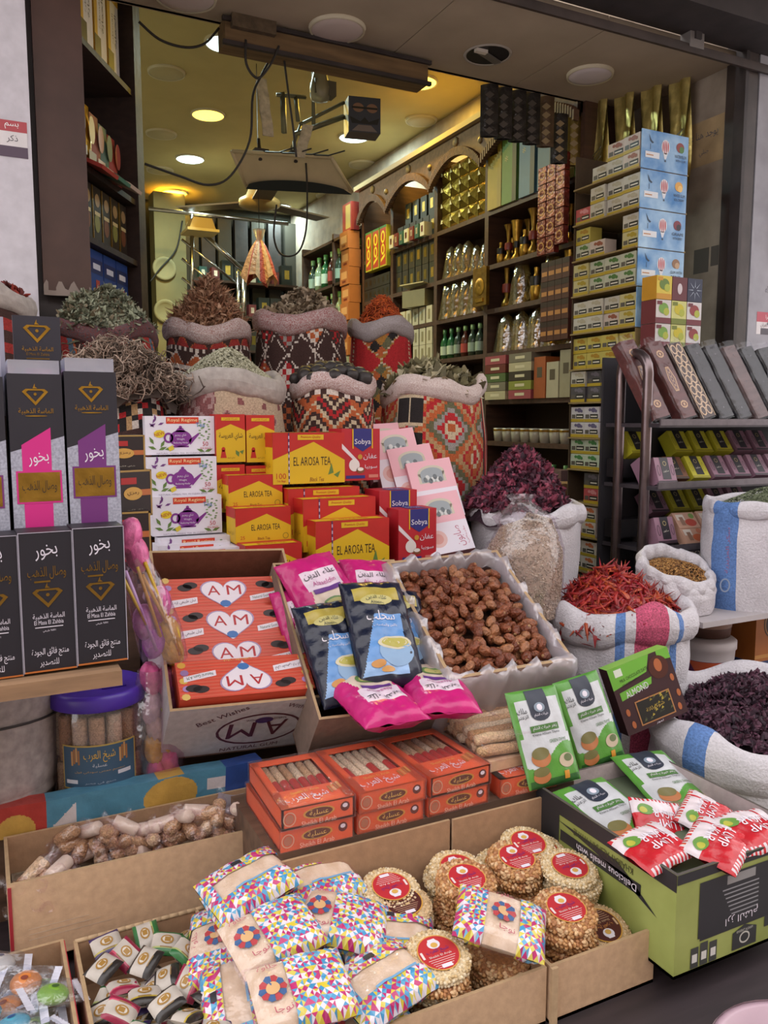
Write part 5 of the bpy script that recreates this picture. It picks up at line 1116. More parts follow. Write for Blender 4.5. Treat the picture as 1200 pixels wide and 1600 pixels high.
def inc_low():
    w, d, h = .084, .07, .238; t = thing('incense_box', 'incense box', 'incense box'); mb = MB(); mb.box((0, 0, h/2), (w, d, h), paper('#1b1922')); part(mb, 'body', t)
    mb = MB(); f = front(mb, w, d, h); wl_ = ink('#cfcad6'); f.text('بخور', 0, .085, .024, wl_, width=.036, rot=8); f.text('وصال الذهب', 0, .05, .022, gI2, width=.06); f.rect(-.02, .034, .005, .037, gI2, 2)
    diamond(f, 0, .01, .024, gI2); f.text('الماسة الذهبية', 0, -.024, .011, wl_, width=.05); f.text('El Masa El Zahbia', 0, -.034, .007, wl_, width=.046); f.rect(-.022, -.043, .022, -.0415, wl_, 2); f.text('100% طبيعي', 0, -.049, .005, wl_, width=.02)
    f.text('منتج فائق الجودة', 0, -.086, .017, wl_, width=.058); f.text('للتصدير', -.002, -.104, .014, wl_, width=.03)
    f.rect(-w/2, -h/2, w/2, -h/2+.003, ink('#b0642c'), 2); f.rect(-w/2, -h/2, -w/2+.0012, h/2, ink('#aaa6b4'), 2); f.rect(w/2-.0012, -h/2, w/2, h/2, ink('#aaa6b4'), 2); f.rect(-w/2, h/2-.0012, w/2, h/2, ink('#aaa6b4'), 2); part(mb, 'printed_face', t); return Kind(t)
il = inc_low()
for k, xc in enumerate((.012, .0965, .181)): il.put(T((xc, 1.46+.035, 1.172+.003*k), rz=1.5), ['black incense box cut off at the left picture edge on the plank', 'black incense box in the middle on the plank', 'black incense box at the right end of the plank'][k], 'black incense boxes')
def inc_up(stripe, nm):
    w, d, h = .088, .07, .285; t = thing('tall_incense_box', 'tall incense box', 'incense box'); mb = MB(); mb.box((0, 0, h/2), (w, d, h), paper('#1f1d27'), faces={'T': paper('#b9bccc')}); part(mb, 'body', t)
    mb = MB(); f = front(mb, w, d, h); sv = mat('#9a9cab', .4, 'card', scale=260, amt=.25); st2 = ink(stripe)
    f.poly([(-w/2, -h/2), (w/2, -h/2), (w/2, .035), (-w/2, .008)], sv); f.poly([(-.026, -h/2), (.02, -h/2), (.022, .05), (-.026, .02)], st2, 2)
    diamond(f, 0, .105, .021, gI); f.text('الماسة الذهبية', 0, .078, .011, gI, width=.056); f.ell(0, .07, .018, .001, gI, 2); f.text('بخور', 0, -.005, .022, ink('#d6d2dc'), width=.034, rot=8)
    f.rect(-.037, -.082, .037, -.025, st2, 4); f.rect(-.034, -.079, .034, -.028, gold('#96742f', .4), 5); f.text('وصال الذهب', 0, -.053, .022, ink('#3a2c18'), width=.056, lv=7)
    part(mb, 'printed_face', t); r_ = MB(); p_ = right(r_, w, d, h); diamond(p_, 0, .05, .02, gI2); p_.rect(-d/2, -h/2, d/2, -.03, ink('#7c7e8d')); part(r_, 'printed_side', t)
    cl = MB(); cl.box((0, .0, h+.012), (w*.94, d*.9, .024), film('lid_film', '#cdd0e0', .35, .2)); part(cl, 'clear_lid', t); return Kind(t)
for k, (xc, c, nm) in enumerate(((.004, '#6d2c6a', 'purple striped'), (.098, '#c4267c', 'bright pink striped'), (.190, '#6a2c70', 'violet striped'))):
    inc_up(c, nm).put(T((xc, 1.56+.02, 1.385+.006*k), rz=1, rx=-2), nm+' tall incense box behind the black ones'+(' at the left picture edge' if k == 0 else ''), 'tall incense boxes')
t = thing('display_card', 'dark incense display card with a gold diamond above the tall boxes', 'card', T((.115, 1.69, 1.62), rz=1)); mb = MB(); mb.box((0, 0, .085), (.082, .012, .17), paper('#272530')); part(mb, 'card_board', t)
mb = MB(); f = front(mb, .082, .012, .17); diamond(f, 0, .055, .024, gI); f.text('الماسة الذهبية', 0, .024, .01, gI, width=.054); f.text('El Masa El Zahbia', 0, .015, .005, gI2, width=.04); f.rect(-.02, .006, .02, .0075, gI2); f.rect(-.022, -.03, .022, -.012, ink('#c4267c')); part(mb, 'printed_face', t)
mb = MB(); mb.box((0, 0, .09), (.09, .05, .18), mat('#c3c2d0', .5, 'card', scale=20, amt=.05)); mb.box((.041, -.0255, .09), (.008, .001, .18), paper('#8d8c9c')); solo(mb, 'white_carton', 'plain white carton at the left picture edge beside the display card', 'carton', T((.012, 1.66, 1.6)))
mb = MB(); mb.box((.07, 1.675, 1.395), (.3, .11, .42), wood('#4a3a30')); solo(mb, 'box_riser', 'dark wooden riser behind the tall incense boxes', 'riser', T((0, .0, -.0)))
t = thing('wooden_plank', 'worn wooden plank under the black incense boxes', 'plank'); mb = MB(); mb.box((-.06, 1.58, 1.157), (.535, .31, .026), wood('#8a6c50', .8)); part(mb, 'board', t)
mb = MB(); mb.box((-.25, 1.6, .88), (.06, .08, .54), wood('#5d4a38')); part(mb, 'support', t)
# tall tub behind the jar
t = thing('speckled_tub', 'large pale speckled tub left of the clear jar', 'tub', T((-.02, 1.83, .79))); mb = MB(); mb.lathe([(0, 0), (.135, 0), (.15, .1), (.155, .27), (.16, .275), (.15, .28), (.145, .05)], mat('#a39a98', .6, 'paint', scale=60, amt=.2), n=40, cap=False); part(mb, 'body', t)
mb = MB(); mb.tube([(.157*math.cos(a), .157*math.sin(a), .2-.02*math.sin(a)) for a in [pi+k*pi/16 for k in range(17)]], .0025, C_dark, n=5); part(mb, 'wire_handle', t)

# ================================================================== jar of wrapped rolls
ses = [mat(c, .8, 'sesame', scale=260, amt=.3, bump=.8) for c in ('#c9a67c', '#d4ba94', '#ba9268', '#d9c8a8')]
JX, JY, JZ, JR = .207, 1.785, .787, .095
t = thing('sweet_jar', 'clear plastic jar of sesame rolls with a violet lid', 'jar', T((JX, JY, JZ)))
mb = MB(); mb.lathe([(0, 0), (JR*.96, 0), (JR, .01), (JR, .215), (JR*.97, .225)], film('jar_plastic', '#e9e4ea', .03, .09, .08, .1), n=40, cap=False); part(mb, 'clear_body', t)
mb = MB(); mb.lathe([(JR*1.04, .222), (JR*1.06, .226), (JR*1.06, .246), (JR*1.03, .254), (JR*.95, .256), (JR*.9, .25), (0, .25)], mat('#4a2fa0', .35, 'plastic', scale=12, amt=.06), n=40, cap=False); lid = part(mb, 'violet_lid', t)
mb = MB(); mb.box((.03, -.03, .2525), (.05, .012, .003), mat('#3c2590', .4)); part(mb, 'lid_mark', lid)
ang0 = 270-math.degrees(math.atan2(JX, JY))
def cylpt(a, z, r): return Vector((r*math.cos(math.radians(ang0)+a), r*math.sin(math.radians(ang0)+a), z))
lbm = MB(); LZ, LH, LA = .108, .046, .82
def lab(x, y, k): return cylpt(x, LZ+y, JR+.0008+.0003*k)
lbm.grid(lambda u, v: lab((u-.5)*2*LA, (v-.5)*2*LH, 0), 24, 2, ink('#b49a50')); lbm.grid(lambda u, v: lab((u-.5)*2*(LA-.03), (v-.5)*2*(LH-.003), 1), 24, 2, ink('#3a566e'))
def jtext(s, x, y, h, wd, m):
    V, F, w0, h0 = glyphs(s); lbm.add([lab((x+a*wd/w0)/JR, y+b*h/h0, 2.5) for a, b in V], F, m)
jtext('شيخ العرب', .0, .022, .026, .062, ink('#d2a83c')); jtext('عسلية', .0, .003, .009, .028, ink('#c8ccd4')); jtext('سمسم حمص سوداني فول', 0, -.010, .006, .10, ink('#b8935a')); jtext('صنع في مصر', -.0, -.034, .006, .06, ink('#a8b0bc'))
for sx in (-1, 1):
    for k in range(4): lbm.grid(lambda u, v: lab(sx*.048/JR*1.0+(k-1.5)*.05+(u-.5)*.04, .004+.03*v+.004*k % .01, 2), 1, 3, ink('#9a6a3c' if k % 2 else '#c0935a'))
lbm.grid(lambda u, v: lab(.52+(u-.5)*.3, -.018+(v-.5)*.008, 2), 4, 1, ink('#c8c8d0')); lbm.grid(lambda u, v: lab(-.6+(u-.5)*.26, -.03+(v-.5)*.008, 2), 4, 1, ink('#d0d0d6'))
part(lbm, 'printed_label', t)
def roll(r, L, m): 
    mb = MB(); mb.lathe([(0, 0), (r*.9, 0), (r, .004), (r, L-.004), (r*.9, L), (0, L)], m, n=12, cap=False); return mb
rm = [roll(.0155, .095, m).mesh('sesame_roll') for m in ses]
for zl in (.008, .112):
    for k in range(13):
        a = 2*pi*k/13+(.2 if zl > .1 else 0)
        tag(link('sesame_roll', rm[(k*3+int(zl*50)) % 4], None, T((JX+(JR-.022)*math.cos(a), JY+(JR-.022)*math.sin(a), JZ+zl), rx=3*math.sin(k))), 'sesame roll standing '+('in the lower layer' if zl < .1 else 'in the upper layer')+' inside the clear jar', 'sweet', 'sesame rolls in the jar')

# ================================================================== lollipop bags
def sugar_bag(name, label, top_p, bot_p, rad_, cols, sticks, kind=0):
    t = thing(name, label, 'sweets', T((0, 0, 0))); a, b = Vector(bot_p), Vector(top_p)
    rng = random.Random(int(rad_*1e4))
    for k in range(len(cols)):
        c, fr, off = cols[k]; p = a.lerp(b, fr)+Vector((off, -.01, 0)); s = rad_
        mb = MB(); V, F = blob(18, 9, .55, .55, .75, rng, .03); mb.add([(x*s*(1+.10*math.cos(9*math.atan2(y, x))), y*s*(1+.10*math.cos(9*math.atan2(y, x))), z*s*1.3) for x, y, z in V], F, mat(c, .35, 'sugar', scale=60, amt=.25, bump=.4), T(p, ry=rng.uniform(-20, 20)), True); part(mb, 'candy_floss', t)
    for (x0, f0, x1, f1, c) in sticks:
        mb = MB(); mb.tube([a.lerp(b, f0)+Vector((x0, -.03, 0)), a.lerp(b, f1)+Vector((x1, -.03, 0))], .004, mat(c, .3)); part(mb, 'stick', t)
    mb = MB(); ln = (b-a).length
    def fn(u, v):
        w = 2*pi*u; p = a.lerp(b, v); k = rad_*(1.25 if kind else 1.3-.75*v)*(.75+.35*math.sin(pi*min(1, .1+v*.9)))*(1+.08*math.sin(5*w+6*v)); return p+Vector((k*math.cos(w), k*.7*math.sin(w)-.01, 0))
    mb.grid(fn, 24, 14, film('sweet_film', '#f0e0ec', .05, .12), wrapu=True); part(mb, 'clear_film', t)
tp_, bt_ = at(197, 822, Y=1.72), at(258, 1030, Y=1.72)
sugar_bag('lollipop_bag', 'clear bag of pink and yellow twisted sweets on sticks beside the incense boxes', tp_, bt_, .041, [('#d2689a', .93, .0), ('#d2689a', .8, .004), ('#b578b0', .3, -.02), ('#a860b0', .16, -.012), ('#c8aa3c', .2, .022), ('#c8a834', .08, .018), ('#c45c94', .42, .02)], [(-.03, .7, -.015, .1, '#b896c4'), (-.005, .72, .0, .2, '#c29c2c'), (.012, .75, .03, .05, '#c8a020'), (-.04, .68, -.02, .3, '#c0a04a'), (.0, .66, .02, .3, '#c8a020')])
tp_, bt_ = at(243, 1042, Y=1.74), at(250, 1222, Y=1.74)
sugar_bag('lollipop_bag', 'clear bag of pink, white and yellow floss sweets between jar and gum carton', tp_, bt_, .039, [('#d05c94', .92, -.012), ('#d2689c', .86, .022), ('#c9bcbc', .66, -.012), ('#cf5a8c', .62, .024), ('#b8a898', .5, -.005), ('#d05c8c', .42, .022), ('#c9aa4a', .32, -.01), ('#bf4a7c', .22, .016), ('#b93a74', .1, -.008), ('#c04a80', .06, .02)], [(.005, .68, .012, .6, '#9cb83c'), (.004, .36, .016, .3, '#c8a834'), (.0, .1, .008, .02, '#8cae3c')], 1)
# ================================================================== open cartons (local: opening plane z = 0, front edge y = 0, bottom z = -h)
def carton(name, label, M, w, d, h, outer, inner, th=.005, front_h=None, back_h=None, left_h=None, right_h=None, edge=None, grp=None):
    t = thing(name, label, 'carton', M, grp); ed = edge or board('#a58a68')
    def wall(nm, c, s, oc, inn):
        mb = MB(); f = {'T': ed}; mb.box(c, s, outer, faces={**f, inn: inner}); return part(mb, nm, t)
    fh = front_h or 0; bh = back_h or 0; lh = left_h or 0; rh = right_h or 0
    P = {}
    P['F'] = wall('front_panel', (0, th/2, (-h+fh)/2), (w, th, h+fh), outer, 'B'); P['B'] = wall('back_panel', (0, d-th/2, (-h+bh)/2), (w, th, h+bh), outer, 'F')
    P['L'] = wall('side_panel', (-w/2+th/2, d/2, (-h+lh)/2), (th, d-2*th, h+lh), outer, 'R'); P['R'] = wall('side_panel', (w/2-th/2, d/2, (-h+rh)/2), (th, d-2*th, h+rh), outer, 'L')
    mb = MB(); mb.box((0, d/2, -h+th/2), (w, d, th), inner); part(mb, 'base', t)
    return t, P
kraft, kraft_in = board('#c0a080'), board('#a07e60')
class SurfPrint:
    """print that follows a bulging pouch: S(x, y) -> point on its upper skin"""
    def __init__(s, mb, S): s.mb = mb; s.S = S
    def text(s, t, x, y, h, m, lv=2, width=None, rot=0):
        V, F, w0, h0 = glyphs(t); sy = h/h0; sx = (width/w0) if width else sy; c, q_ = math.cos(math.radians(rot)), math.sin(math.radians(rot))
        s.mb.add([s.S(x+(a*sx*c-b*sy*q_), y+(a*sx*q_+b*sy*c))+Vector((0, 0, .0006+.0003*lv)) for a, b in V], F, m); return s
    def rect(s, x0, y0, x1, y1, m, lv=1, n=5):
        s.mb.grid(lambda u, v: s.S(x0+(x1-x0)*u, y0+(y1-y0)*v)+Vector((0, 0, .0006+.0003*lv)), n, n, m); return s
    def ell(s, x, y, a, b, m, lv=1, n=18):
        s.mb.grid(lambda u, v: s.S(x+a*v*math.cos(2*pi*u), y+b*v*math.sin(2*pi*u))+Vector((0, 0, .0006+.0003*lv)), n, 3, m, wrapu=True); return s
    def poly(s, pts, m, lv=1):
        s.mb.add([s.S(x, y)+Vector((0, 0, .0006+.0003*lv)) for x, y in pts], [tuple(range(len(pts)))], m); return s
def pillow(w, h, th, seed=0, crink=.002):
    def S(x, y):
        u, v = min(1, abs(2*x/w)), min(1, abs(2*y/h)); return Vector((x, y, th/2*math.sqrt(max(0, (1-u**3)*(1-v**4)))+crink*wob(x*48, y*36, seed)*(.4+.6*(1-u*v))))
    return S
def pouch(t, w, h, th, pick, seed=0, nu=26, nv=34, crink=.002, back=None):
    S = pillow(w, h, th, seed, crink); mb = MB()
    mb.grid(lambda u, v: S((u-.5)*w, (v-.5)*h), nu, nv, None, pick=pick)
    mb.grid(lambda u, v: Vector((( .5-u)*w, (v-.5)*h, -S((.5-u)*w, (v-.5)*h).z-.0003)), 10, 12, back or pick(.5, .5)); part(mb, 'pouch_body', t); return S
def foil(h, r=.3, b=.35): return mat(h, r, 'foil', scale=28, amt=.12, bump=b)

# ------------------------------------------------------------------ carton of gum packs
pg = at(390, 1100, Y=1.60); MG = T((pg.x, pg.y, pg.z), rz=-4, rx=40); wg, dg_, hg = .325, .43, .20
gc, P = carton('gum_carton', 'white open carton with four orange gum packs, tilted towards the street', MG, wg, dg_, hg, board('#b8b2b4'), board('#8a5c48'), th=.006)
mb = MB(); f = Print(mb, (0, 0, -hg/2), (1,0,0), (0,0,1)); mk = ink('#5a2a34')
f.ring(.04, -.005, .095, .062, .006, mk); f.text('A', .075, -.005, .06, mk, width=.05, rot=180); f.text('M', .0, -.005, .06, mk, width=.06, rot=180); f.text('WITHOUT CHOLESTEROL', .05, .034, .008, mk, width=.09, lv=4); f.ell(.045, .03, .02, .012, ink('#4a3468'), 3)
f.text('With All', .12, .072, .014, mk, rot=-20); f.text('Best Wishes', -.05, .062, .016, mk, rot=28); f.text('NATURAL GUM', .03, -.078, .014, mk, width=.13, rot=2); part(mb, 'printed_front', P['F'])
og = mat('#c84a34', .4, 'card', scale=15, amt=.1)
def gum():
    w, d, h = .285, .094, .05; t = thing('gum_pack', 'orange gum pack', 'gum pack'); mb = MB(); mb.box((0, 0, h/2), (w, d, h), og); part(mb, 'body', t)
    mb = MB(); f = top(mb, w, d, h); ln = ink('#c9624c')
    for k in range(11): f.rect(-w/2, -d*.46+k*d*.09, w/2, -d*.46+k*d*.09+.0022, ln)
    for sx in (-1, 1):
        for k in range(5): f.ell(sx*(w/2-.012-.004*(k % 2)), -d*.4+.02*k, .009, .008, ink(['#c8973a', '#8a6a98', '#c9a548', '#a07cb0', '#d0b060'][k]), 2, 8)
    wl_ = ink('#d8d0d8'); hp_ = [(.002+.052*math.sin(a)**3*s_, .005+.0026*s_*(13*math.cos(a)-5*math.cos(2*a)-2*math.cos(3*a)-math.cos(4*a))) for s_ in (1.0,) for a in [-2*pi*k/40 for k in range(40)]]; f.poly([(x*1.07, (y-.0)*1.07) for x, y in hp_], ink('#9a86a8'), 3); f.poly(hp_, wl_, 3.5)
    f.text('A', -.022, .012, .026, ink('#a8262c'), width=.03, lv=5); f.text('M', .026, .012, .026, ink('#a8262c'), width=.034, lv=5); f.ell(.002, -.024, .013, .009, ink('#3a6aa8'), 5, 9)
    for (x, y) in ((-.088, .022), (-.075, .028), (.098, .026), (.112, .022)): f.ell(x, y, .017, .009, ink('#2a1a1a'), 3)
    f.poly([(-.128, -.032), (-.062, -.02), (-.062, -.004), (-.128, -.012)], wl_, 3); f.text('لبان طبيعي ايه ام', -.095, -.017, .011, ink('#4a3a4a'), width=.058, rot=8, lv=5); f.poly([(.062, -.02), (.13, -.008), (.13, .006), (.062, -.006)], wl_, 3); f.text('Natural Gum A.M', .096, -.007, .008, ink('#4a6a58'), width=.056, rot=9, lv=5)
    f.text('لبان طبيعي', .01, -.044, .008, ink('#d0b060'), width=.06, lv=4); part(mb, 'printed_top', t); return Kind(t)
gk_ = gum()
for k, (y, z, rx, ry_, rz) in enumerate(((.056, -.034, -4, 0, 180), (.140, -.075, 6, 0, 0), (.232, -.078, 8, 0, 0), (.326, -.085, 8, 0, 0))):
    gk_.put(MG @ T((0, y, z), rx=rx, rz=rz), ['orange gum pack lying upside down at the front of the carton', 'orange gum pack mostly hidden behind the front one', 'orange gum pack third from the front', 'orange gum pack at the back of the carton'][k], 'orange gum packs')

# ------------------------------------------------------------------ carton of sahlab pouches
ps = at(612, 1112, Y=1.50); MS = T((ps.x, ps.y, ps.z), rz=-4, rx=35); w_s, d_s, h_s = .325, .46, .18
sc_, P = carton('pouch_carton', 'brown open carton of pink and dark blue pouches, tilted towards the street', MS, w_s, d_s, h_s, board('#7c685c'), board('#7c5a48'), th=.006)
def sahlab():
    t = thing('sahlab_pouch', 'pouch', 'pouch'); w, h = .135, .235; nvy, lb_, gd = foil('#161c30', .25), foil('#5c8cc4', .3), foil('#a89848', .3); sky = foil('#86a8d0', .3); 
    def pick(u, v):
        x, y = (u-.5)*w, (v-.5)*h
        if y > .095: return nvy
        if .062 < y < .095 and -.05 < x < .045: return gd
        if -.1 < y < .045 and abs(x-.005-.2*y) < .026+.14*(.045-y)*(y < .045) and y < .03: return lb_ if y > -.07 else sky
        return nvy
    S = pouch(t, w, h, .055, pick, 3, back=nvy, crink=.0042, nu=68, nv=90); mb = MB(); f = SurfPrint(mb, S)
    f.ell(-.005, .062, .034, .012, ink('#b8b070'), 2); f.text('علاء الدين', -.005, .066, .012, ink('#2a3a30'), width=.045, lv=4); f.text('Alaaeldin', -.005, .055, .007, ink('#2a3a30'), width=.03, lv=4); f.text('سحلب', -.005, .022, .026, W_, width=.06, lv=4); f.text('باللبن والمكسرات', 0, .002, .007, W_, width=.05, lv=4)
    f.ell(.012, -.055, .036, .03, ink('#7f9fc0'), 2); f.ell(.012, -.036, .036, .014, ink('#c4bca0'), 3); f.ell(.012, -.036, .029, .010, ink('#a8a044'), 4); f.ell(-.03, -.078, .014, .008, ink('#b8803c'), 3); f.ell(-.012, -.09, .014, .006, ink('#c09050'), 3); part(mb, 'printed_front', t); return Kind(t)
def pinkp():
    t = thing('rice_pouch', 'pouch', 'pouch'); w, h = .13, .2; pk_, lp, clr_ = foil('#b8206e', .25), foil('#d89cbc', .3), foil('#cbb8a8', .4)
    def pick(u, v):
        x, y = (u-.5)*w, (v-.5)*h
        if y > .075 or y < -.08: return pk_
        if .01 < y < .055 and abs(x) < .04: return foil('#d6c4d2', .4)
        return pk_ if abs(x) > .035+.25*max(0, -y) else clr_ if y < .01 else pk_
    S = pouch(t, w, h, .055, pick, 5, back=pk_, crink=.004, nu=60, nv=70); mb = MB(); f = SurfPrint(mb, S); f.text('علاء الدين', 0, .042, .017, ink('#2a2a30'), width=.07, lv=3); f.text('Alaaeldin', 0, .022, .010, ink('#b04a88'), width=.05, lv=3); f.rect(-.03, .0, .03, .01, ink('#5a2a7a'), 2); f.ell(0, -.03, .026, .016, ink('#5a7a44'), 2); f.ell(0, -.028, .02, .01, ink('#a8a060'), 3); part(mb, 'printed_front', t); return Kind(t)
sp, pp = sahlab(), pinkp()
for (x, y, z, rz, rx, ry_, s, lb) in ((-.06, .335, .0, 16, 10, 0, 1.22, 'pink pouch leaning on the left at the back of the tilted carton'), (.07, .35, -.02, -6, 10, 0, 1.1, 'pink pouch on the right at the back of the tilted carton'), (-.11, .29, -.04, 6, 10, 0, 1.0, 'pink pouch squeezed against the left carton wall')):
    pp.put(MS @ T((x, y, z), rz=rz, rx=rx, s=s), lb, 'pink pouches')
for (x, y, z, rz, rx, s, lb) in ((.082, .20, .015, -8, 12, 1.0, 'dark blue sahlab pouch on the right of the tilted carton'), (-.085, .155, .02, 6, 12, 1.06, 'dark blue sahlab pouch on the left of the tilted carton'), (.012, .165, .062, -2, 12, 1.12, 'dark blue sahlab pouch on top in the middle of the tilted carton')):
    sp.put(MS @ T((x, y, z), rz=rz, rx=rx, s=s), lb, 'dark blue sahlab pouches')
for (x, y, z, rz, rx, s, lb) in ((-.045, .015, .03, 184, -28, 1.15, 'pink pouch lying upside down over the front edge, on the left'), (.098, .015, .04, 168, -28, 1.1, 'pink pouch lying upside down over the front edge, on the right')):
    pp.put(MS @ T((x, y, z), rz=rz, rx=rx, s=s), lb, 'pink pouches')

# ------------------------------------------------------------------ crate of dates with a clear liner
pd = at(800, 1046, Y=1.45); MD = T((pd.x+.006, pd.y, pd.z), rz=-3, rx=30, ry=-4); wd, dd, hd = .315, .40, .20
dc, P = carton('date_carton', 'pale carton of brown dates lined with clear plastic', MD, wd, dd, hd, mat('#8a6a5c', .7, 'card', scale=45, amt=.3, alt='#b5a09a'), board('#a89ea2'), th=.008)
lin_ = MB(); fl = film('liner_film', '#f2eef4', .30, .16, .2, .8, 24)
def liner(u, v):
    a = 2*pi*u; c, s = math.cos(a), math.sin(a); k = max(abs(c), abs(s)); x, y = c/k, s/k
    w0, d0 = wd/2, dd/2
    if v < .4: q_ = v/.4; kk = .88+.05*q_; z = -.04+.045*q_
    else: q_ = (v-.4)/.6; kk = .93+.13*math.sin(min(1, q_*2.5)*pi/2)+.02*q_; z = .012*math.sin(pi*min(1, q_*1.6))-.17*max(0, q_-.12)
    r = 1+.02*math.sin(a*13)+.014*math.sin(a*29+q_*5)
    return (x*w0*kk*r, d0+y*d0*kk*r, z+.010*math.sin(a*17+v*8)+.006*math.sin(a*31))
lin_.grid(liner, 96, 12, fl, wrapu=True); lo_ = solo(lin_, 'plastic_liner', 'crumpled clear plastic liner folded over the date carton', 'liner', MD)
mb = MB(); mb.box((0, dd/2, -.06), (wd-.02, dd-.02, .02), mat('#4a2a1c', .8, 'date', scale=60, amt=.4, bump=.8)); part(mb, 'date_bed', dc)
rng = random.Random(14); dms = []
for k, c in enumerate(('#7a4228', '#864c30', '#6e3822', '#8e5638', '#9a6644')):
    m = mat(c, .3, 'date', scale=110, amt=.3, bump=1.0)
    V, F = blob(14, 10, .52, .33, .32, rng, .035); mb = MB()
    mb.add([(x*.036, y*.036*(1+.07*math.sin(x*26+y*9)), z*.036*(1+.07*math.cos(x*23))) for x, y, z in V], F, m, T((0, 0, 0), ry=0), True); mb.lathe([(.0, .0175), (.003, .0182), (.0035, .0165)], mat('#a88a5c', .7), n=7, M=T((0, 0, 0), ry=90), cap=False)
    dms.append(mb.mesh('date'))
nd = 0
for ring_ in range(2):
    nx, ny = (11, 16) if ring_ == 0 else (10, 13)
    for i in range(nx):
        for j in range(ny):
            x = (-.5+(i+.5+(j % 2)*.5*0)/nx)*(wd-.05)+rng.gauss(0, .004); y = .03+(j+.5)/ny*(dd-.06)+rng.gauss(0, .004)
            if ring_ and (rng.random() < .25): continue
            z = (-.045 if ring_ == 0 else -.026)+.028*math.sin(pi*(x/wd+.5))*math.sin(pi*y/dd)+rng.gauss(0, .003)
            if ring_ == 0 and rng.random() < .12: continue
            tag(link('date', dms[rng.randrange(5)], None, MD @ T((x, y, z), rz=rng.uniform(0, 360), rx=rng.uniform(0, 360), ry=rng.uniform(-35, 35), s=rng.uniform(.85, 1.12))), 'glossy brown date in the plastic lined carton', 'date', 'dates in the carton'); nd += 1

# ------------------------------------------------------------------ orange boxes of sesame fingers, two layers
def sesbox(fill):
    w, d, h = .138, .215, .039; t = thing('sesame_finger_box', 'box', 'sweet box'); o_ = mat('#d4582f', .35, 'card', scale=12, amt=.1)
    mb = MB(); mb.box((0, 0, .002), (w, d, .004), o_)
    for (c, s) in (((0, -d/2+.002, h/2), (w, .004, h)), ((0, d/2-.002, h/2), (w, .004, h)), ((-w/2+.002, 0, h/2), (.004, d, h)), ((w/2-.002, 0, h/2), (.004, d, h))): mb.box(c, s, o_)
    mb.box((0, -d*.5+.035, h-.001), (w, .07, .002), o_); mb.box((0, d*.5-.012, h-.001), (w, .024, .002), o_); mb.box((-w/2+.008, 0, h-.001), (.016, d, .002), o_); mb.box((w/2-.008, 0, h-.001), (.016, d, .002), o_); part(mb, 'card_tray', t)
    for k in range(6):
        mb = MB(); mb.tube([(-.045+.018*k, -.05, h-.012), (-.045+.018*k, .09, h-.012)], .0088, fill if fill != 'mix' else ses[k % 4], n=8); part(mb, 'sesame_finger', t)
        if fill == 'mix' or k in (0, 3, 5): mb = MB(); mb.grid(lambda u, v: (-.045+.018*k+.0092*math.cos(pi*(.15+.7*u)), -.04+.055*v, h-.012+.0092*math.sin(pi*(.15+.7*u))), 4, 1, ink('#a02a24')); part(mb, 'red_label', t)
    mb = MB(); f = Print(mb, (0, -d/2, h/2), (1,0,0), (0,0,1)); gd = ink('#c09038'); f.ell(0, .003, .03, .0105, gd, 1); f.ell(0, .003, .026, .0085, ink('#5a2a1c'), 2); f.text('عسلية', 0, .003, .012, ink('#d8b45c'), width=.036, lv=3); f.text('Sheikh El Arab', 0, -.013, .009, ink('#e4b8a0'), width=.066); f.ring(-.055, -.0, .012, .013, .002, ink('#c8a080')); f.ell(-.055, 0, .008, .009, ink('#a86a50')); f.ell(.05, .004, .009, .009, ink('#5a2420'), 1); f.ell(.05, .006, .005, .004, W_, 2)
    f = Print(mb, (0, -d*.5+.035, h), (1,0,0), (0,0,1)); f = Print(mb, (0, -d*.5+.035, h), (1,0,0), (0,1,0)); f.text('شيخ العرب', -.012, -.006, .034, W_, width=.084, rot=4); f.text('Sheikh El Arab', -.008, .02, .009, ink('#d8a84a'), width=.056, rot=4)
    for k in range(4): f.rect(.035+.007*k, -.005+.004*k, .04+.007*k, .022+.004*k, ink('#c88a4a' if k % 2 else '#a86a34'), 2)
    part(mb, 'printed_faces', t)
    mb = MB(); mb.box((0, 0, h/2+.0015), (w+.004, d+.004, h+.004), film('pack_film', '#fbf6f8', .025, .07, .12, .6, 30)); part(mb, 'clear_film', t); return Kind(t)
sbx = [sesbox('mix'), sesbox(ses[3]), sesbox('mix')]; g = 'orange sesame finger boxes'
pos = [.517, .664, .811]
for k, x in enumerate(pos):
    sbx[k].put(T((x, 1.41, .839), rz=-1+k), ['orange sesame box under the leftmost one', 'orange sesame box under the middle one', 'orange sesame box under the third one'][k], g)
    sbx[k].put(T((x+.004-.002*k, 1.405, .8805), rz=-2+2*k), ['leftmost upper orange box showing sesame fingers', 'middle upper orange box showing pale fingers', 'third upper orange box with red labelled fingers beside the bar bundle'][k], g)
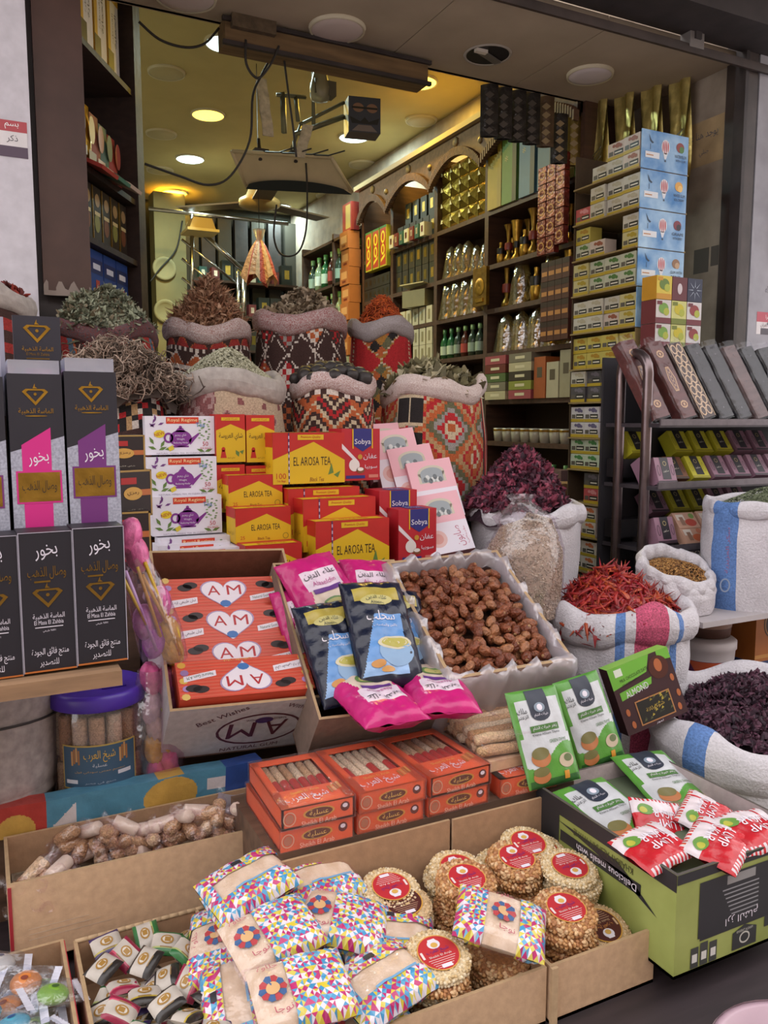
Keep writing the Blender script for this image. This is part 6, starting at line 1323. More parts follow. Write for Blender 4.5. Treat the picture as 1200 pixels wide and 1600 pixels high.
# clear bundle of sesame bars beside them
t = thing('sesame_bar_bundle', 'clear wrapped bundle of sesame bars beside the orange boxes', 'sweets', T((.985, 1.44, .905), rz=-3)); k_ = 0
for l_ in range(2):
    for k in range(7 if l_ == 0 else 6):
        mb = MB(); mb.tube([(-.088+.003*(k % 3)+.035*j, -.085+.027*k+.012*l_, .013+.022*l_+.0015*math.sin(k*3+j*2)) for j in range(6)], [.0105, .0125, .0115, .0128, .0118, .0105], ses[(k+l_) % 4], n=8); part(mb, 'sesame_bar', t)
mb = MB()
def wrapf(u, v):
    a = 2*pi*u; c, s = math.cos(a), math.sin(a); k = (abs(c)**4+abs(s)**4)**-.25; return (c*k*.093*(1+.02*math.sin(9*a)), s*k*.108, .052*v+.004*math.sin(7*a+3*v))
mb.grid(wrapf, 40, 4, film('pack_film', '#fbf6f8', .025, .07, .12, .6, 30), wrapu=True); mb.grid(lambda u, v: (.093*v*math.cos(2*pi*u)*1.08, .108*v*math.sin(2*pi*u)*1.08, .054+.004*math.sin(19*u+9*v)), 40, 5, film('pack_film', '#fbf6f8', .025, .07, .12, .6, 30), wrapu=True); part(mb, 'clear_film', t)
sesbox('mix').put(T((.985, 1.41, .839), rz=-2), 'orange sesame box below the clear bar bundle', g)
tag(link('flat_support', MB().box((0, 0, .011), (.15, .2, .022), kraft).mesh('flat_support'), None, T((.985, 1.44, .8805))), 'thin cardboard sheet under the clear bar bundle', 'cardboard')

# ------------------------------------------------------------------ long carton of wrapped sesame rolls
MR = T((.262, 1.48, .80)); wr_, dr_, hr_ = .50, .185, .155
rc_, P = carton('roll_carton', 'long low brown carton of wrapped sesame rolls', MR, wr_, dr_, hr_, kraft, kraft_in, th=.006)
mb = MB(); mb.box((-.247, -.001, -.08), (.006, .002, .15), ink('#9a2a34')); part(mb, 'red_edge', rc_)
mb = MB(); f = Print(mb, (0, 0, -.08), (1,0,0), (0,0,1))
for k in range(3): f.rect(-.22, -.01-.01*k, -.12+.02*k, -.0092-.01*k, ink('#c8b8a4'))
part(mb, 'tape_mark', rc_)
rw = []
for k in range(4):
    mb = MB(); L = .05; m = ses[k] if k != 3 else mat('#cdbfae', .8, 'nougat', scale=60, amt=.1)
    mb.lathe([(0, 0), (.0125, 0), (.0135, .003), (.0135, L-.003), (.0125, L), (0, L)], m, n=10, cap=False, M=T((0, 0, -L/2))); a = mb.mesh('sesame_core')
    mb = MB(); mb.lathe([(.013, -.052), (.005, -.036), (.0148, -.027), (.0146, 0), (.0148, .027), (.005, .036), (.013, .052)], film('pack_film', '#fbf6f8', .025, .07, .12, .6, 30), n=9, cap=False); b = mb.mesh('clear_wrap'); rw.append((a, b))
rng = random.Random(33)
for k in range(56):
    x = -.225+.45*((k*.618) % 1); y = .03+.125*((k*.381+.2) % 1); z = -.058+.024*(k//20)+rng.uniform(0, .012)+.02*(x > .05)
    a, b = rw[rng.randrange(4)]; t = thing('wrapped_sesame_roll', 'short sesame roll in clear wrap lying in the long carton', 'sweet', MR @ T((x, y, z), rz=rng.uniform(-80, 80)+(90 if k % 3 == 0 else 0)) @ T((0, 0, 0), ry=90+rng.uniform(-40, 40)), 'wrapped rolls in the long carton'); part(a, 'sesame_core', t); part(b, 'clear_wrap', t)
mb = MB(); mb.box((0, dr_/2, -.11), (wr_-.02, dr_-.02, .075), mat('#8a7a66', .9, 'sesame', scale=80, amt=.4, bump=.8)); part(mb, 'roll_bed', rc_)
mb = MB(); mb.grid(lambda u, v: (-.03+.06*u, .01*math.sin(4*u+3*v), .07*v*(1-.3*u)), 5, 5, film('paper_film', '#cfcad6', .75, .1)); solo(mb, 'paper_scrap', 'pale paper scrap sticking out of the long roll carton', 'paper', MR @ T((.19, .15, -.05), rz=10))
# colourful printed sheet behind it
cs = thing('printed_sheet', 'colourful printed plastic strip along the back of the roll carton', 'sheet')
mb = MB(); S0 = lambda u, v: Vector((-.02+.55*u, 1.672-.012*v+.003*math.sin(u*20), .79+.068*v)); cr_, cb_, cw_, cy_, cn_ = foil('#a83a34', .5), foil('#4f86a0', .5), foil('#c9c2c4', .5), foil('#c09a4c', .5), foil('#2d4a8c', .5)
def pk5(u, v):
    if u < .2: return cr_ if math.hypot((u-.1)*8, v-.2) > .5 else cy_
    if u < .3 and v < (u-.2)*8: return cw_
    if .5 < u < .78 and math.hypot((u-.64)*6, v-.35) < .62: return cy_
    if u > .85: return cn_
    if .78 < u < .85 and abs(v-.5) < .2: return cw_
    return cb_
mb.grid(S0, 240, 30, None, pick=pk5); mb.grid(lambda u, v: S0(u, 1)+Vector((0, .05*v, -.004*v)), 120, 3, None, pick=lambda u, v: pk5(u, .9)); part(mb, 'sheet', cs)

# ------------------------------------------------------------------ small candy cartons in front
MC = T((.217, 1.06, .705)); cc2, P = carton('candy_carton', 'brown carton of wrapped coffee candies', MC, .215, .36, .09, kraft, kraft_in, th=.006)
mb = MB()
for k in range(14): mb.lathe([(.004, 0), (.0045, .0215)], board('#b59a78'), n=6, M=T((-.1+.0155*k, .362, .002+.004*math.sin(k)), ry=90)*1 if False else T((-.105+.0155*k, .357, .0), ry=90))
part(mb, 'torn_edge', cc2)
rng = random.Random(9)
def candy(c1, c2):
    t = thing('wrapped_candy', 'candy', 'candy'); w, h = .05, .042; wh = foil('#b8b0a6', .35); a_, b_ = foil(c1, .3), foil(c2, .3)
    S = pouch(t, w, h, .016, lambda u, v: a_ if v < .2 or v > .86 else (b_ if v < .3 else wh), 2, 10, 14, .001, back=wh); mb = MB(); f = SurfPrint(mb, S); f.ell(0, .003, .011, .008, ink('#9a7434')); f.ell(0, .003, .008, .0055, ink('#c8c0b4'), 2); f.rect(-.004, -.001, .006, .007, ink('#9a7434'), 3, 2); f.rect(-.01, -.011, .01, -.009, ink('#8a7048'), 1, 2); part(mb, 'printed_front', t); return Kind(t)
ck = [candy('#8a2440', '#c05068'), candy('#2f6a3a', '#a8b070'), candy('#2a2420', '#b8a03c'), candy('#3a2a5a', '#b0a040'), candy('#2a2624', '#2a2624')]
nm5 = ['crimson edged', 'green edged', 'black and yellow edged', 'violet edged', 'black edged']
for k in range(66):
    i = rng.randrange(5); x = -.085+.17*((k*.618) % 1); y = .02+.32*((k+.5)/66 if k < 44 else (k-43.5)/22); z = -.045+rng.uniform(0, .022)+(.03 if k >= 44 else 0)
    ck[i].put(MC @ T((x, y, z), rz=rng.uniform(-60, 60)+(90 if k % 4 == 0 else 0), rx=rng.uniform(-20, 35), ry=rng.uniform(-22, 22)), f'{nm5[i]} white candy in the small brown carton', 'wrapped coffee candies')
MC1 = T((-.06, 1.06, .705)); cc1, P = carton('candy_carton', 'brown carton of clear wrapped fruit candies at the lower left corner', MC1, .31, .375, .09, kraft, kraft_in, th=.006)
mb = MB(); mb.box((.1555, .19, -.045), (.0015, .36, .09), ink('#a82a38')); part(mb, 'red_side', cc1)
def fruit(c, emb):
    t = thing('fruit_candy', 'candy', 'candy'); mb = MB(); V, F = blob(14, 8, .5, .42, .3); mb.add([(x*.05, y*.05, z*.045) for x, y, z in V], F, mat(c, .3, 'sugar', scale=40, amt=.1), None, True); part(mb, 'sweet', t)
    mb = MB(); S = pillow(.075, .06, .026, 4, .003); fm = film('candy_film', '#f4f6fa', .04, .12, .1, .6, 40); mb.grid(lambda u, v: S((u-.5)*.075, (v-.5)*.06), 14, 12, fm); mb.grid(lambda u, v: Vector(((.5-u)*.075, (v-.5)*.06, -S((.5-u)*.075, (v-.5)*.06).z)), 14, 12, fm)
    for sx in (-1, 1): mb.grid(lambda u, v: (sx*(.0375+.012*u), (v-.5)*.058, .001*math.sin(v*60)), 1, 24, foil('#c8c8d4', .3))
    part(mb, 'clear_wrapper', t); mb = MB(); SurfPrint(mb, S).ring if False else SurfPrint(mb, S).ell(0, 0, .006, .004, ink(emb), 3); part(mb, 'printed_mark', t); return Kind(t)
fk = [fruit('#7aa83c', '#3a5a2c'), fruit('#4f9ab0', '#2a4a7a'), fruit('#5a9ac8', '#2a4a7a'), fruit('#c87a3c', '#7a3a2a'), fruit('#b8b4b0', '#5a5a6a')]
n6 = ['green', 'teal', 'blue', 'orange', 'white']
for k in range(34):
    i = [0, 1, 2, 3, 2, 0, 4, 1, 4][k % 9]; x = -.12+.25*((k*.618+.3) % 1); y = .03+.32*((k % 17)+.5)/17; z = -.04+rng.uniform(0, .02)+(.03 if k > 16 else 0)
    fk[i].put(MC1 @ T((x, y, z), rz=rng.uniform(-50, 50), rx=rng.uniform(-20, 20), ry=rng.uniform(-20, 20)), f'{n6[i]} candy in a clear wrapper in the lower left carton', 'fruit candies')

# ------------------------------------------------------------------ crates of nougat and sesame discs
MA = T((.555, .985, .72)); ca, P = carton('sweets_carton', 'wide brown carton heaped with nougat packs and sesame discs', MA, .46, .31, .10, kraft, kraft_in, th=.006, back_h=.11)
MB2 = T((.903, .982, .72)); cb2, P2 = carton('sweets_carton', 'brown carton of sesame discs beside the green carton', MB2, .225, .31, .10, kraft, kraft_in, th=.006, back_h=.11)
mb = MB(); mb.box((-.108, -.004, -.05), (.012, .006, .1), board('#b59a78')); part(mb, 'corrugated_flap', cb2)
def disc(kind):
    r, h = .0525, .015; rng = random.Random(kind*7+1); mb = MB()
    pal = {0: ('#c8aa80', '#d4bc98', '#b8996c'), 1: ('#d2bc94', '#e0d0b0', '#c4a878'), 2: ('#a8744a', '#bf8f5c', '#d6b286')}[kind]
    ms = [mat(c, .35 if kind == 2 else .6, 'sesame', scale=200, amt=.25, bump=.5) for c in pal]
    mb.lathe([(0, 0), (r*.95, 0), (r*.99, h*.4), (r*.95, h*.85), (r*.8, h), (0, h)], ms[0], n=32, cap=False)
    n, sz = ((300, .0028), (190, .0047), (120, .0070))[kind]; V, F = blob(6, 4, .5, .4, .4)
    nr = int(2*pi*r/(sz*1.15)); spots = [(2*pi*(k+.5*j)/nr, r*.975, h*(.3+.42*j)) for j in range(2) for k in range(nr)]
    for q_ in (.9, .77, .66): m_ = int(2*pi*r*q_/(sz*1.25)); spots += [(2*pi*k/m_+q_*9, r*q_, h*(.9 if q_ > .85 else .95)) for k in range(m_)]
    for (a, q_, z_) in spots:
        a += rng.gauss(0, .03); p = (q_*math.cos(a), q_*math.sin(a), z_+rng.gauss(0, .0006))
        Mx = T(p, rz=rng.uniform(0, 360), rx=rng.uniform(0, 90)); mb.add([(x*sz*1.6, y*sz*1.6, z*sz*1.0) for x, y, z in V], F, ms[rng.randrange(3)], Mx, True)
    return mb.mesh('sesame_disc')
dm = [disc(0), disc(1), disc(2)]
def disc_label(bg, rimc):
    mb = MB(); f = Print(mb, (0, 0, .0175), (1,0,0), (0,1,0)); r = .035; f.ell(0, 0, r, r, ink(rimc), 0, 32); f.ell(0, 0, r*.94, r*.94, ink(bg), 1, 32); w_ = ink('#d8ccca') if bg != '#4a1c1a' else ink('#c8a888')
    f.ell(0, .017, .011, .009, W_, 2); f.ell(.0, .015, .006, .005, ink('#c8a050'), 3); f.poly([(-.009, .02), (.009, .02), (.006, .027), (-.006, .027)], W_, 3)
    f.text('شيخ العرب', 0, .003, .011, ink('#5a2a7a') if bg != '#4a1c1a' else ink('#c88a4a'), width=.04, lv=4); f.text('Sheikh El Arab', 0, -.006, .004, w_, width=.04, lv=4)
    for k in range(5): f.rect(-.024+.002*k, -.012-.004*k, .024-.003*k, -.0112-.004*k, w_, 2)
    f.rect(-.008, -.03, .01, -.023, W_, 3); f.rect(-.03, -.006, -.026, .008, w_, 3); return mb.mesh('printed_label')
dl = [disc_label('#b02630', '#c8964a'), disc_label('#4a1c1a', '#c8963c')]
kn = ['fine sesame', 'puffed', 'caramel peanut']
def stack(px, py, ztop, n, kind, lab_, label, rz=0, tx=10, mix=None, where=''):
    p = at(px, py, z=ztop); p.y = min(1.225, max(1.048, p.y)); p.x = min(p.x, .952); rng = random.Random(int(px)); nn = max(n, int((ztop-.628)/.0165))
    for k in range(nn):
        kk = kind if mix is None or k >= nn-2 else mix; z = ztop-.0175-.0168*k
        if z < .627: break
        o = tag(link('sesame_disc', dm[kind if (mix is None or k % 2 == 0) else mix], None, T((p.x+rng.uniform(-.011, .011)*(k > 0), p.y+rng.uniform(-.008, .008)*(k > 0)+.002*k, z), rz=rz+57*k, rx=tx*(1 if k < 4 else .6))), label if k == 0 else '', 'sweet', 'sesame discs')
        if k > 0: o['label'] = f'{ORD[k]} {kn[kind]} disc from the top of the pile '+where
        if k == 0: part(dl[lab_], 'printed_label', o, M=T((0, 0, 0), rz=-rz+180*(int(px) % 3 == 0)))
for a in ((576, 1345, .775, 5, 1, 0, 'puffed disc with a red label next to the middle nougat pack', 10), (682, 1323, .775, 4, 1, 0, 'puffed disc with a red label, second from the left of the back row', -8),
          (742, 1313, .755, 3, 1, 0, 'small puffed disc with a red label tucked behind its neighbours', 20), (793, 1291, .785, 4, 1, 0, 'puffed disc with a red label, topmost at the carton back', 5), (842, 1298, .765, 4, 1, 0, 'puffed disc with a red label at the right of the back row', -25),
          (728, 1369, .785, 5, 2, 0, 'caramel peanut disc with a red label in the middle of the carton', 12), (806, 1337, .78, 5, 2, 0, 'caramel peanut disc with a red label behind the lone nougat pack', -10), (906, 1345, .775, 5, 1, 0, 'puffed disc with a red label beside the green carton', 8),
          (628, 1406, .765, 5, 0, 1, 'fine sesame disc with a dark brown label between nougat and puffed discs', 0), (886, 1418, .765, 6, 2, 0, 'caramel peanut disc with a red label in front of the puffed pile', 4), (685, 1488, .76, 4, 1, 0, 'puffed disc with a red label nearest the front carton edge', 0), (978, 1448, .71, 2, 0, 1, 'fine sesame disc with a dark brown label leaning at the right carton wall', -60)):
    stack(a[0], a[1], a[2], a[3], a[4], a[5], a[6], a[7], tx=18 if a[0] == 978 else 11, mix=2 if a[0] == 685 else None, where={576: 'next to the nougat packs', 682: 'second in the back row', 742: 'tucked behind the back row', 793: 'highest at the carton back', 842: 'right end of the back row', 728: 'in the middle of the carton', 806: 'behind the lone nougat pack', 906: 'beside the green carton', 628: 'under the dark brown label', 886: 'before the puffed pile', 685: 'nearest the front edge', 978: 'at the right carton wall'}[a[0]])
p = at(785, 1500, z=.70)
for k in range(4): tag(link('sesame_disc', dm[2], None, T((p.x, p.y+.01, .695-.0168*k), rz=40*k, rx=6)), f'{ORD[k]} caramel peanut disc from the top under the lone nougat pack', 'sweet', 'sesame discs')
# nougat packs: clear wrap with a printed confetti of triangles
tri_c = [foil(c, .28, .2) for c in ('#b02a66', '#3f8ab8', '#c9b53a', '#cfc8d2', '#d6d0d8', '#b03a70', '#5a9cc0', '#c8bc58')]
def nougat(seed, layout):
    w, h, th = .15, .115, .042; rng = random.Random(seed); t = thing('nougat_pack', 'nougat pack', 'sweet')
    S = pillow(w*.94, h*.94, th, seed, .0015); S1 = pillow(w, h, th+.006, seed, .0025); nm_ = mat('#c9b394', .6, 'nougat', scale=40, amt=.25, bump=.5, alt='#e0d2ba')
    mb = MB(); mb.grid(lambda u, v: S((u-.5)*w*.94, (v-.5)*h*.94), 16, 14, nm_); mb.grid(lambda u, v: Vector(((.5-u)*w*.94, (v-.5)*h*.94, -S((.5-u)*w*.94, (v-.5)*h*.94).z)), 16, 14, nm_); part(mb, 'nougat_slab', t)
    mb = MB(); fm = film('pack_film', '#fbf6f8', .025, .07, .12, .6, 30)
    def zone(x, y):
        if layout == 0: return x > -.015 and abs(y) < .056
        if layout == 1: return abs(x) > .03
        return abs(y) > .022 or x < -.06
    nu, nvv = 16, 12; top_ = {}
    for side in (1, -1):
        for i in range(nu):
            for j in range(nvv):
                x0, x1 = (-.5+i/nu)*w, (-.5+(i+1)/nu)*w; y0, y1 = (-.5+j/nvv)*h, (-.5+(j+1)/nvv)*h; xm, ym = (x0+x1)/2, (y0+y1)/2
                Q = [Vector((x, y, side*S1(x, y).z)) for x, y in ((x0, y0), (x1, y0), (x1, y1), (x0, y1), (xm, ym))]
                if side < 0: Q = [Q[1], Q[0], Q[3], Q[2], Q[4]]
                if zone(xm, ym):
                    for a, b in ((0, 1), (1, 2), (2, 3), (3, 0)): mb.add([Q[a], Q[b], Q[4]], [(0, 1, 2)], tri_c[rng.randrange(8)])
                else: mb.add(Q[:4], [(0, 1, 2, 3)], fm, None, True)
    part(mb, 'confetti_wrap', t)
    if layout < 2:
        mb = MB(); f = SurfPrint(mb, S1); x = -.043 if layout == 0 else 0
        for k in range(10): a = k*pi/5; f.poly([(x, .0), (x+.019*math.cos(a-.3), .019*math.sin(a-.3)), (x+.021*math.cos(a), .021*math.sin(a)), (x+.019*math.cos(a+.3), .019*math.sin(a+.3))], ink('#3a5a88' if k % 2 else '#a83a40'), 2)
        f.ell(x, 0, .01, .01, ink('#c8a070'), 3); f.text('حلاوة', x, .036, .012, ink('#b05a68'), width=.03, lv=3); f.text('نوجا', x+.008, -.034, .012, ink('#a8485c'), width=.026, lv=3); part(mb, 'printed_emblem', t)
    else:
        mb = MB(); f = SurfPrint(mb, S1); f.rect(-.012, .028, .006, .038, ink('#2a2a30'), 3); f.rect(-.03, -.02, .05, -.016, ink('#6a9ac0'), 3); part(mb, 'printed_emblem', t)
    return Kind(t)
nk = [nougat(1, 0), nougat(2, 1), nougat(3, 2)]; g = 'nougat packs'
for (px, py, z, k, rz, rx, ry_, lb) in ((388, 1382, .815, 2, 12, 10, -8, 'confetti wrapped nougat pack on top at the back left'), (395, 1412, .765, 2, 8, 8, 0, 'confetti wrapped nougat pack right under the back left one'), (500, 1378, .785, 2, 6, 14, 6, 'confetti wrapped nougat pack between the back left pack and the discs'), (535, 1440, .77, 0, -32, 14, 6, 'nougat pack with the confetti turned down beside the brown labelled disc'),
                                       (425, 1462, .785, 0, 8, 14, -3, 'nougat pack with a wide confetti half and an emblem, second row'), (470, 1550, .775, 0, -4, 16, 0, 'nougat pack with an emblem at the lower edge of the picture'), (598, 1535, .745, 2, 14, 10, 0, 'nougat pack with a blue thread beside the front puffed disc'), (610, 1470, .735, 2, -24, 12, 0, 'nougat pack lying below the brown labelled disc'),
                                       (345, 1475, .735, 1, 70, 10, -20, 'nougat pack standing on edge at the left carton wall'), (372, 1560, .715, 2, 80, 12, -15, 'nougat pack at the lower left of the pile'), (782, 1442, .775, 1, -38, 16, 4, 'lone confetti nougat pack lying on the caramel discs'), (470, 1500, .715, 1, 20, 5, 0, 'nougat pack buried in the middle of the pile'), (560, 1590, .70, 0, 4, 12, 0, 'nougat pack cut off by the lower picture edge')):
    nk[k].put(T(at(px, py, z=z), rz=rz, rx=rx, ry=ry_), lb, g)

# ------------------------------------------------------------------ green carton of thyme and sugar bags
MT = T((1.17, .925, .85)); wt, dt, ht = .335, .40, .185
gcol = mat('#79843f', .5, 'card', scale=6, amt=.2, alt='#9aa45c'); dkp = ink('#25262a')
tc_, P = carton('thyme_carton', 'green and black printed carton of thyme and sugar bags', MT, wt, dt, ht, gcol, board('#a99c9c'), th=.006, edge=board('#4a4440'))
mb = MB(); f = Print(mb, (0, 0, -ht/2), (1,0,0), (0,0,1)); f.rect(-wt/2, .075, wt/2, ht/2, dkp); f.rect(-.115, -.035, .1, .066, dkp, 2); f.rect(-.11, -.04, .095, -.03, dkp, 2.1); f.rect(-.05, .046, .02, .062, ink('#8a8a8a'), 3)
for k in range(7): f.rect(-.06+.004*k, .036-.008*k, .03, .0385-.008*k, ink('#8a8c90'), 3)
f.text('ارز الشام', -.01, -.02, .02, W_, width=.08, rot=180, lv=4)
for k in range(3): f.rect(-.13+.022*k, -.085, -.112+.022*k, -.048+.004*(k == 1), ink('#3a3d3a'), 2); f.rect(-.127+.022*k, -.075, -.115+.022*k, -.06, ink('#c8c8c4'), 3)
f.poly([(-.03, -.082), (.03, -.082), (.03, -.05), (0, -.04), (-.03, -.05)], ink('#2d2f30'), 2); f.ring(0, -.064, .013, .011, .003, ink('#b8b8b0'), 3); f.text('KHAIRAT ALSHAM', 0, -.05, .005, ink('#b8b8b0'), width=.04); f.rect(.05, -.06, .1, -.04, ink('#2d2f30'), 2); part(mb, 'printed_front', P['F'])
mb = MB(); f = Print(mb, (-wt/2, dt/2, -ht/2), (0,-1,0), (0,0,1)); f.rect(-dt/2, .062, dt/2, ht/2, dkp); f.rect(-dt/2, -ht/2, -dt*.26, ht/2, dkp, 2); f.poly([(-.11, .05), (.05, .03), (.16, -.005), (.1, .03), (.06, .048)], dkp, 2); f.rect(-.1, .012, .12, .034, dkp, 2); f.text('KHAIRAT ALSHAM THYME', .02, .048, .013, ink('#3a3f24'), width=.16, rot=180, lv=4); f.text('Delicious meals with', .03, .022, .013, W_, width=.16, rot=180, lv=4); part(mb, 'printed_side', P['L'])
def thyme():
    w, h = .118, .178; t = thing('thyme_bag', 'thyme bag', 'bag'); gr_, wh, dg = foil('#4f8a34', .3), foil('#b9bcc0', .35), foil('#2d5a2a', .3)
    def pick(u, v):
        x, y = (u-.5)*w, (v-.5)*h
        if y > .068 or (abs(x) > .05 and y > .0) or abs(x) > .056: return gr_
        if y < -.035+.02*math.sin(x*40): return gr_ if y > -.075 else dg
        return wh
    S = pouch(t, w, h, .026, pick, 6, 60, 80, .0018, back=gr_); mb = MB(); f = SurfPrint(mb, S)
    f.rect(-.022, .04, .022, .086, ink('#232a3a'), 1, 8); f.ell(0, .042, .022, .015, ink('#232a3a'), 1.2)
    f.ell(0, .052, .012, .009, ink('#7c8a98'), 3); f.ell(0, .052, .006, .006, W_, 4); f.text('خيرات الشام', 0, .038, .007, W_, width=.03, lv=4); f.text('ملك', -.04, .05, .011, ink('#2a2a2c'), width=.02, lv=3); f.text('الزعتر', -.04, .038, .009, ink('#2a2a2c'), width=.022, lv=3)
    f.rect(-.032, .008, .032, .02, ink('#3d6a2c'), 2); f.text('زعتر خيرات الشام', 0, .014, .008, W_, width=.054, lv=4); f.text('Khairat AlSham Thyme', 0, .003, .006, ink('#2a2a2c'), width=.06, lv=3); f.text('GREEN THYME', .022, -.012, .006, ink('#3a6a2c'), width=.04, lv=3)
    for (x, y, a, b) in ((-.024, -.03, .021, .016), (-.03, -.062, .019, .012)): f.ell(x, y-.008, a, b, ink('#a8683c'), 2); f.ell(x, y, a*.92, b*.7, ink('#6a6438'), 3)
    f.ell(.03, -.05, .018, .013, ink('#b5a48c'), 2); f.ell(.034, -.046, .01, .007, ink('#5d6a40'), 3); f.rect(.018, -.082, .03, -.068, ink('#c8882c'), 3); part(mb, 'printed_front', t); return Kind(t)
tb = thyme(); g = 'green and white thyme bags'
for (px, py, Y, rz, rx, ry_, s, lb) in ((848, 1150, 1.335, -14, 62, 0, 1.12, 'thyme bag standing upright at the back left corner of the green carton'), (920, 1125, 1.385, -8, 66, 0, 1.12, 'thyme bag standing upright behind, nearest the chocolate box')):
    tb.put(T(at(px, py, Y=Y), rz=rz, rx=rx, s=s) @ T((0, 0, 0), rz=14), lb, g)
for (px, py, z, rz, rx, ry_, lb) in ((958, 1276, .822, 4, 14, 0, 'thyme bag lying at the left inside the green carton'), (1040, 1226, .825, -6, 16, 0, 'thyme bag lying in the middle inside the green carton')):
    tb.put(T(at(px, py, z=z), rz=rz, rx=rx, s=1.18), lb, g)
mb = MB(); mb.box((0, dt/2, -.1), (wt-.02, dt-.02, .13), mat('#55604a', .9)); part(mb, 'filled_bed', tc_)
def sugar():
    w, h = .125, .1; t = thing('sugar_bag', 'sugar bag', 'bag'); rd, wh = foil('#b5222c', .25), foil('#c9bfc4', .3)
    def pick(u, v):
        if v > .9 or v < .1: return wh if int(u*26) % 2 else rd
        return wh if (v > .62 and u < .75) or (u > .8 and v > .4) else rd
    S = pouch(t, w, h, .03, pick, 8, 52, 40, .004, back=rd); mb = MB(); f = SurfPrint(mb, S); f.text('LUMP', .012, -.01, .018, W_, width=.06, rot=180, lv=3); f.text('SUGAR', .012, -.034, .016, W_, width=.06, rot=180, lv=3) if False else f.text('SUGAR', .012, .012, .018, W_, width=.064, rot=180, lv=3); f.ell(-.035, .02, .018, .013, ink('#5d8a3a'), 2); f.ell(-.04, .018, .009, .007, ink('#a8a83c'), 3); part(mb, 'printed_front', t); return Kind(t)
sg = sugar(); g = 'red sugar bags'
for (px, py, z, rz, rx, s, lb) in ((1020, 1325, .85, 8, 10, 1.0, 'red and white sugar bag nearest the carton corner'), (1120, 1320, .85, 26, 12, 1.0, 'red and white sugar bag in the middle of the front row'), (1175, 1300, .85, -4, 10, 1.05, 'red and white sugar bag at the right picture edge'), (1030, 1285, .825, -20, 40, .9, 'red and white sugar bag propped up behind the front ones'), (1100, 1275, .83, 30, 20, .9, 'red and white sugar bag on top of the thyme bags')):
    sg.put(T(at(px, py, z=z), rz=rz, rx=rx, s=s), lb, g)
# chocolate box with a window
p = at(1022, 1128, Y=1.42); t = thing('chocolate_box', 'brown and green chocolate date box with a window, leaning behind the thyme', 'box', T(p, rz=-16, rx=-14, ry=-14)); w, d, h = .165, .045, .165
chb = paper('#3a2226')
mb = MB(); mb.box((0, 0, h/2), (w, d, h), chb, faces={'T': paper('#7ab04a')}); part(mb, 'body', t)
mb = MB(); f = front(mb, w, d, h); gn = ink('#6aa83c'); f.poly([(-w/2, .03), (.012, .045), (.03, h/2), (-w/2, h/2)], gn); f.poly([(.05, .06), (w/2, .055), (w/2, h/2), (.05, h/2)], gn); f.poly([(-.07, -.0), (.015, .014), (.02, .03), (-.07, .02)], gn, 1); f.rect(-.068, .058, -.048, .076, ink('#cfd6c8'), 2)
f.text('MILK CHOCOLATE DATES', -.02, .05, .008, ink('#2a2020'), width=.08, rot=6, lv=3); f.text('STUFFED WITH', -.035, .036, .006, ink('#2a2020'), width=.045, rot=6, lv=3); f.text('ALMOND', -.025, .013, .016, W_, width=.062, rot=6, lv=3)
f.ell(.045, .045, .026, .028, ink('#4a241c'), 3); f.ell(.045, .05, .01, .016, ink('#a8603a'), 4)
for (x, y) in ((.07, .01), (.074, -.03), (-.065, -.03), (-.06, -.062), (.066, -.062), (-.03, -.02)): f.ell(x, y, .005, .009, ink('#a8603a'), 3)
f.rect(-.042, -.072, .052, -.012, ink('#a8764a'), 4); f.rect(-.039, -.069, .049, -.015, ink('#22221f'), 5)
rng = random.Random(2)
for k in range(26): x, y = rng.uniform(-.035, .045), rng.uniform(-.066, -.018); f.poly([(x, y), (x+.008, y+.002), (x+.004, y+.007)], ink(['#8a7a2c', '#3a3c30', '#55583a', '#a8963c'][k % 4]), 5.5+.1*k/26)
f.text('شوكولاتة', .005, -.04, .012, ink('#b59a4a'), width=.05, rot=4, lv=7); f.text('تمور', .005, -.078, .006, W_, width=.02, lv=4); part(mb, 'printed_face', t)
tier('display_tier', 'low tier behind the green carton', 1.12, 1.36, 1.335, 1.475, .78, .16)
# ================================================================== rack on the right
rk_ = thing('wire_rack', 'steel display rack with shelves right of the tea column', 'rack')
tubem = mat('#77696a', .3, 'steel', metal=.9, scale=20, amt=.15)
RY = 2.0
pts = [at(975, 960, Y=RY), at(985, 700, Y=RY), at(992, 575, Y=RY), at(996, 556, Y=RY)+Vector((0, .0, 0)), at(1003, 549, Y=RY), at(1010, 556, Y=RY), at(1010, 580, Y=RY), at(1002, 700, Y=RY), at(985, 960, Y=RY)]
P1 = [Vector((1.885, 2.06, .05)), Vector((1.885, 2.06, 1.72))]; P2 = [Vector((1.885, 1.94, .05)), Vector((1.885, 1.94, 1.72))]
arc = [Vector((1.885, 2.0+.06*math.cos(a), 1.74+.065*math.sin(a))) for a in [k*pi/8 for k in range(9)]]
mb = MB(); mb.tube([P1[0], P1[1]]+arc+[P2[1], P2[0]], .0165, tubem, n=10); part(mb, 'bent_tube_frame', rk_)
mb = MB(); mb.tube([Vector((2.75, 2.06, .05)), Vector((2.75, 2.06, 1.78)), Vector((2.75, 1.94, 1.78)), Vector((2.75, 1.94, .05))], .0165, tubem, n=8); part(mb, 'bent_tube_frame', rk_)
RS = [1.585, 1.39, 1.19]
for z in RS+[.95]:
    mb = MB(); mb.box((2.32, 2.0, z-.006), (.88, .24, .012), mat('#4a464c', .4, 'steel', metal=.4, scale=20, amt=.2), T((0, 0, 0))); part(mb, 'shelf', rk_)
    mb = MB(); mb.box((2.32, 1.878, z+.004), (.88, .006, .02), mat('#6d686e', .3, 'steel', metal=.6)); part(mb, 'shelf_lip', rk_)
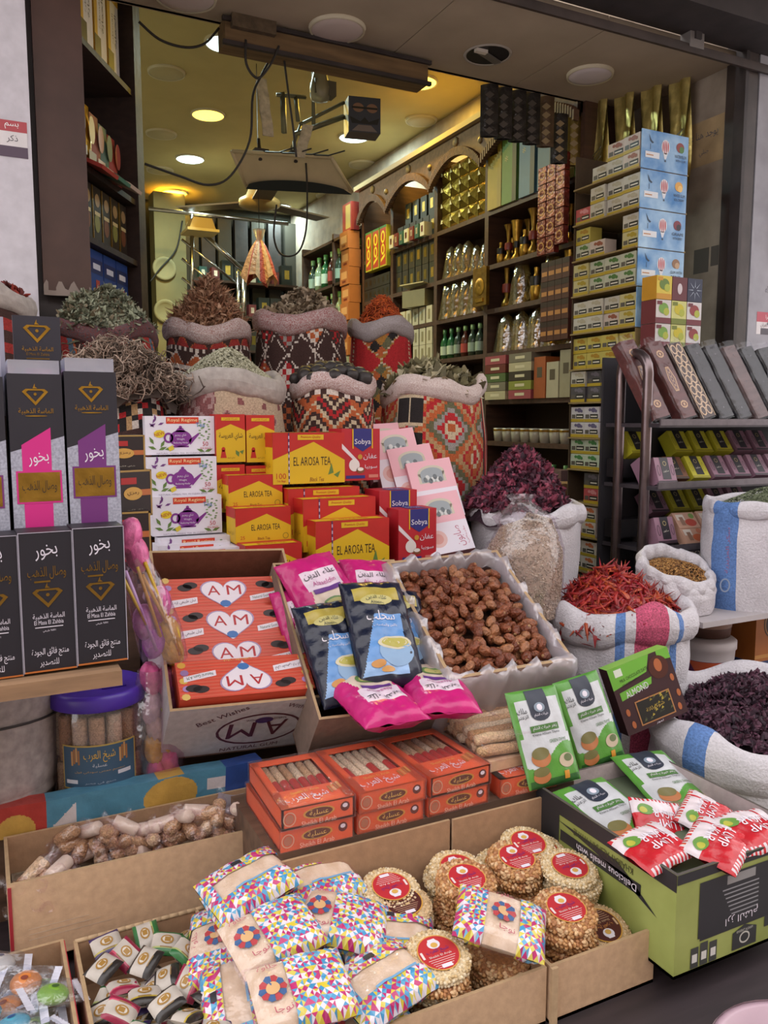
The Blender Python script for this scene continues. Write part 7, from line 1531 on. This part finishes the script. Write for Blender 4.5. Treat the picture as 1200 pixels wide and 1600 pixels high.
mb = MB(); mb.box((2.32, 2.13, 1.2), (.9, .01, 1.2), mat('#232127', .7)); part(mb, 'dark_back', rk_)
# inlaid wooden cases in clear film on the top shelf
casef = film('case_film', '#f6f6f8', .006, .035, .08, .8, 14)
def wcase(c, pat, pc):
    w, d, h = .068, .04, .27; t = thing('inlaid_case', 'case', 'case'); mb = MB(); mb.box((0, 0, h/2), (w, d, h), wood(c, .62)); part(mb, 'wooden_body', t)
    mb = MB(); f = front(mb, w, d, h); pm_ = ink(pc)
    if pat == 1:
        for k in range(7):
            for j in range(2): f.ring(-.015+.03*j, -.11+.037*k, .015, .018, .005, pm_, 1, 8); 
        for k in range(6): f.ring(0, -.092+.037*k, .012, .014, .004, pm_, 2, 6)
        f.rect(-w/2, -h/2, -w/2+.003, h/2, pm_, 2); f.rect(w/2-.003, -h/2, w/2, h/2, pm_, 2)
    elif pat == 2:
        f.ell(0, 0, .018, .05, pm_, 1, 6); f.ell(0, 0, .013, .044, ink(c), 2, 6)
        for k in range(5): f.ring(0, -.03+.015*k, .008, .008, .002, pm_, 3, 6)
        for y in (-.09, .09): f.ring(0, y, .018, .014, .006, pm_, 1, 8); f.ell(0, y, .006, .006, pm_, 2, 6)
    else:
        for y in (-.1, 0, .1): f.ell(0, y, .003, .003, pm_, 1, 6)
    part(mb, 'inlay', t); mb = MB()
    mb.grid(lambda u, v: (.041*math.copysign(abs(math.cos(2*pi*u))**.5, math.cos(2*pi*u))*(1+.04*math.sin(v*19+u*30)), .027*math.copysign(abs(math.sin(2*pi*u))**.5, math.sin(2*pi*u)), -.008+.295*v), 24, 12, casef, wrapu=True); part(mb, 'clear_film', t); return Kind(t)
wc = [(wcase('#5a2a26', 2, '#b58a5c'), 'dark red wooden case with pale inlay'), (wcase('#3c2620', 1, '#c2a27c'), 'wooden case with a pale star lattice'), (wcase('#272529', 0, '#57545a'), 'plain black case'), (wcase('#5d4644', 0, '#3a2c2c'), 'plain brown case'), (wcase('#1f2024', 0, '#45454c'), 'broad black case'), (wcase('#2d2623', 1, '#a89680'), 'dark case with a pale lattice')]
for k in range(10):
    i = [0, 0, 1, 2, 2, 3, 4, 4, 5, 5][k]; x = 1.955+.085*k-(.03 if k == 0 else 0)
    wc[i][0].put(T((x, 1.93, 1.598), rz=4, rx=-24, ry=-13), wc[i][1]+', '+ORD[k]+' from the left on the rack', 'inlaid cases on the rack')
# soap boxes on the rack
def rsoap(c, c2, band):
    w, d, h = .082, .045, .085; t = thing('boxed_soap', 'soap', 'soap box'); mb = MB(); mb.box((0, 0, h/2), (w, d, h), paper(c)); part(mb, 'body', t)
    mb = MB(); f = front(mb, w, d, h); f.rect(-.018, -.03, .018, h/2, ink(band)); f.ring(0, .022, .008, .008, .002, ink('#a89a6a'), 3, 10); f.text('صابون', 0, -.003, .009, ink('#c8c4b8'), width=.024); f.rect(-w/2, -.042, w/2, -.034, ink(c2), 2)
    for sx in (-1, 1): f.ring(sx*.03, 0, .007, .018, .002, ink(c2), 2, 10)
    part(mb, 'printed_face', t); return Kind(t)
ys, ms_, bs_ = rsoap('#b5b02e', '#8f8a1e', '#1d1b1e'), rsoap('#8d6a7c', '#3a2c36', '#26232a'), rsoap('#6a4024', '#3a2414', '#221c1c')
for r, (z, yy, row) in enumerate(((1.475, 2.06, 'y.yyymm'), (1.392, 1.98, 'mbymmmm'), (1.275, 2.06, '.myymm.'))):
    for c, chh in enumerate(row):
        if chh == '.': continue
        kk, nm = {'y': (ys, 'lime yellow'), 'm': (ms_, 'mauve'), 'b': (bs_, 'brown')}[chh]
        kk.put(T((1.965+.098*c, yy, z), rz=3, rx=-35), f'{nm} boxed soap, {ORD[c]} from left in the {["upper", "middle", "lower"][r]} soap row of the rack', 'boxed soaps on the rack')
for z in (1.468, 1.268):
    mb = MB(); mb.box((2.3, 2.08, z-.03), (.84, .06, .06), black); part(mb, 'soap_riser', rk_)
ms_.put(T((1.955, 1.93, 1.39), rz=2, rx=-20), 'mauve boxed soap standing in front at the left end of the upper rack shelf', 'boxed soaps on the rack'); ms_.put(T((1.955, 1.92, 1.20), rz=2, rx=-20), 'mauve boxed soap standing in front at the left end of the lower rack shelf', 'boxed soaps on the rack')
def food(seed):
    w, d, h = .098, .03, .06; t = thing('picture_pack', 'pack', 'pack'); mb = MB(); mb.box((0, 0, h/2), (w, d, h), paper('#b8917c')); part(mb, 'body', t); mb = MB(); f = front(mb, w, d, h); r = random.Random(seed)
    f.ell(.015, -.01, .025, .014, ink(['#b5582c', '#a83c2c', '#b0703c'][seed % 3]), 1); f.rect(-.04, .0, -.005, .022, ink('#cfc6bc'), 1); f.rect(-.03, -.02, -.012, .012, ink('#8a6a58'), 2); f.ell(.03, .015, .012, .01, ink(['#b86a4a', '#6a8a44', '#a85a6a'][seed % 3]), 2); part(mb, 'printed_picture', t); return Kind(t)
fd = [food(k) for k in range(3)]
for r in range(2):
    for c in range(6): fd[(c+r) % 3].put(T((2.075+.106*c, 1.90+.035*r, 1.192+.045*r), rz=2, rx=-40), f'food picture pack, {ORD[c]} from left, {"lower" if r == 0 else "upper"} row of the bottom rack shelf', 'picture packs on the rack')
for c in range(4):
    wc[5][0].put(T((2.0+.2*c, 2.0, .96), rx=-12), 'dark lattice case standing in the shadow below the rack, '+ORD[c]+' from the left', 'cases below the rack')
# pale ledge with its load underneath
mb = MB(); p0, p1 = at(1075, 942, z=1.035), at(1200, 980, z=1.035)
t = thing('pale_ledge', 'pale board ledge carrying the small grain sack and the blue striped sack', 'ledge'); mb.box((2.25, 1.735, 1.027), (.92, .27, .016), mat('#a8a2a4', .6, 'paint', scale=8, amt=.1)); part(mb, 'board', t)
for x in (2.66,):
    mb = MB(); mb.box((x, 1.74, .51), (.04, .24, 1.02), C_dark); part(mb, 'support', t)
mb = MB(); mb.box((1.86, 1.84, .51), (.03, .03, 1.02), C_dark); part(mb, 'support', t)
# buckets and tins under the ledge
pb_ = at(1100, 1085, Y=1.76); t = thing('tahini_bucket', 'violet and white plastic bucket under the pale ledge', 'bucket', T((pb_.x, pb_.y, .64))); rB = .082
mb = MB(); mb.lathe([(0, 0), (rB*.9, 0), (rB, .235)], mat('#5a2050', .4, 'plastic', scale=8, amt=.1), n=32, cap=False); part(mb, 'violet_body', t)
mb = MB(); mb.lathe([(rB*1.0, .235), (rB*1.02, .262), (rB*1.07, .267), (rB*1.07, .289), (rB*.98, .295), (0, .293)], mat('#b5aeb0', .5, 'plastic', scale=8, amt=.05), n=32, cap=False); part(mb, 'white_lid', t)
mb = MB(); a0 = math.radians(270-math.degrees(math.atan2(pb_.x, pb_.y)))
def bk(x, y, k): r_ = rB*(.9+.1*y/.235)+.0006+.0003*k; return (r_*math.cos(a0+x/rB), r_*math.sin(a0+x/rB), y)
mb.grid(lambda u, v: bk(-.05+.1*u, .234-.05*math.sin(pi*u)*v, 1), 16, 3, ink('#b5502c')); mb.grid(lambda u, v: bk(-.02+.03*v*math.cos(2*pi*u), .175+.018*v*math.sin(2*pi*u), 2), 18, 3, ink('#6a8fb0'), wrapu=True)
V, F, w0, h0 = glyphs('عفان'); mb.add([bk(.03+a*.075/w0, .085+b*.055/h0, 3) for a, b in V], F, W_); V, F, w0, h0 = glyphs('طحينة'); mb.add([bk(-.04+a*.03/w0, .06+b*.014/h0, 3) for a, b in V], F, W_); part(mb, 'printed_label', t)
t = thing('tahini_bucket', 'second bucket standing on the violet one, dark under the ledge', 'bucket', T((pb_.x+.02, pb_.y+.02, .937))); mb = MB(); mb.lathe([(0, 0), (.07, 0), (.076, .078), (0, .079)], mat('#5a4038', .5, 'plastic', scale=8, amt=.2), n=24, cap=False); part(mb, 'body', t); mb = MB(); mb.lathe([(.0735, .03), (.0755, .07)], paper('#8a6a5a'), n=24, cap=False); part(mb, 'label', t)
po = at(1193, 1050, Y=1.74); t = thing('orange_tin', 'orange tin with a dark round emblem under the pale ledge', 'tin', T((po.x+.04, po.y+.06, .83))); mb = MB(); mb.box((0, 0, .09), (.17, .12, .18), mat('#a8642a', .5, 'card', scale=8, amt=.15)); part(mb, 'body', t)
mb = MB(); f = front(mb, .17, .12, .18); f.ell(-.015, .03, .035, .045, ink('#3a2a26')); f.ring(-.015, .03, .03, .04, .003, ink('#b8803a'), 2); f.ring(-.015, .03, .016, .02, .006, ink('#b8803a'), 3); f.ell(0, -.035, .018, .018, ink('#3a2a26')); f.rect(-.085, -.08, .085, -.068, ink('#c08a44')); part(mb, 'printed_face', t)
t = thing('blue_tin', 'blue tin with a small portrait below the orange one', 'tin', T((po.x+.04, po.y+.06, .64))); mb = MB(); mb.box((0, 0, .095), (.17, .12, .19), paper('#2a3c6a')); part(mb, 'body', t); mb = MB(); f = front(mb, .17, .12, .19); f.rect(-.078, -.08, .085, .07, ink('#4a4440')); f.ell(-.005, 0, .035, .055, ink('#6a98a8'), 2); f.ell(-.005, -.01, .012, .03, ink('#a83a3c'), 3); part(mb, 'printed_face', t)
tier('display_tier', 'low dark tier under the bucket and the tins', 1.90, 2.6, 1.63, 1.86, .638)
# pink tub at the lower right corner
p = at(1180, 1605, z=.64); t = thing('pink_tub', 'pale pink plastic tub at the lower right corner', 'tub', T((p.x, p.y-.1, .37))); mb = MB(); mb.lathe([(0, 0), (.1, 0), (.135, .26), (.142, .262), (.142, .275), (.13, .275), (.095, .015), (0, .012)], mat('#b59aa6', .45, 'plastic', scale=6, amt=.08), n=40, cap=False); part(mb, 'body', t)
mb = MB(); mb.lathe([(.142, .268), (.146, .272), (.142, .278)], mat('#c2aab4', .45), n=40, cap=False); part(mb, 'rim', t)
mb = MB(); mb.lathe([(.15, 0), (.14, .05), (.08, .2), (.1, .368)], wood('#2c2326'), n=20, M=T((p.x, p.y-.1, 0))); solo(mb, 'tub_stool', 'dark low stool under the pink tub', 'stool')
